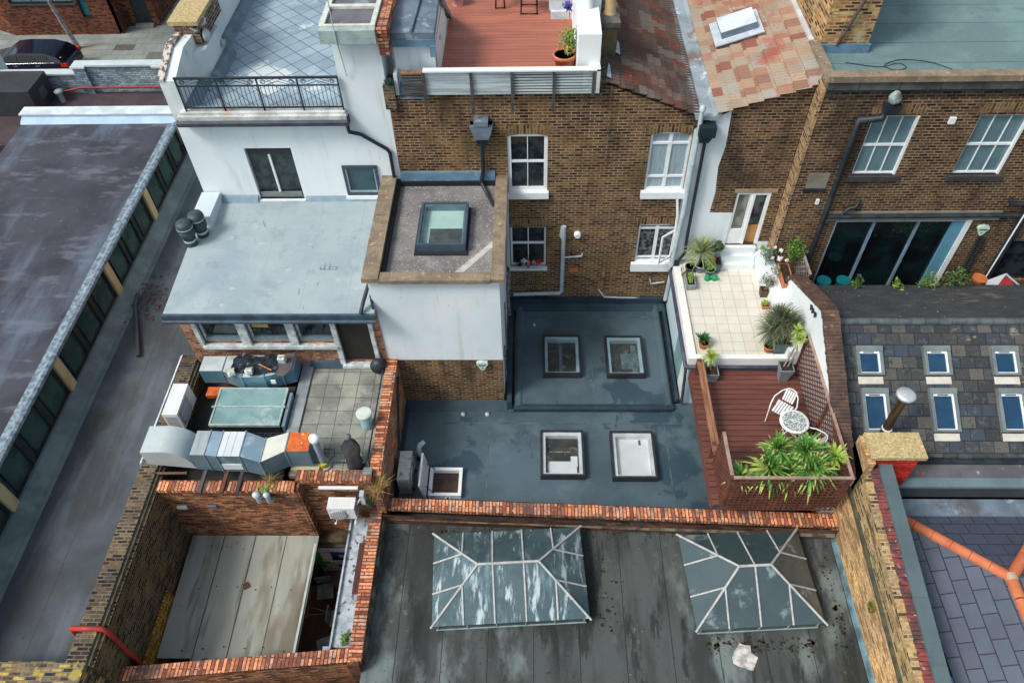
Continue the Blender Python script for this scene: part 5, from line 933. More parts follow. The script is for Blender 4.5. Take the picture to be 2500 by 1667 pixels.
b = B(); b.box(4.07, 4.14, 9.5, 12.18, 2.0, 2.04); b.box(4.145, 4.17, 9.5, 12.18, 2.01, 2.03); b.box(4.175, 4.24, 9.5, 12.18, 2.0, 2.04); b.box(4.12, 4.19, 9.5, 12.18, 1.85, 1.96); b.build('rail', HANDR, T)
def lattice(b, P, L, H, sp, w_, diag):
    """P(u, z, d) maps panel coordinates to the world"""
    def strip(u0, z0, u1, z1, d0):
        dx, dz = u1 - u0, z1 - z0; l = math.hypot(dx, dz)
        if l < .02: return
        nx_, nz_ = -dz / l * w_ / 2, dx / l * w_ / 2; q = [(u0 + nx_, z0 + nz_), (u1 + nx_, z1 + nz_), (u1 - nx_, z1 - nz_), (u0 - nx_, z0 - nz_)]
        A = [P(u, z, d0) for u, z in q]; C = [P(u, z, d0 + .008) for u, z in q]; b.face(A); b.face(C)
        for i in range(4): b.face([A[i], A[(i + 1) % 4], C[(i + 1) % 4], C[i]])
    if diag:
        k = -H
        while k < L:
            u0, z0 = max(k, 0), max(0, -k); u1 = min(k + H, L); z1 = u1 - k
            strip(u0, z0, u1, z1, 0); strip(u0, H - z0, u1, H - z1, .009); k += sp * 1.42
    else:
        k = sp / 2
        while k < L: strip(k, 0, k, H, 0); k += sp
        k = sp / 2
        while k < H: strip(0, k, L, k, .009); k += sp
TF = thing('trellis_fence', 'red brown lattice trellis fence around the front and right of the timber deck', 'fence', (5.4, 8.4, 1.53))
b = B(); lattice(b, lambda u, z, d_: (4.22 + u, 8.36 - d_, 1.42 + z), 2.44, 1.38, .115, .055, False); b.build('front_lattice', TRELB, TF)
b = B(); lattice(b, lambda u, z, d_: (6.66 - d_, 8.36 + u, 1.53 + z), 3.95, 1.28, .11, .034, True); b.build('right_lattice', TRELB, TF)
b = B(); lattice(b, lambda u, z, d_: (4.16 - d_, 8.36 + u, 1.53 + z), 1.1, 1.3, .1, .045, True); b.build('left_lattice', TRELB, TF)
b = B(); b.box(4.2, 6.7, 8.33, 8.39, 2.79, 2.83); b.box(6.63, 6.69, 8.36, 12.31, 2.8, 2.84); b.box(4.13, 4.2, 8.4, 9.48, 2.82, 2.86); b.build('capping_rail', TRELG, TF)
for x, y in ((4.18, 8.38), (6.66, 8.38), (6.66, 10.3), (6.66, 12.3), (4.16, 9.46)): B().box(x - .03, x + .03, y - .03, y + .03, 1.53, 2.82).build('post', TRELB, TF)

# ================================================================== PAVED ROOF YARD (left centre)
T = thing('paved_roof_yard', 'brick walled roof yard paved with grey slabs beside a light well', 'building', (-6, 10.5, G))
ZP = 1.75
b = B(); b.box(-5.62, -3.75, 8.98, 12.25, 1.6, ZP); b.build('paving', PAVE, T)
b = B(); b.box(-5.9, -5.62, 9.6, 12.25, 1.62, 1.8); b.build('cement_margin', mat('cement_margin', (.3, .33, .34), (.2, .22, .23), 1.5, .85), T)
b = B(); b.box(-8.6, -5.9, 8.75, 12.25, 1.2, 1.32); b.build('light_well_floor', mat('dark_well_floor', (.055, .055, .056), (.035, .038, .035), 1.2, .9, spots=[((.03, .05, .015), .8, .62, .75)]), T)
b = B(); b.prism([(12.25, 1.75), (12.25, 1.92), (12.2, 1.9), (12.1, 1.752)], 'x', -5.7, -4.8); b.build('flashing', mat('blue_black_flash', (.04, .07, .1), None, 2, .6), T)
b = B(); b.box(-3.72, -3.47, 8.95, 12.27, -.5, 1.84); b.build('right_wall', REDB, T)
b = B(); b.box(-3.73, -3.46, 9.05, 12.26, 1.84, 1.95); b.build('right_coping', COPB, T)
b = B(); b.box(-3.66, -3.46, 8.6, 9.05, -.5, 1.62); b.build('wall_stub', YARDR, T)
b = B(); b.box(-5.36, -3.66, 8.8, 9.0, -.3, 1.84); b.box(-8.5, -5.36, 8.55, 8.68, -.6, 1.8); b.box(-5.36, -5.3, 8.56, 8.8, -3.5, 1.84); b.box(-5.3, -3.66, 8.8, 9.0, -.62, -.3); b.build('front_wall', YARDR, T)
b = B(); b.rot = 1; b.box(-8.5, -5.38, 8.5, 8.76, 1.8, 1.9); b.box(-5.38, -3.66, 8.74, 9.02, 1.84, 1.95); b.build('front_coping', COPB, T)
b = B(); b.box(-5.3, -3.6, 8.5, 8.86, -.75, -.6); b.build('rotten_beam', mat('rotten_beam', (.09, .065, .035), (.04, .03, .02), 4, .95), T)
b = B(); b.box(-9.02, -8.62, 4.75, 12.4, 1.0, 1.95); b.rot = 0; b.build('left_wall', SOOTB, T)
b = B(); b.box(-8.62, -8.5, 4.7, 8.55, -3.5, 1.84); b.box(-8.62, -8.5, 8.55, 12.25, 1.2, 1.84); b.build('left_inner_wall', YARDB, T)
b = B(); b.box(-8.63, -8.56, 4.7, 12.2, 1.84, 1.9); b.build('left_ledge', mat('mossy_ledge', (.07, .065, .05), (.14, .12, .08), 6, .95), T)
b = B(); b.box(-11, -8.62, 4.35, 4.75, 1.0, 1.95); b.build('left_end_wall', brick('lichen_end_brick', (.14, .10, .07), (.06, .05, .045), (.40, .28, .08), (.2, .17, .12), spots=[((.42, .32, .08), 2.5, .58, .68)]), T)
b = B(); b.prism([(-9.02, 1.5), (-9.02, 1.0), (-9.4, .985), (-9.32, 1.1), (-9.12, 1.4)], 'y', 4.75, 12.3); b.build('blue_flashing', mat('blue_slate_flash', (.09, .145, .19), (.07, .12, .16), 1, .7), T)
b = B(); b.prism([(-9.02, 1.97), (-9.1, 1.9), (-9.14, 1.4), (-9.02, 1.4)], 'y', 9.2, 12.4); b.build('white_flashing', mat('torn_white_flash', (.55, .6, .63), (.4, .46, .5), 4, .8), T)
b = B()
for i in range(9): b.box(-7.85, -5.95, 9.62 + i * .055, 9.64 + i * .055, 1.84, 1.86)
for i in range(14): b.box(-7.85 + i * .145, -7.83 + i * .145, 9.62, 10.1, 1.82, 1.84)
b.box(-7.9, -5.9, 9.58, 9.61, 1.3, 1.88); b.build('iron_grille', BLACKP, T)
# sloping glazed rooflight
f = B(); z0 = 2.0
f.box(-7.74, -6.04, 10.2, 10.24, z0 - .08, z0); f.box(-7.74, -6.04, 11.26, 11.3, z0 - .05, z0 + .02); f.box(-7.74, -7.7, 10.24, 11.26, z0 - .06, z0 + .01); f.box(-6.08, -6.04, 10.24, 11.26, z0 - .06, z0 + .01); f.box(-7.8, -6.0, 10.71, 10.75, z0 - .03, z0 + .025)
o = f.build('yard_rooflight', mat('pale_green_frame', (.42, .52, .48), (.3, .38, .36), 5, .5), T); B().box(-7.7, -6.08, 10.24, 11.26, z0 - .05, z0 - .01).build('glass', FROST, o)
B().box(-6.0, -5.93, 10.2, 11.2, 1.5, 1.95).build('rooflight_side', GALV, o); B().box(-7.72, -6.06, 10.22, 11.28, 1.32, 1.9).build('kerb', DARKM, o)
b = B(); b.tube([(-6.05, 9.2, 1.98), (-3.86, 9.2, 1.98), (-3.8, 9.3, 1.98), (-3.8, 12.2, 1.9)], .02, 6); b.tube([(-3.8, 9.25, 1.98), (-3.72, 9.0, 1.8)], .025, 6); b.tube([(-6.05, 9.2, 1.98), (-6.1, 9.1, 1.8)], .02, 6); b.build('pipe_rail', mat('dark_teal_pipe', (.03, .05, .065), None, 4, .4), T)
B().box(-3.86, -3.66, 8.9, 9.08, 1.85, 1.97).build('corner_block', mat('grey_block', (.2, .23, .22), None, 5, .9), T)
b = B(); b.tube([(-3.44, 11.9, 1.7), (-3.42, 10.9, .9), (-3.4, 10.5, .5), (-3.35, 10.4, .55)], .025, 6); b.build('wall_cable', BLACKP, T)
for x, g_ in ((-6.2, 0), (-5.97, 1)):
    b = B(); b.tube([(x, 8.62, 1.45), (x, 8.5, 1.5), (x, 8.42, 1.58), (x, 8.42, 1.85)], .055, 12); b.lathe(x, 8.42, [(.085 if not g_ else .07, 1.85), (.09 if not g_ else .075, 1.9), (.02, 1.93)], 14); b.build('wall_flue', GREYP, T)
B().box(-8.3, -8.08, 8.5, 8.56, 1.02, 1.12).build('wall_vent', WPAINT, T); B().box(-7.55, -7.37, 8.52, 8.56, 1.02, 1.14).build('grey_wall_vent', LEAD, T)
# ---------------------------------------------------------------- YARD below
struct(B().box(-8.5, -3.6, 4.9, 8.8, -3.3, -2.3), 'yard_floor', WOODFL)
T = thing('sheet_canopy', 'stained pale sheet canopy roof covering most of the lower left yard', 'canopy', (-6.8, 7, -.4))
def sx(i): return -8.42 + i * .77
for i in range(4):
    b = B(); b.prism([(5.5 + (.1 if i == 0 else 0), -.44 + i * .008), (8.53, -.38 + i * .008), (8.53, -.36 + i * .008), (5.5 + (.1 if i == 0 else 0), -.42 + i * .008)], 'x', sx(i), sx(i + 1) + (.03 if i < 3 else .06)); b.build('sheet', SHEET, T)
b = B()
for i in range(4): b.box(-8.3, -5.3, 5.7 + i * .85, 5.76 + i * .85, -.52, -.45)
b.build('joists', DARKW, T)
b = B(); b.M = Matrix.Translation((-6.78, 7.25, -.35)) @ Matrix.Rotation(R_(35), 4, 'Z'); b.box(-.07, .07, -.07, .07, 0, .015); b.build('rusty_plate', mat('rusty_plate', (.12, .05, .03), None, 9, .9), T)
rnd = random.Random(5)
for y in (5.8, 7.2, 8.2):
    for x in [-7.9 + k * .45 + rnd.uniform(-.08, .08) for k in range(6)]:
        b = B(); b.lathe(x, y + rnd.uniform(-.05, .05), [(.018, -.37), (.012, -.35)], 6); b.build('screw', BLACKP, T)
B().box(-5.36, -5.31, 5.5, 8.53, -.5, -.34).build('edge_trim', mat('pale_edge', (.5, .56, .54), None, 4, .6), T)
b = B(); b.tube([(-7.2, 5.42, -1.5), (-7.2, 5.42, -.15)], .085, 14); b.tube([(-7.2, 5.42, -.2), (-7.2, 5.42, -.12)], .1, 14); single(b, 'vent_stack', mat('teal_black_pipe', (.02, .05, .065), None, 4, .4), 'stubby dark vent pipe between the sheet canopy and the front brick parapet', 'pipe')
b = B(); b.tube([(-9.2, 5.36, 1.5), (-9.1, 5.36, 2.03), (-8.5, 5.36, 2.03), (-8.42, 5.34, 1.9), (-8.42, 5.2, -1.2)], .045, 10); single(b, 'red_pipe', REDP, 'red painted pipe climbing over the left yard wall', 'pipe')
B().box(-8.5, -8.46, 5.2, 7.0, -1.2, -.05).build('yellow_brick_panel', brick('bright_yellow_brick', (.55, .3, .05), (.38, .19, .035), (.6, .36, .07), (.2, .11, .04)), bpy.data.objects['paved_roof_yard'])  # panel of brighter yellow brick on the left yard wall
for i in (1, 2, 3): b = B(); b.prism([(5.52, -.395), (8.53, -.335), (8.53, -.328), (5.52, -.388)], 'x', sx(i) + .03, sx(i) + .044); b.build('sheet_joint', mat('joint_dark', (.09, .08, .065), None, 8, .8), bpy.data.objects['sheet_canopy'])
# mural wall
T = thing('mural_wall', 'white painted yard wall with a green 4 and a navy 5', 'wall', (-4.8, 8.75, -3.3))
B().box(-6.4, -3.6, 8.5, 8.7, -2.3, -.86).build('wall', MURW, T); B().box(-6.4, -3.6, 8.46, 8.8, -.86, -.8).build('ledge', DARKW, T)
def glyph(polys, x, z, s_, m_, nm):
    b = B()
    for p in polys: b.face([(x + u * s_, 8.494, z + v * s_) for u, v in p])
    b.build(nm, m_, T)
glyph([[(0, .25), (0, .42), (.45, 1), (.62, 1), (.62, .42), (.42, .42), (.42, .7), (.22, .42)], [(0, .25), (0, .42), (.8, .42), (.8, .25)], [(.42, 0), (.62, 0), (.62, .25), (.42, .25)]], -6.02, -2.1, .93, MURG, 'numeral_4')
arc = [(.36 + .36 * math.cos(t), .34 + .34 * math.sin(t)) for t in [R_(a) for a in range(110, -156, -15)]]; arci = [(.36 + .17 * math.cos(t), .34 + .16 * math.sin(t)) for t in [R_(a) for a in range(110, -156, -15)]]
glyph([[arc[i], arc[i + 1], arci[i + 1], arci[i]] for i in range(len(arc) - 1)] + [[(.02, .5), (.22, .5), (.22, 1), (.02, 1)], [(.22, .82), (.68, .82), (.68, 1), (.22, 1)], [(.02, .5), (.3, .5), (.3, .68), (.02, .68)]], -5.2, -2.1, .93, MURB, 'numeral_5')
b = B(); b.prism([(5.55, .45), (8.55, .45), (8.55, .55), (5.55, .55)], 'x', -4.28, -3.84); b.box(-4.32, -4.28, 5.5, 8.5, .5, .62); b.box(-4.45, -4.3, 5.4, 5.55, .5, .6)
o = bpy.data.objects['felt_roof_building']; b.build('yard_gutter', SCUM, o); B().box(-4.02, -3.86, 6.7, 7.9, .56, .6).build('rust_streak_board', mat('rust_board', (.09, .035, .03), None, 5, .9), o)
# ================================================================== AIR CONDITIONERS
FANG = mat('fan_grille', (.16, .17, .18), (.1, .105, .11), 3, .6, tile=(.05, .05, .012, (.45, .46, .45), 0, 0, .1))
def ac(name, label, loc, rz, L, D, H, body, face='f', fan=True):
    """long side along local x, fan on the local -y side"""
    T = thing(name, label, 'air conditioner', loc, 'outdoor air conditioning units'); M = Matrix.Translation(loc) @ Matrix.Rotation(R_(rz), 4, 'Z')
    b = B(); b.M = M; r = .02
    b.box(-L / 2, L / 2, -D / 2, D / 2, .06, H); o = b.build('casing', body, T)
    mod = o.modifiers.new('edge', 'BEVEL'); mod.width = .015; mod.segments = 2
    b = B(); b.M = M; b.box(-L / 2 + .06, L * .18, -D / 2 - .006, -D / 2, .12, H - .06); b.build('front_panel', mat('ac_panel', (.34, .355, .35), None, 3, .5), T)
    b = B(); b.M = M @ Matrix.Translation((-L * .14, -D / 2 - .006, H * .52)) @ Matrix.Rotation(R_(90), 4, 'X'); b.lathe(0, 0, [(H * .38, 0), (H * .38, .03), (H * .34, .035), (.03, .03)], 24); b.build('fan_guard', FANG, T)
    b = B(); b.M = M; b.box(-L / 2 - .004, -L / 2, -D / 2 + .04, D / 2 - .04, .14, H - .1); b.build('side_grille', FANG, T)
    b = B(); b.M = M; b.box(L / 2, L / 2 + .004, -D / 2 + .04, D / 2 - .04, .14, H - .1); b.build('side_grille', mat('louvre_dark', (.09, .1, .1), (.05, .05, .05), 3, .6, tile=(.3, .045, .01, (.4, .41, .4), 0, 0)), T)
    b = B(); b.M = M; b.box(-L * .35, -L * .3, -D / 2 - .06, D / 2 + .06, 0, .06); b.box(L * .3, L * .35, -D / 2 - .06, D / 2 + .06, 0, .06); b.build('foot', BLACKP, T); return T
ACW = mat('ac_white', (.68, .68, .66), (.6, .6, .58), 2, .4, bump=0); ACO = mat('ac_old', (.52, .53, .48), (.42, .43, .39), 3, .6, stretch=(1, 6, 1), spots=[((.3, .14, .1), 8, .62, .68)])
t = ac('air_conditioner', 'white air conditioner perched on the far left brick wall above the dark light well', (-8.42, 10.52, 1.95), 90, .9, .36, .66, ACW)
ac('air_conditioner', 'weathered air conditioner standing on the blue membrane roof beside the open hatch', (-3.18, 9.9, 0), 90, .82, .3, .72, ACO)
t = ac('air_conditioner', 'small white air conditioner bracketed to the red brick wall above the yard', (-4.38, 8.46, .92), 0, .62, .3, .52, ACW)
b = B(); b.box(-4.9, -4.0, 8.7, 8.76, 1.62, 1.68); b.build('mounting_rail', WPAINT, t); 
b = B(); b.box(-4.62, -4.58, 8.26, 8.72, .78, .82); b.box(-4.16, -4.12, 8.26, 8.72, .78, .82); b.build('bracket', WPAINT, t)
b = B(); b.box(-3.96, -3.86, 8.55, 8.7, 1.2, 1.6); b.tube([(-4.05, 8.5, 1.3), (-3.92, 8.6, 1.5)], .02, 6); b.build('trunking', GREYP, t)
# ================================================================== DUCTS
def quadbox(b, A, Bq, m=0):
    """loft between two 4-point sections"""
    b.face(A, m); b.face(Bq[::-1], m)
    for i in range(4): b.face([A[i], A[(i + 1) % 4], Bq[(i + 1) % 4], Bq[i]], m)
def sec(x, y0, y1, z0, z1): return [(x, y0, z0), (x, y1, z0), (x, y1, z1), (x, y0, z1)]
def flange(x, y0, y1, z0, z1, t=.022):
    b = B(); b.box(x - .012, x + .012, y0 - t, y1 + t, z1, z1 + t); b.box(x - .012, x + .012, y0 - t, y0, z0, z1); b.box(x - .012, x + .012, y1, y1 + t, z0, z1); return b
T = thing('exhaust_duct', 'long galvanised exhaust duct with a curved hood and a rusty orange end', 'duct', (-6.8, 9.25, 2))
GBD = mat('blue_shadowed_duct', (.15, .25, .31), (.11, .2, .26), 1.4, .35, .5, .35, spots=[((.3, .4, .44), 3, .6, .76), ((.3, .2, .13), 2.4, .7, .8)], bump=.03)  # duct sides carry their shade as a darker blue than the tops
st = [(-7.62, 8.98, 9.62, 2.02, 2.62), (-7.3, 8.98, 9.62, 2.0, 2.62), (-7.02, 8.95, 9.6, 1.98, 2.62), (-6.5, 8.95, 9.6, 1.98, 2.62), (-6.02, 8.82, 9.44, 2.0, 2.58), (-5.52, 9.1, 9.6, 2.0, 2.6), (-5.0, 9.1, 9.58, 2.0, 2.6)]
ms = [GALV, mat('streaked_galv', (.42, .44, .42), (.32, .35, .36), 2, .45, .5, .3, stretch=(4, 1, 1), spots=[((.5, .36, .2), 2, .62, .75, (5, 1, 1), .6)]), GALV, mat('white_duct_panel', (.62, .64, .64), (.54, .57, .58), 2, .45), GALV, GALV, GALV]
for i in range(len(st) - 1):
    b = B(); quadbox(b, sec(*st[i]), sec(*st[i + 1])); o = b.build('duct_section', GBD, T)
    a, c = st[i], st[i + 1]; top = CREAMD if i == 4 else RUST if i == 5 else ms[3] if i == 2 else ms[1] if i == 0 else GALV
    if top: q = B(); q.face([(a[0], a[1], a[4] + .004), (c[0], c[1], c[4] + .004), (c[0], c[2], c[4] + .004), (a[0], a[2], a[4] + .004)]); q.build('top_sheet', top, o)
    if i: flange(st[i][0], *st[i][1:]).build('flange', GALV, T)
B().box(-6.98, -6.54, 8.93, 8.95, 2.1, 2.3).build('white_side_plate', mat('white_duct_panel', (.7, .7, .7)), T)
for x in (-6.86, -6.7): B().box(x - .003, x + .003, 8.95, 9.6, 2.625, 2.63).build('seam', GREYP, T)
b = B(); n = 10; pts = [(9.0 + 0, 0)]
arcp = [(-8.52 + .9 * math.sin(t), 2.02 + .72 * math.cos(t)) for t in [R_(a) for a in range(0, 86, 8)]]
poly = [(-8.72, 2.2), (-8.72, 2.68)] + [(-8.3 + .62 * math.sin(t), 2.08 + .62 * math.cos(t)) for t in [R_(a) for a in range(0, 91, 3)]] + [(-7.62, 2.02)]
b.prism(poly, 'y', 9.0, 9.85 - .15); b.build('curved_hood', mat('pale_hood_metal', (.52, .57, .56), (.45, .5, .5), 1.2, .45, .5, .25, bump=0), T)
b = B(); b.tube([(-8.78, 8.94, 1.9), (-7.9, 8.94, 1.92)], .035, 6); b.build('support_angle', mat('rusty_angle', (.15, .08, .055), None, 4, .8), T)
for x in (-7.45, -6.95, -6.6): B().box(x - .06, x + .02, 8.42, 9.1, 1.92, 1.97).build('support_bearer', DARKW if x != -6.95 else TRELB, T)
b = B(); b.prism([(-5.55, 1.77), (-4.9, 1.77), (-4.9, 1.9), (-5.55, 1.9)], 'y', 9.05, 9.75); b.build('base_tray', mat('cream_tray', (.5, .46, .3), (.35, .3, .18), 3, .8), T)
T = thing('back_duct', 'blue grey galvanised duct lying under the red brick extension windows', 'duct', (-7, 11.7, 1.8))
st = [(-8.25, 11.58, 12.05, 1.85, 2.32), (-7.68, 11.58, 12.05, 1.85, 2.32), (-7.15, 11.38, 12.08, 1.82, 2.32), (-6.6, 11.4, 12.08, 1.82, 2.32), (-6.2, 11.55, 12.1, 1.82, 2.3), (-5.92, 11.62, 12.1, 1.84, 2.3)]
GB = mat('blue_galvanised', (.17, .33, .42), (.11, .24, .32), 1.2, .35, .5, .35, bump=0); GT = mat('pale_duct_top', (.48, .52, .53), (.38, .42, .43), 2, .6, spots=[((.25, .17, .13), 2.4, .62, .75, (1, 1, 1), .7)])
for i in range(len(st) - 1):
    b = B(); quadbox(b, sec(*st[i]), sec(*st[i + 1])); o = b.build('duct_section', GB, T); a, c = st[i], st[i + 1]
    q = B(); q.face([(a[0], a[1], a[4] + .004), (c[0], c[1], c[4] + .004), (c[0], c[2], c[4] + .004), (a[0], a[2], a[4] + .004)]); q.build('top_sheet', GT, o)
    if i: flange(st[i][0], *st[i][1:]).build('flange', GALV, T)
b = B(); b.box(-8.25, -7.6, 11.35, 11.62, 1.5, 1.62); b.build('rusty_base', RUST, T)
b = B(); b.box(-6.45, -6.33, 11.36, 11.39, 2.1, 2.22); b.build('paper_tag', WPAINT, T)
B().box(-6.3, -5.95, 11.3, 11.5, 1.3, 1.8).build('dark_bracket', mat('maroon_bracket', (.06, .03, .035), None, 3, .7), T)
# sheet, jugs, brush on the duct
b = B(); rnd = random.Random(8); N = 14; g_ = {}
for i in range(N):
    for j in range(8):
        u, v = i / (N - 1), j / 7; x = -7.45 + u * 1.15; y = 11.45 + v * .6 + .05 * math.sin(u * 9); z = 2.345 + .035 * abs(math.sin(u * 13 + v * 5)) + rnd.uniform(0, .02)
        if i in (0, N - 1): y = 11.75 + (v - .5) * .35
        g_[i, j] = (x, y, z)
vs = [g_[i, j] for i in range(N) for j in range(8)]; b.mesh(vs, [(i * 8 + j, i * 8 + j + 1, (i + 1) * 8 + j + 1, (i + 1) * 8 + j) for i in range(N - 1) for j in range(7)], 0, 0)
single(b, 'plastic_sheet', TARP, 'crumpled black plastic sheet spread over the blue duct', 'sheet')
b = B(); vs = [(-6.35, 11.5, 2.34), (-6.28, 12.05, 2.4), (-5.95, 12.1, 2.4), (-5.95, 11.6, 2.36), (-6.12, 11.42, 2.33), (-6.25, 11.42, 2.34)]; b.face(vs); b.face([(x, y, z - .012) for x, y, z in vs][::-1]); single(b, 'roofing_offcut', mat('grey_offcut', (.07, .075, .085), (.13, .09, .08), 2, .6), 'grey sheet offcut draped over the right end of the blue duct', 'sheet')
def jug(loc, rz, tilt, lb):
    T = thing('plastic_jug', lb, 'jug', loc, 'milky plastic jugs on the duct'); M = Matrix.Translation(loc) @ Matrix.Rotation(R_(rz), 4, 'Z') @ Matrix.Rotation(R_(tilt), 4, 'X')
    b = B(); b.M = M; b.box(-.085, .085, -.07, .07, 0, .2); o = b.build('body', PLYW, T); m_ = o.modifiers.new('e', 'BEVEL'); m_.width = .03; m_.segments = 3
    b = B(); b.M = M; b.lathe(-.03, 0, [(.05, .2), (.03, .24), (.03, .27)], 10); b.build('neck', PLYW, T); b = B(); b.M = M; b.tube([(.0, 0, .25), (.06, 0, .26), (.08, 0, .2), (.08, 0, .15)], .013, 6); b.build('handle', PLYW, T)
jug((-7.42, 11.55, 2.36), 20, 60, 'squashed white plastic jug at the left edge of the black sheet'); jug((-6.95, 11.55, 2.4), 10, 55, 'white plastic jug lying in the middle of the black sheet'); jug((-6.2, 11.85, 2.37), -5, 10, 'tall cream plastic jug standing right of the black sheet')
b = B(); b.tube([(-6.75, 11.7, 2.45), (-6.4, 11.52, 2.43)], .02, 6); single(b, 'orange_stick', mat('orange_wood', (.5, .2, .07), None, 8, .7), 'short orange wooden stick on the black sheet', 'stick')
# paved roof things
T = thing('flue_pipe', 'tall grey flue pipe with a white cap on the paved roof beside the rusty duct', 'pipe', (-4.83, 9.25, 1.75))
b = B(); b.tube([(-4.83, 9.25, 1.8), (-4.83, 9.25, 2.85)], .08, 14); b.build('pipe', mat('blue_grey_flue', (.3, .36, .42), (.23, .28, .34), 3, .5), T); b = B(); b.lathe(-4.83, 9.25, [(.1, 2.8), (.115, 2.84), (.115, 2.93), (.04, 2.95)], 14); b.build('cap', WPAINT, T); b = B(); b.lathe(-4.83, 9.25, [(.17, 1.75), (.17, 1.8), (.11, 1.82)], 14); b.build('base_plate', GREYP, T); b = B(); b.lathe(-4.83, 9.25, [(.125, 1.82), (.12, 1.95)], 14); b.build('yellow_band', YELL, T)
b = B(); b.tube([(-4.75, 9.35, 2.3), (-4.55, 9.4, 2.2), (-4.55, 9.35, 2.05), (-4.7, 9.25, 1.95)], .012, 6); b.build('cable', BLACKP, T)
T = thing('paint_drum', 'turquoise plastic drum with a pale lid beside the orange coping', 'drum', (-3.99, 10.36, 1.75))
b = B(); b.lathe(-3.99, 10.36, [(.13, 1.76), (.145, 1.8), (.14, 1.95), (.155, 2.25)], 18); b.build('body', mat('drum_blue', (.10, .42, .5), (.5, .62, .62), 4, .5, stretch=(8, 8, .7)), T); b = B(); b.lathe(-3.99, 10.36, [(.185, 2.24), (.19, 2.29), (.17, 2.3)], 18); b.build('lid', mat('drum_lid', (.56, .6, .56), None, 4, .6), T)
T = thing('covered_grill', 'grill under a saggy charcoal cloth cover at the corner of the paved roof', 'grill', (-4.15, 9.4, 1.75))
def blob(b, rings, n=18, seed=1, amp=.08):
    rnd = random.Random(seed); ph = [rnd.uniform(0, 6) for _ in range(4)]; vs = []
    for k, (cx, cy, rx, ry, z) in enumerate(rings):
        for j in range(n): t = 2 * math.pi * j / n; q = 1 + amp * math.sin(3 * t + ph[0] + k * .4) + amp * .7 * math.sin(5 * t + ph[1] - k * .6); vs.append((cx + rx * q * math.cos(t), cy + ry * q * math.sin(t), z))
    b.mesh(vs, [(i * n + j, i * n + (j + 1) % n, (i + 1) * n + (j + 1) % n, (i + 1) * n + j) for i in range(len(rings) - 1) for j in range(n)], 0, 1); b.mesh(vs[-n:], [tuple(range(n))], 0, 0)
b = B(); blob(b, [(-4.1, 9.22, .2, .17, 1.76), (-4.1, 9.22, .19, .16, 1.95), (-4.12, 9.28, .17, .15, 2.15), (-4.14, 9.36, .21, .17, 2.3), (-4.16, 9.42, .2, .16, 2.38), (-4.16, 9.44, .08, .07, 2.45)]); b.build('cover', CLOTH, T)
b = B(); b.lathe(-4.2, 9.55, [(.03, 2.4), (.07, 2.44), (.08, 2.5), (.06, 2.56), (.02, 2.58)], 12); b.build('ball', mat('grey_ball', (.18, .2, .2), None, 3, .5), T)
T = thing('wall_dish', 'black round dish fixed at the doorway corner above the orange coping', 'dish', (-3.9, 12.1, 2)); b = B(); b.M = Matrix.Translation((-3.92, 12.02, 1.98)) @ Matrix.Rotation(R_(55), 4, 'X'); b.lathe(0, 0, [(.2, 0), (.2, .03), (.05, .06)], 20); b.build('dish', BLACKP, T); b = B(); b.tube([(-3.78, 12.05, 1.8), (-3.78, 12.0, 2.55)], .025, 8); b.build('post', BLACKP, T)
def tuft(loc, r, n, m, seed, label, up=True, m2=None):
    b = B(); rnd = random.Random(seed)
    for i in range(n):
        t = rnd.uniform(0, 6.28); el = rnd.uniform(.3, 1.4); l = r * rnd.uniform(.5, 1.15); d_ = Vector((math.cos(t) * math.cos(el), math.sin(t) * math.cos(el), math.sin(el)))
        c = Vector(loc) + Vector((rnd.gauss(0, r * .12), rnd.gauss(0, r * .12), 0)); sd = Vector((-math.sin(t), math.cos(t), 0)) * .007; b.face([c - sd, c + sd, c + d_ * l + Vector((0, 0, -l * .2))], 1 if (m2 and rnd.random() < .3) else 0)
    return single(b, 'weed_tuft', [m, m2 or m], label, 'weed', 'weeds growing on the brick parapets')
tuft((-5.95, 8.75, 1.9), .34, 90, STRAW, 1, 'straw coloured tuft on the parapet corner under the rusty duct'); tuft((-5.05, 8.85, 1.92), .26, 50, STRAW, 2, 'thin pale tuft on the coping just right of the rusty duct'); tuft((-3.55, 8.75, 1.62), .5, 160, STRAW, 3, 'large dry straw tuft where the orange wall meets the lower parapet')
b = B(); leafclump(b, (-6.02, 8.55, 1.88), (.25, .14, .09), 260, .035, 5); single(b, 'weed_clump', mat('weed_green', (.16, .33, .08), (.1, .22, .05), 8, .7), 'low green weed on the coping below the straw tuft', 'weed', 'weeds growing on the brick parapets')
b = B(); leafclump(b, (-3.75, 8.65, 1.2), (.2, .14, .15), 260, .04, 6); single(b, 'weed_clump', LEAF_D, 'dark green weed beside the small white air conditioner', 'weed', 'weeds growing on the brick parapets')
b = B(); leafclump(b, (-4.02, 5.7, .6), (.12, .2, .06), 160, .03, 7); single(b, 'weed_clump', mat('moss_green', (.16, .25, .03), (.08, .14, .02), 8, .8), 'bright moss at the near end of the yard gutter', 'weed', 'weeds growing on the brick parapets')

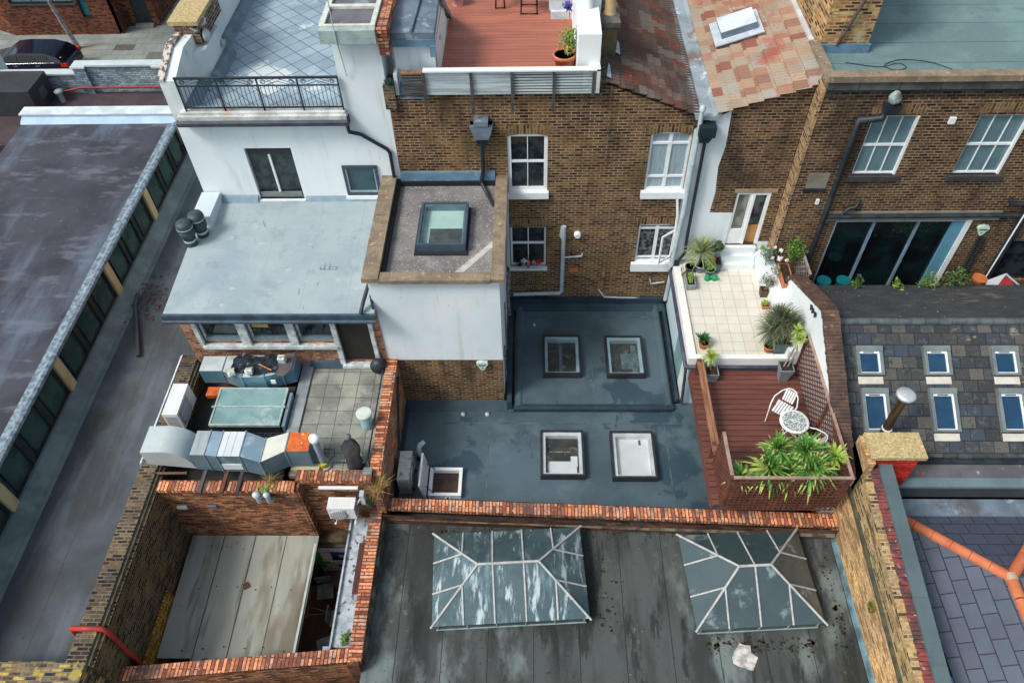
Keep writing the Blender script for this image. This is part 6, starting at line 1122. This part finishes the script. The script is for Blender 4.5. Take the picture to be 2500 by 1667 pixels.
# ================================================================== WHITE METAL TABLE AND CHAIRS
T = thing('bistro_table', 'small round white metal table with a patterned top on the timber deck', 'table', (6.0, 10.18, 1.53))
b = B(); b.lathe(6.0, 10.18, [(.33, 2.215), (.335, 2.235), (.33, 2.25), (.27, 2.25)], 40); b.build('rim', WPAINT, T)
TOPM = mat('pierced_table_top', (.62, .65, .63), (.1, .13, .14), 42, .6, lo=.44, hi=.54, bump=0); b = B(); b.lathe(6.0, 10.18, [(.275, 2.24), (.275, 2.252)], 40); b.build('table_top', TOPM, T)
b = B(); b.lathe(6.0, 10.18, [(.05, 2.252), (.05, 2.258)], 16); b.build('centre_disc', mat('cream_disc', (.6, .58, .5), None, 3, .5), T); b = B(); b.lathe(6.0, 10.18, [(.014, 2.258), (.014, 2.262)], 8); b.build('parasol_hole', BLACKP, T)
for a in range(3):
    t = R_(a * 120 + 200); b = B(); c_, s_ = math.cos(t), math.sin(t); b.tube([(6 + c_ * .05, 10.18 + s_ * .05, 2.2), (6 + c_ * .1, 10.18 + s_ * .1, 1.9), (6 + c_ * .22, 10.18 + s_ * .22, 1.65), (6 + c_ * .34, 10.18 + s_ * .34, 1.54)], .012, 6); b.build('leg', WPAINT, T)
def chair():
    T = thing('bistro_chair', 'x', 'chair', (0, 0, 0), 'white metal chairs on the deck')
    sb = B()
    for i in range(6):
        x = -.18 + i * .064; sb.box(x, x + .045, -.19, .2, .44, .455)
    sb.build('seat', WPAINT, T)
    sb = B()
    for i in range(5):
        x = -.13 + i * .056; sb.face([(x, .22, .5), (x + .04, .22, .5), (x + .04, .3, .82), (x, .3, .82)]); sb.face([(x, .232, .5), (x + .04, .232, .5), (x + .04, .312, .82), (x, .312, .82)])
    sb.build('backrest', WPAINT, T)
    b = B(); b.tube([(.22 * 1.0, -.22, .0), (.24, -.2, .45), (.26, -.15, .64), (.28, .05, .68), (.2, .24, .76), (.1, .32, .84), (0, .335, .86), (-.1, .32, .84), (-.2, .24, .76), (-.28, .05, .68), (-.26, -.15, .64), (-.24, -.2, .45), (-.22, -.22, 0)], .014, 7); b.build('arm_frame', WPAINT, T)
    for x in (-.19, .19):
        b = B(); b.tube([(x, .2, .44), (x * 1.15, .27, 0)], .012, 6); b.build('leg', WPAINT, T)
    return T
ch = chair(); ch.location = (5.9, 10.72, 1.53); ch.rotation_euler = (0, 0, R_(-38)); ch['label'] = 'white slatted metal chair behind the round table, facing the viewer'
copy_tree(ch, (6.28, 9.78, 1.53), R_(-120), 'white metal chair half hidden behind the big yucca plants')
# ================================================================== PLANTS
def planter(T, x, y, z, w0, w1, h, m=GALVPOT, L=None, rz=0):
    """square tapered planter; L = second side"""
    M = Matrix.Translation((x, y, z)) @ Matrix.Rotation(R_(rz), 4, 'Z'); L0, L1 = (L * w0 / w1, L) if L else (w0, w1)
    b = B(); b.M = M; lo = [(-w0 / 2, -L0 / 2, 0), (w0 / 2, -L0 / 2, 0), (w0 / 2, L0 / 2, 0), (-w0 / 2, L0 / 2, 0)]; hi = [(-w1 / 2, -L1 / 2, h), (w1 / 2, -L1 / 2, h), (w1 / 2, L1 / 2, h), (-w1 / 2, L1 / 2, h)]
    inn = [(-w1 / 2 + .02, -L1 / 2 + .02, h), (w1 / 2 - .02, -L1 / 2 + .02, h), (w1 / 2 - .02, L1 / 2 - .02, h), (-w1 / 2 + .02, L1 / 2 - .02, h)]; dn = [(a, c, h - .03) for a, c, e in inn]
    b.face(lo[::-1])
    for i in range(4): j = (i + 1) % 4; b.face([lo[i], lo[j], hi[j], hi[i]]); b.face([hi[i], hi[j], inn[j], inn[i]]); b.face([inn[i], inn[j], dn[j], dn[i]])
    b.build('planter', m, T); b = B(); b.M = M; b.face(dn); b.build('soil', SOIL, T)
def pot(T, x, y, z, r, h, m=POT):
    b = B(); b.lathe(x, y, [(r * .68, z), (r * .9, z + h * .8), (r, z + h * .8), (r, z + h), (r * .88, z + h), (r * .86, z + h - .03)], 20); b.build('pot', m, T)
    b = B(); b.lathe(x, y, [(r * .86, z + h - .04), (r * .86, z + h - .03)], 14); b.build('soil', SOIL, T)
def stem(T, pts, r=.02, m=BARK): b = B(); b.tube(pts, r, 6); b.build('stem', m, T)
def plant(name, label, loc, cat='potted plant'): return thing(name, label, cat, loc, 'potted plants on the terrace and decks')
# cordyline at the back left of the terrace
T = plant('cordyline_plant', 'spiky cordyline with a round head in a grey pot against the white wall', (4.6, 15.6, ZT)); pot(T, 4.62, 15.5, ZT, .16, .26, GALVPOT); stem(T, [(4.55, 15.5, ZT + .2), (4.6, 15.55, ZT + .6)], .035)
b = B(); rosette(b, (4.6, 15.55, ZT + .66), .62, 150, 3, .014, 0, 1, .45, (-.4, 1.5)); b.build('leaves', [mat('cordyline_leaf', (.27, .33, .14), (.19, .25, .11), 7, .5), LEAF_YL], T)
T = plant('trailing_plant', 'small lime green plant in a grey pot in front of the cordyline', (4.85, 15.35, ZT)); pot(T, 4.87, 15.38, ZT, .15, .2, GALVPOT); b = B(); leafclump(b, (4.87, 15.38, ZT + .33), (.2, .16, .18), 320, .03, 21); b.build('leaves', LEAF_L, T)
T = plant('herb_pot', 'low dark soil pot with a few sprigs left of the cordyline', (4.38, 15.5, ZT)); pot(T, 4.36, 15.5, ZT, .15, .18, mat('charcoal_pot', (.06, .05, .055), None, 4, .7)); b = B(); leafclump(b, (4.4, 15.55, ZT + .24), (.09, .09, .08), 60, .03, 22); b.build('leaves', LEAF_L, T)
T = plant('bay_tree', 'small bay tree with a clear stem in a square dark planter left of the steps', (5.02, 15.6, ZT)); planter(T, 5.02, 15.55, ZT, .26, .34, .32, mat('dark_zinc', (.09, .14, .16), None, 4, .5)); stem(T, [(5.02, 15.55, ZT + .28), (5.0, 15.6, ZT + .7)], .012); b = B(); leafclump(b, (5.0, 15.62, ZT + .82), (.27, .2, .2), 420, .045, 23); b.build('leaves', [mat('bay_leaf', (.07, .12, .05), (.04, .08, .03), 8, .45), LEAF_D], T)
T = plant('olive_tree', 'small grey green olive tree in a grey square planter right of the steps', (6.35, 15.3, ZT)); planter(T, 6.3, 15.25, ZT, .2, .26, .26); stem(T, [(6.3, 15.25, ZT + .22), (6.32, 15.3, ZT + .6)], .014); b = B(); leafclump(b, (6.36, 15.34, ZT + .76), (.26, .22, .24), 460, .038, 24, 0, 1); b.build('leaves', [LEAF_O, mat('olive_pale', (.26, .3, .23), None, 8, .6)], T)
T = plant('flowering_shrub', 'sparse pale flowering shrub in a square pot below the olive tree', (6.25, 14.55, ZT)); planter(T, 6.2, 14.55, ZT, .18, .23, .24, mat('brown_square_pot', (.12, .09, .06), None, 5, .8)); stem(T, [(6.2, 14.55, ZT + .2), (6.24, 14.6, ZT + .42)]); b = B(); leafclump(b, (6.26, 14.6, ZT + .5), (.26, .22, .2), 300, .035, 25, 0, 1); b.build('leaves', [LEAF_O, mat('blush_flower', (.55, .4, .32), None, 9, .7)], T)
T = plant('lime_succulent', 'lime green low plant in a brown pot below the flowering shrub', (6.2, 14.1, ZT)); planter(T, 6.16, 14.1, ZT, .16, .2, .12, POT); b = B(); leafclump(b, (6.16, 14.12, ZT + .17), (.12, .12, .07), 160, .035, 26); b.build('leaves', LEAF_L, T)
T = plant('leafy_pot', 'small dark leafy plant just behind the big spiky grass', (6.3, 13.35, ZT)); pot(T, 6.28, 13.35, ZT, .1, .16); b = B(); leafclump(b, (6.28, 13.35, ZT + .28), (.16, .16, .13), 200, .045, 27); b.build('leaves', [mat('mid_leaf', (.1, .17, .06), None, 6, .5)], T)
T = plant('spiky_grass', 'huge dark green spiky grass bush by the white gable wall', (6.2, 12.85, ZT)); planter(T, 6.22, 12.65, ZT, .34, .42, .4, mat('dark_zinc', (.1, .14, .17), None, 4, .5)); b = B()
for k, (x, y, z, sd) in enumerate(((6.2, 12.9, 2.75, 1), (6.0, 12.75, 2.55, 2), (6.35, 12.75, 2.65, 3), (6.15, 13.05, 2.6, 4))): rosette(b, (x, y, z), .55, 420, 30 + sd, .006, 0, 1, .5, (-.7, 1.5))
b.build('blades', [LEAF_G, mat('straw_blade', (.24, .24, .13), None, 6, .6)], T); stem(T, [(6.2, 12.7, ZT + .35), (6.18, 12.8, 2.6)], .03)
T = plant('round_leaf_pot', 'bushy green plant in a terracotta pot at the front right corner of the terrace', (5.95, 12.55, ZT)); pot(T, 5.95, 12.6, ZT, .14, .2); b = B(); leafclump(b, (5.98, 12.62, ZT + .3), (.17, .15, .15), 260, .04, 28); b.build('leaves', [mat('mid_leaf', (.1, .17, .06)), LEAF_L], T)
T = plant('grey_trunk_yucca', 'two headed lime yucca on bent grey stems in a tapered zinc planter on the deck', (6.26, 12.0, 1.53)); planter(T, 6.26, 11.98, 1.53, .2, .34, .5); stem(T, [(6.2, 12.0, 1.98), (6.32, 12.1, 2.4), (6.42, 12.2, 2.75)], .022, mat('grey_stem', (.25, .22, .2), None, 6, .9)); stem(T, [(6.3, 12.0, 1.98), (6.4, 12.05, 2.5), (6.36, 12.3, 2.95)], .02, mat('grey_stem', (.25, .22, .2)))
b = B(); rosette(b, (6.42, 12.2, 2.78), .24, 60, 41, .013, 0, 1, .4, (-.3, 1.4)); rosette(b, (6.36, 12.32, 2.98), .24, 60, 42, .013, 0, 1, .4, (-.3, 1.4)); b.build('leaves', [mat('lime_yucca', (.4, .55, .08), (.3, .42, .06), 6, .45), LEAF_YL], T)
T = plant('succulent_trough', 'narrow grey trough of bright green succulents along the terrace edge', (4.22, 14.9, ZT)); planter(T, 4.27, 14.95, ZT, .2, .24, .24, GALVPOT, .5); b = B(); leafclump(b, (4.27, 14.95, ZT + .27), (.09, .22, .07), 240, .035, 29, 0, 1); b.build('leaves', [LEAF_L, mat('mid_leaf', (.1, .17, .06))], T)
T = plant('aloe_pot', 'dark green aloe in a terracotta pot at the front left terrace corner', (4.35, 12.75, ZT)); pot(T, 4.33, 12.72, ZT, .14, .2); b = B(); rosette(b, (4.33, 12.75, ZT + .22), .26, 60, 43, .022, 0, 0, .1, (.2, 1.5)); b.build('leaves', [mat('aloe_leaf', (.07, .2, .05), (.04, .13, .04), 6, .5)], T)
T = plant('yucca_pot', 'lime green yucca in a grey square planter by the top of the handrail', (4.42, 12.1, 1.53)); planter(T, 4.46, 12.0, 1.53, .26, .32, .3); stem(T, [(4.44, 12.05, 1.8), (4.42, 12.15, 2.1)], .02)
b = B(); rosette(b, (4.4, 12.18, 2.15), .27, 70, 44, .016, 0, 1, .5, (-.4, 1.4)); b.build('leaves', [mat('lime_yucca', (.4, .55, .08)), LEAF_YL], T)
# big yuccas on the deck
T = plant('yucca_row_planter', 'row of large bright yuccas crowding the front trellis of the deck', (5.6, 8.75, 1.53)); planter(T, 5.5, 8.72, 1.53, .26, .3, .34, mat('dark_trough', (.05, .04, .04), None, 4, .8), 1.9, 90) if False else None
b = B(); b.box(4.6, 6.55, 8.5, 8.85, 1.53, 1.85); b.build('planter', mat('dark_trough', (.05, .04, .04), None, 4, .8), T); b = B(); b.face([(4.62, 8.52, 1.855), (6.53, 8.52, 1.855), (6.53, 8.83, 1.855), (4.62, 8.83, 1.855)]); b.build('soil', SOIL, T)
for k, (x, y, z, L, n) in enumerate(((5.06, 8.72, 2.6, .6, 120), (5.25, 9.05, 2.85, .5, 90), (5.78, 9.0, 2.85, .58, 110), (5.9, 8.62, 2.65, .62, 120), (5.5, 8.72, 2.4, .5, 80), (6.5, 8.95, 2.65, .42, 80), (6.15, 8.85, 2.6, .5, 80), (4.5, 8.62, 2.4, .4, 55))):
    b = B(); rosette(b, (x, y, z), L, n, 50 + k, .027, 0, 1, .55, (-.5, 1.45)); b.build('leaf_head', [LEAF_Y if k != 5 else mat('lime_yucca', (.4, .55, .08)), LEAF_YL], T); stem(T, [(x, min(y, 8.8), 1.85), (x, y, z)], .025)
# side ledge shrub with trellis
T = thing('ledge_shrub', 'bright feathery shrub with white blooms in a trough at the right end of the terrace', 'shrub', (6.75, 14.8, 2.2)); planter(T, 6.72, 14.75, 2.2, .24, .28, .3, POT, .8)
b = B(); leafclump(b, (6.95, 15.2, 2.95), (.3, .34, .4), 900, .045, 61, 0, 1); b.build('leaves', [mat('feather_leaf', (.13, .22, .03), (.09, .16, .025), 7, .6), LEAF_D], T)
for k, (x, y, z, r) in enumerate(((6.55, 15.05, 2.75, .085), (6.62, 15.3, 2.82, .07), (6.42, 15.2, 2.65, .05), (6.72, 15.0, 2.75, .045), (6.5, 15.45, 2.8, .05))):
    b = B(); leafclump(b, (x, y, z), (r, r, r), 90, .028, 70 + k); b.build('flower_head', FLW_W, T)
b = B(); leafclump(b, (6.48, 14.85, 2.5), (.15, .2, .15), 200, .035, 66, 0, 1); b.build('lower_leaves', [mat('cream_edged_leaf', (.2, .27, .15), None, 8, .6), FLW_W], T)
b = B(); lattice(b, lambda u, z, d_: (7.15 - d_, 14.35 + u, 2.05 + z), 1.0, .85, .13, .03, True); b.box(7.12, 7.17, 14.3, 15.4, 2.88, 2.93); single(b, 'small_trellis', mat('grey_trellis', (.3, .26, .23), (.2, .17, .15), 5, .8), 'weathered diamond trellis panel behind the ledge shrub', 'trellis')
T = thing('watering_can', 'green watering can on the tiles by the steps', 'watering can', (4.95, 15.1, ZT))
for x in (4.78, 4.98):
    b = B(); b.lathe(x, 15.15, [(.07, ZT), (.08, ZT + .03), (.07, ZT + .13), (.04, ZT + .16)], 14); b.build('body', GREENC, T)
b = B(); b.tube([(4.78, 15.15, ZT + .08), (4.98, 15.12, ZT + .12), (5.08, 15.02, ZT + .16)], .02, 6); b.build('spout', GREENC, T)
b = B(); leafclump(b, (4.93, 15.5, ZT + .35), (.07, .07, .2), 160, .045, 77, 0, 1); single(b, 'red_pinwheel', [RED, mat('pinwheel_yellow', (.7, .45, .02), None, 4, .5)], 'bright red and yellow ornament between the grey pot and the bay tree', 'ornament')
T = thing('turquoise_watering_can', 'turquoise watering can on the white ledge beside the steps', 'watering can', (6.45, 15.75, 2.3)); b = B(); b.lathe(6.45, 15.72, [(.08, 2.3), (.08, 2.46), (.04, 2.52)], 14); b.build('body', BLUEC, T); b = B(); b.tube([(6.45, 15.7, 2.36), (6.4, 15.5, 2.5)], .016, 6); b.build('spout', BLUEC, T)
b = B(); leafclump(b, (6.3, 15.8, 2.46), (.1, .08, .1), 90, .03, 78); single(b, 'ledge_pot_plant', LEAF_L, 'tiny green plant left of the turquoise watering can', 'plant')
b = B(); b.tube([(4.06, 15.25, 1.9), (4.18, 15.2, 2.15), (4.28, 15.12, 2.12)], [.012, .03, .012], 6); b.tube([(4.16, 15.2, 2.0), (4.3, 15.3, 2.0)], .012, 5); single(b, 'metal_bird', mat('rusty_bird', (.1, .05, .04), None, 6, .8), 'small dark metal bird ornament at the back left corner of the terrace', 'ornament')
# window box of flowers
T = thing('window_box', 'window box of red, pink and white flowers on the lower left house window', 'window box', (-.1, 15.8, 1.68)); B().box(-.5, .25, 15.8, 15.93, 1.68, 1.8).build('box', mat('box_white', (.5, .52, .52), None, 3, .6), T)
b = B(); leafclump(b, (-.12, 15.84, 1.92), (.4, .12, .16), 320, .035, 80); b.build('leaves', LEAF_D, T)
for k, (x, z, r, m_) in enumerate(((.14, 1.98, .09, FLW_R), (.0, 1.96, .05, FLW_P), (-.14, 1.92, .07, FLW_P), (-.26, 2.0, .09, FLW_W), (-.15, 1.8, .04, FLW_P), (-.4, 1.86, .08, mat('purple_leaf', (.08, .02, .06), None, 6, .7)))): b = B(); leafclump(b, (x, 15.74, z + .04), (r * 1.15, .06, r * 1.15), 110, .03, 81 + k); b.build('blossom', m_, T)
# roof deck things
T = plant('deck_citrus', 'leafy shrub with orange fruit in a big terracotta pot on the red roof deck', (.75, 16.75, 7.3)); pot(T, .72, 16.75, 7.3, .27, .42); b = B(); leafclump(b, (.85, 16.8, 8.0), (.3, .28, .42), 700, .04, 90, 0, 1); b.build('leaves', [mat('mid_bright', (.15, .3, .05), (.1, .2, .04), 6, .5), LEAF_L], T)
b = B()
for x, y, z in ((.78, 16.6, 7.95), (.92, 16.65, 7.85), (.9, 16.9, 8.2), (.7, 16.9, 8.45), (.86, 16.7, 8.05)): b.lathe(x, y, [(.02, z - .035), (.038, z), (.02, z + .035)], 8)
b.build('fruit', mat('orange_fruit', (.75, .28, .03), None, 5, .5), T); stem(T, [(.75, 16.75, 7.7), (.82, 16.8, 8.0)], .02)
b = B(); 
for (x, y) in ((1.0, 16.55), (.95, 16.7)): b.tube([(x, y, 7.3), (x + .04, y + .15, 7.75)], .015, 5)
b.tube([(.9, 16.5, 7.33), (1.15, 16.5, 7.33)], .02, 5); single(b, 'plant_stand', DARKM, 'dark little stand beside the big terracotta pot', 'stand')
T = plant('violet_flower_pot', 'tall stand of violet flowers in terracotta pots against the white stack', (.98, 18.2, 7.3)); pot(T, .9, 18.2, 7.3, .12, .2); stem(T, [(.9, 18.2, 7.5), (.88, 18.25, 8.0)], .015, POT); b = B(); leafclump(b, (.85, 18.3, 8.1), (.14, .14, .14), 160, .05, 91, 0, 1); b.build('flowers', [FLW_V, LEAF_D], T)
T = thing('storage_box', 'pale blue grey storage box with a lid on the red roof deck', 'box', (.8, 19.6, 7.3)); B().box(.45, 1.02, 19.22, 20.6, 7.3, 7.5).build('plinth', mat('box_pale', (.55, .62, .66), None, 2, .6), T); B().box(.4, 1.02, 19.3, 20.6, 7.5, 7.85).build('body', mat('box_pale', (.55, .62, .66)), T); B().box(.38, 1.02, 19.26, 20.6, 7.85, 7.9).build('lid', mat('box_lid', (.4, .52, .48), None, 2, .6), T)
for k, (x0, x1, y) in enumerate(((-1.0, -.76, 19.84), (-.33, .1, 19.5))):
    T = thing('deck_chair_frame', ('narrow' if k == 0 else 'wide') + ' black metal leg frame of a chair at the top of the red deck', 'chair', ((x0 + x1) / 2, y + .3, 7.3), 'black framed chairs on the red deck'); b = B(); b.tube([(x0 + .04, y, 7.95), (x0, y, 7.32), (x1, y, 7.32), (x1 - .04, y, 7.95)], .018, 6); b.build('leg_frame', BLACKP, T); b = B(); b.tube([(x0 + .04, y + .5, 7.95), (x0, y + .5, 7.32), (x1, y + .5, 7.32), (x1 - .04, y + .5, 7.95)], .018, 6); b.build('leg_frame', BLACKP, T)
    B().box(x0, x1, y, y + .5, 7.9, 7.94).build('seat', mat('tan_leather_seat', (.3, .1, .05), None, 3, .6), T)
T = plant('pink_pot_plant', 'plant in a pale pink pot beside the grey stair hood roof', (-2.0, 19.9, 7.3)); pot(T, -2.02, 20.1, 7.3, .2, .36, mat('pink_pot', (.7, .45, .42), None, 3, .6)); b = B(); leafclump(b, (-2.1, 20.15, 7.75), (.22, .2, .12), 160, .05, 92); b.build('leaves', LEAF_L, T)
b = B(); leafclump(b, (-3.3, 15.86, 7.56), (.13, .1, .1), 260, .035, 93); single(b, 'wall_top_plant', mat('blue_green_leaf', (.03, .09, .07), None, 8, .7), 'dark sprig growing on the brick stub by the white house', 'plant')
b = B(); b.box(-3.46, -3.2, 15.78, 16.3, 6.9, 7.5); single(b, 'brick_stub', SOOTB, 'short dark brick stub between the white house and the slatted fence', 'chimney')
b = B(); b.box(-3.2, -3.12, 15.9, 16.4, 7.2, 7.72); single(b, 'rendered_upstand', WHITED, 'narrow pale rendered upstand beside the brick stub', 'wall')
# plants in front of the glass doors and patio things
for k, (x, y, z, r) in enumerate(((9.6, 14.45, 2.3, .16), (10.4, 14.5, 2.35, .38), (11.15, 14.6, 2.4, .4), (8.55, 14.5, 2.3, .2))):
    b = B(); b.tube([(x, y, .2), (x, y, z)], .02, 5); leafclump(b, (x, y, z + .05), (r, .25, .38 if k != 0 else .2), int(90 + 420 * r * (2 if k == 2 else 1)), .05, 100 + k, 0, 1)
    single(b, 'patio_shrub', [mat('patio_leaf', (.10, .17, .035), (.07, .12, .03), 7, .6), LEAF_L if k < 2 else LEAF_D], ['lone yellow green sprig in front of the middle glass pane', 'airy yellow green shrub at the right glass pane', 'dense olive shrub against the brick right of the glass doors', 'faint shrub in front of the second teal urn'][k], 'shrub')
T = thing('garden_parasol', 'folded red and white canopy by the black drain behind the tiled cottage', 'canopy', (12.4, 14.8, .2)); b = B(); b.face([(12.05, 14.75, 2.2), (12.62, 14.9, 2.35), (12.3, 14.6, 1.7)]); b.build('white_cloth', WPAINT, T); b = B(); b.face([(12.62, 14.9, 2.3), (12.3, 14.6, 1.7), (13.3, 14.6, 1.65)]); b.build('red_cloth', mat('red_cloth', (.42, .03, .035), None, 3, .8), T); b = B(); b.tube([(12.62, 14.9, 2.3), (13.5, 14.6, 1.7)], .03, 6); b.build('pole', GREYP, T)
b = B(); b.face([(11.15, 14.5, 1.9), (11.35, 14.6, 2.2), (11.55, 14.5, 1.9)]); b.tube([(11.4, 14.6, 2.3), (11.6, 14.5, 1.8)], .02, 5); single(b, 'grey_cloth_peak', mat('grey_cloth', (.3, .33, .35), None, 3, .8), 'small grey pointed cloth beside the purple pole', 'cloth')
b = B(); b.tube([(11.0, 14.8, 1.2), (11.25, 14.8, 2.4)], .02, 6); single(b, 'purple_pole', mat('purple_pole', (.3, .08, .25), None, 3, .5), 'thin purple pole leaning right of the glass doors', 'pole')
T = thing('hanging_basket', 'orange hanging basket at the foot of the white pole', 'basket', (11.95, 14.8, 2.1)); b = B(); b.lathe(11.95, 14.85, [(.08, 2.0), (.17, 2.12), (.19, 2.22)], 14); b.build('bowl', mat('orange_basket', (.5, .14, .04), None, 9, .8), T)
# ================================================================== YARD FURNITURE
def ychair(loc, rz, lb):
    T = thing('steel_chair', lb, 'chair', loc, 'metal chairs stacked in the yard'); M = Matrix.Translation(loc) @ Matrix.Rotation(R_(rz), 4, 'Z'); S_ = mat('dull_steel', (.3, .33, .34), (.14, .16, .17), 3, .3, .5, .6)
    b = B(); b.M = M; b.box(-.2, .2, -.2, .2, .43, .46); b.build('seat', S_, T); b = B(); b.M = M; b.box(-.2, .2, .2, .22, .55, .85); b.build('backrest', S_, T)
    for x in (-.19, .19):
        for y in (-.19, .2): b = B(); b.M = M; b.tube([(x, y, .44), (x * 1.1, y * 1.1, 0)], .013, 5); b.build('leg', S_, T)
for k, (x, y, rz, lb) in enumerate(((-4.85, 7.05, 90, 'bright steel chair in the open gap of the yard'), (-5.05, 6.4, 200, 'steel chair nearest the front parapet of the yard'), (-5.3, 7.75, 10, 'steel chair beneath the green 4'), (-4.75, 7.65, 300, 'steel chair beneath the navy 5'))): ychair((x, y, -2.3), rz, lb)
b = B(); b.lathe(-4.8, 7.95, [(.03, -2.3), (.03, -1.6), (.28, -1.58), (.28, -1.54)], 18); single(b, 'round_yard_table', mat('rust_table', (.07, .035, .025), None, 3, .4), 'round brown table below the navy 5', 'table')
b = B(); b.box(-6.0, -5.55, 8.1, 8.45, -2.3, -1.8); single(b, 'black_bin', mat('black_bin', (.02, .022, .025), None, 3, .6), 'tall black bin against the mural wall', 'bin')
b = B(); b.tube([(-5.7, 7.5, -2.28), (-5.2, 7.25, -1.9)], .012, 5); b.tube([(-5.7, 7.3, -2.28), (-5.2, 7.22, -1.95)], .012, 5); single(b, 'wooden_poles', mat('pale_pole', (.5, .42, .3), None, 3, .7), 'two thin pale poles leaning in the yard', 'pole')
b = B(); b.lathe(-5.3, 6.05, [(.22, -2.3), (.25, -1.8), (.24, -1.78)], 16); single(b, 'teal_bucket', mat('dark_teal_bucket', (.03, .08, .09), None, 3, .5), 'dark teal bucket near the front of the yard', 'bucket')
# ================================================================== CAR AND TREE
T = thing('parked_car', 'black estate car with a red tail lamp parked along the far pavement', 'car', (-26.3, 36.9, G))
CX, CY = -26.4, 36.9
side = [(-2.35, .35), (-2.38, .62), (-2.2, .82), (-1.3, .98), (-.55, 1.42), (.1, 1.5), (1.35, 1.47), (1.95, 1.28), (2.2, 1.0), (2.32, .9), (2.36, .4)]
def carsec(y, wsc):
    return [(CX + x, CY + y * (1 if z < .98 else 1 - .18 * min(1, (z - .98) / .5)), G + z) for x, z in side]
b = B(); n = len(side); L_ = carsec(-.9, 1); R2 = carsec(.9, 1); vs = L_ + R2
b.mesh(vs, [(i, i + 1, n + i + 1, n + i) for i in range(n - 1)], 0, 1); b.face(L_, 0); b.face(R2[::-1], 0); b.face([L_[0], L_[-1], R2[-1], R2[0]])
o = b.build('body', CARP, T); mo = o.modifiers.new('e', 'BEVEL'); mo.width = .06; mo.segments = 3
for nm, (a, c) in (('side_window', (-1.15, -.1)), ('side_window', (-.02, .85)), ('side_window', (.92, 1.6))):
    b = B(); y0, y1 = -.905, -.80; b.face([(CX + a, CY + y0, G + 1.0), (CX + c, CY + y0, G + 1.0), (CX + (c if c < 1 else c - .15), CY + y1 - .0, G + 1.36), (CX + (a if a > -1 else a + .55), CY + y1, G + 1.36)]); b.build(nm, CARG, T)
b = B(); b.tube([(CX - 1.3, CY - .9, G + 1.0), (CX + 1.75, CY - .88, G + 1.03), (CX + 2.1, CY - .6, G + 1.2)], .018, 6); b.build('chrome_strip', mat('chrome', (.6, .65, .68), None, 2, .15, .5, .9), T)
b = B(); b.face([(CX + 1.93, CY - .7, G + 1.33), (CX + 1.93, CY + .7, G + 1.33), (CX + 2.2, CY + .78, G + 1.06), (CX + 2.2, CY - .78, G + 1.06)]); b.build('rear_window', CARG, T)
for s_ in (-1, 1): b = B(); b.box(CX + 2.08, CX + 2.4, CY + s_ * .92 - .12 * s_ - .02, CY + s_ * .92 + .02, G + .82, G + .99); b.build('tail_lamp', TAIL, T)
for x in (-.4, .75): B().box(CX + x, CX + x + .2, CY - .93, CY - .9, G + .86, G + .9).build('door_handle', MC['chrome'], T)
b = B(); b.box(CX - 1.35, CX - 1.15, CY - 1.1, CY - .9, G + .95, G + 1.1); b.build('wing_mirror', CARP, T)
for x in (-1.45, 1.45):
    for s_ in (-1, 1):
        b = B(); b.M = Matrix.Translation((CX + x, CY + s_ * .82, G + .33)) @ Matrix.Rotation(R_(90), 4, 'X'); b.lathe(0, 0, [(.33, -.1), (.33, .1), (.2, .11)], 22); o = b.build('wheel', mat('tyre', (.015, .015, .015), None, 4, .9), T); b = B(); b.M = Matrix.Translation((CX + x, CY + s_ * .93, G + .33)) @ Matrix.Rotation(R_(90), 4, 'X'); b.lathe(0, 0, [(.2, -.01), (.2, .01), (.05, .02)], 18); b.build('rim', GALV, o)
T = thing('street_tree', 'slim pale barked tree leaning beside the parked black car', 'tree', (-25.0, 39.2, G))
b = B(); b.tube([(-25.0, 39.2, G + .1), (-25.1, 39.0, G + 1.6), (-25.0, 38.6, G + 3.0), (-25.3, 38.4, G + 4.4), (-25.4, 38.2, G + 6)], [.14, .11, .1, .08, .06], 10); b.build('trunk', BIRCH, T)
b = B(); b.tube([(-25.0, 38.6, G + 2.9), (-24.6, 38.3, G + 3.8), (-24.0, 38.2, G + 4.3)], [.07, .05, .03], 8); b.build('branch', BIRCH, T)
b = B(); leafclump(b, (-25.2, 38.6, G + 7.6), (1.8, 1.8, 1.7), 1600, .12, 200); b.build('crown', [LEAF_D], T)
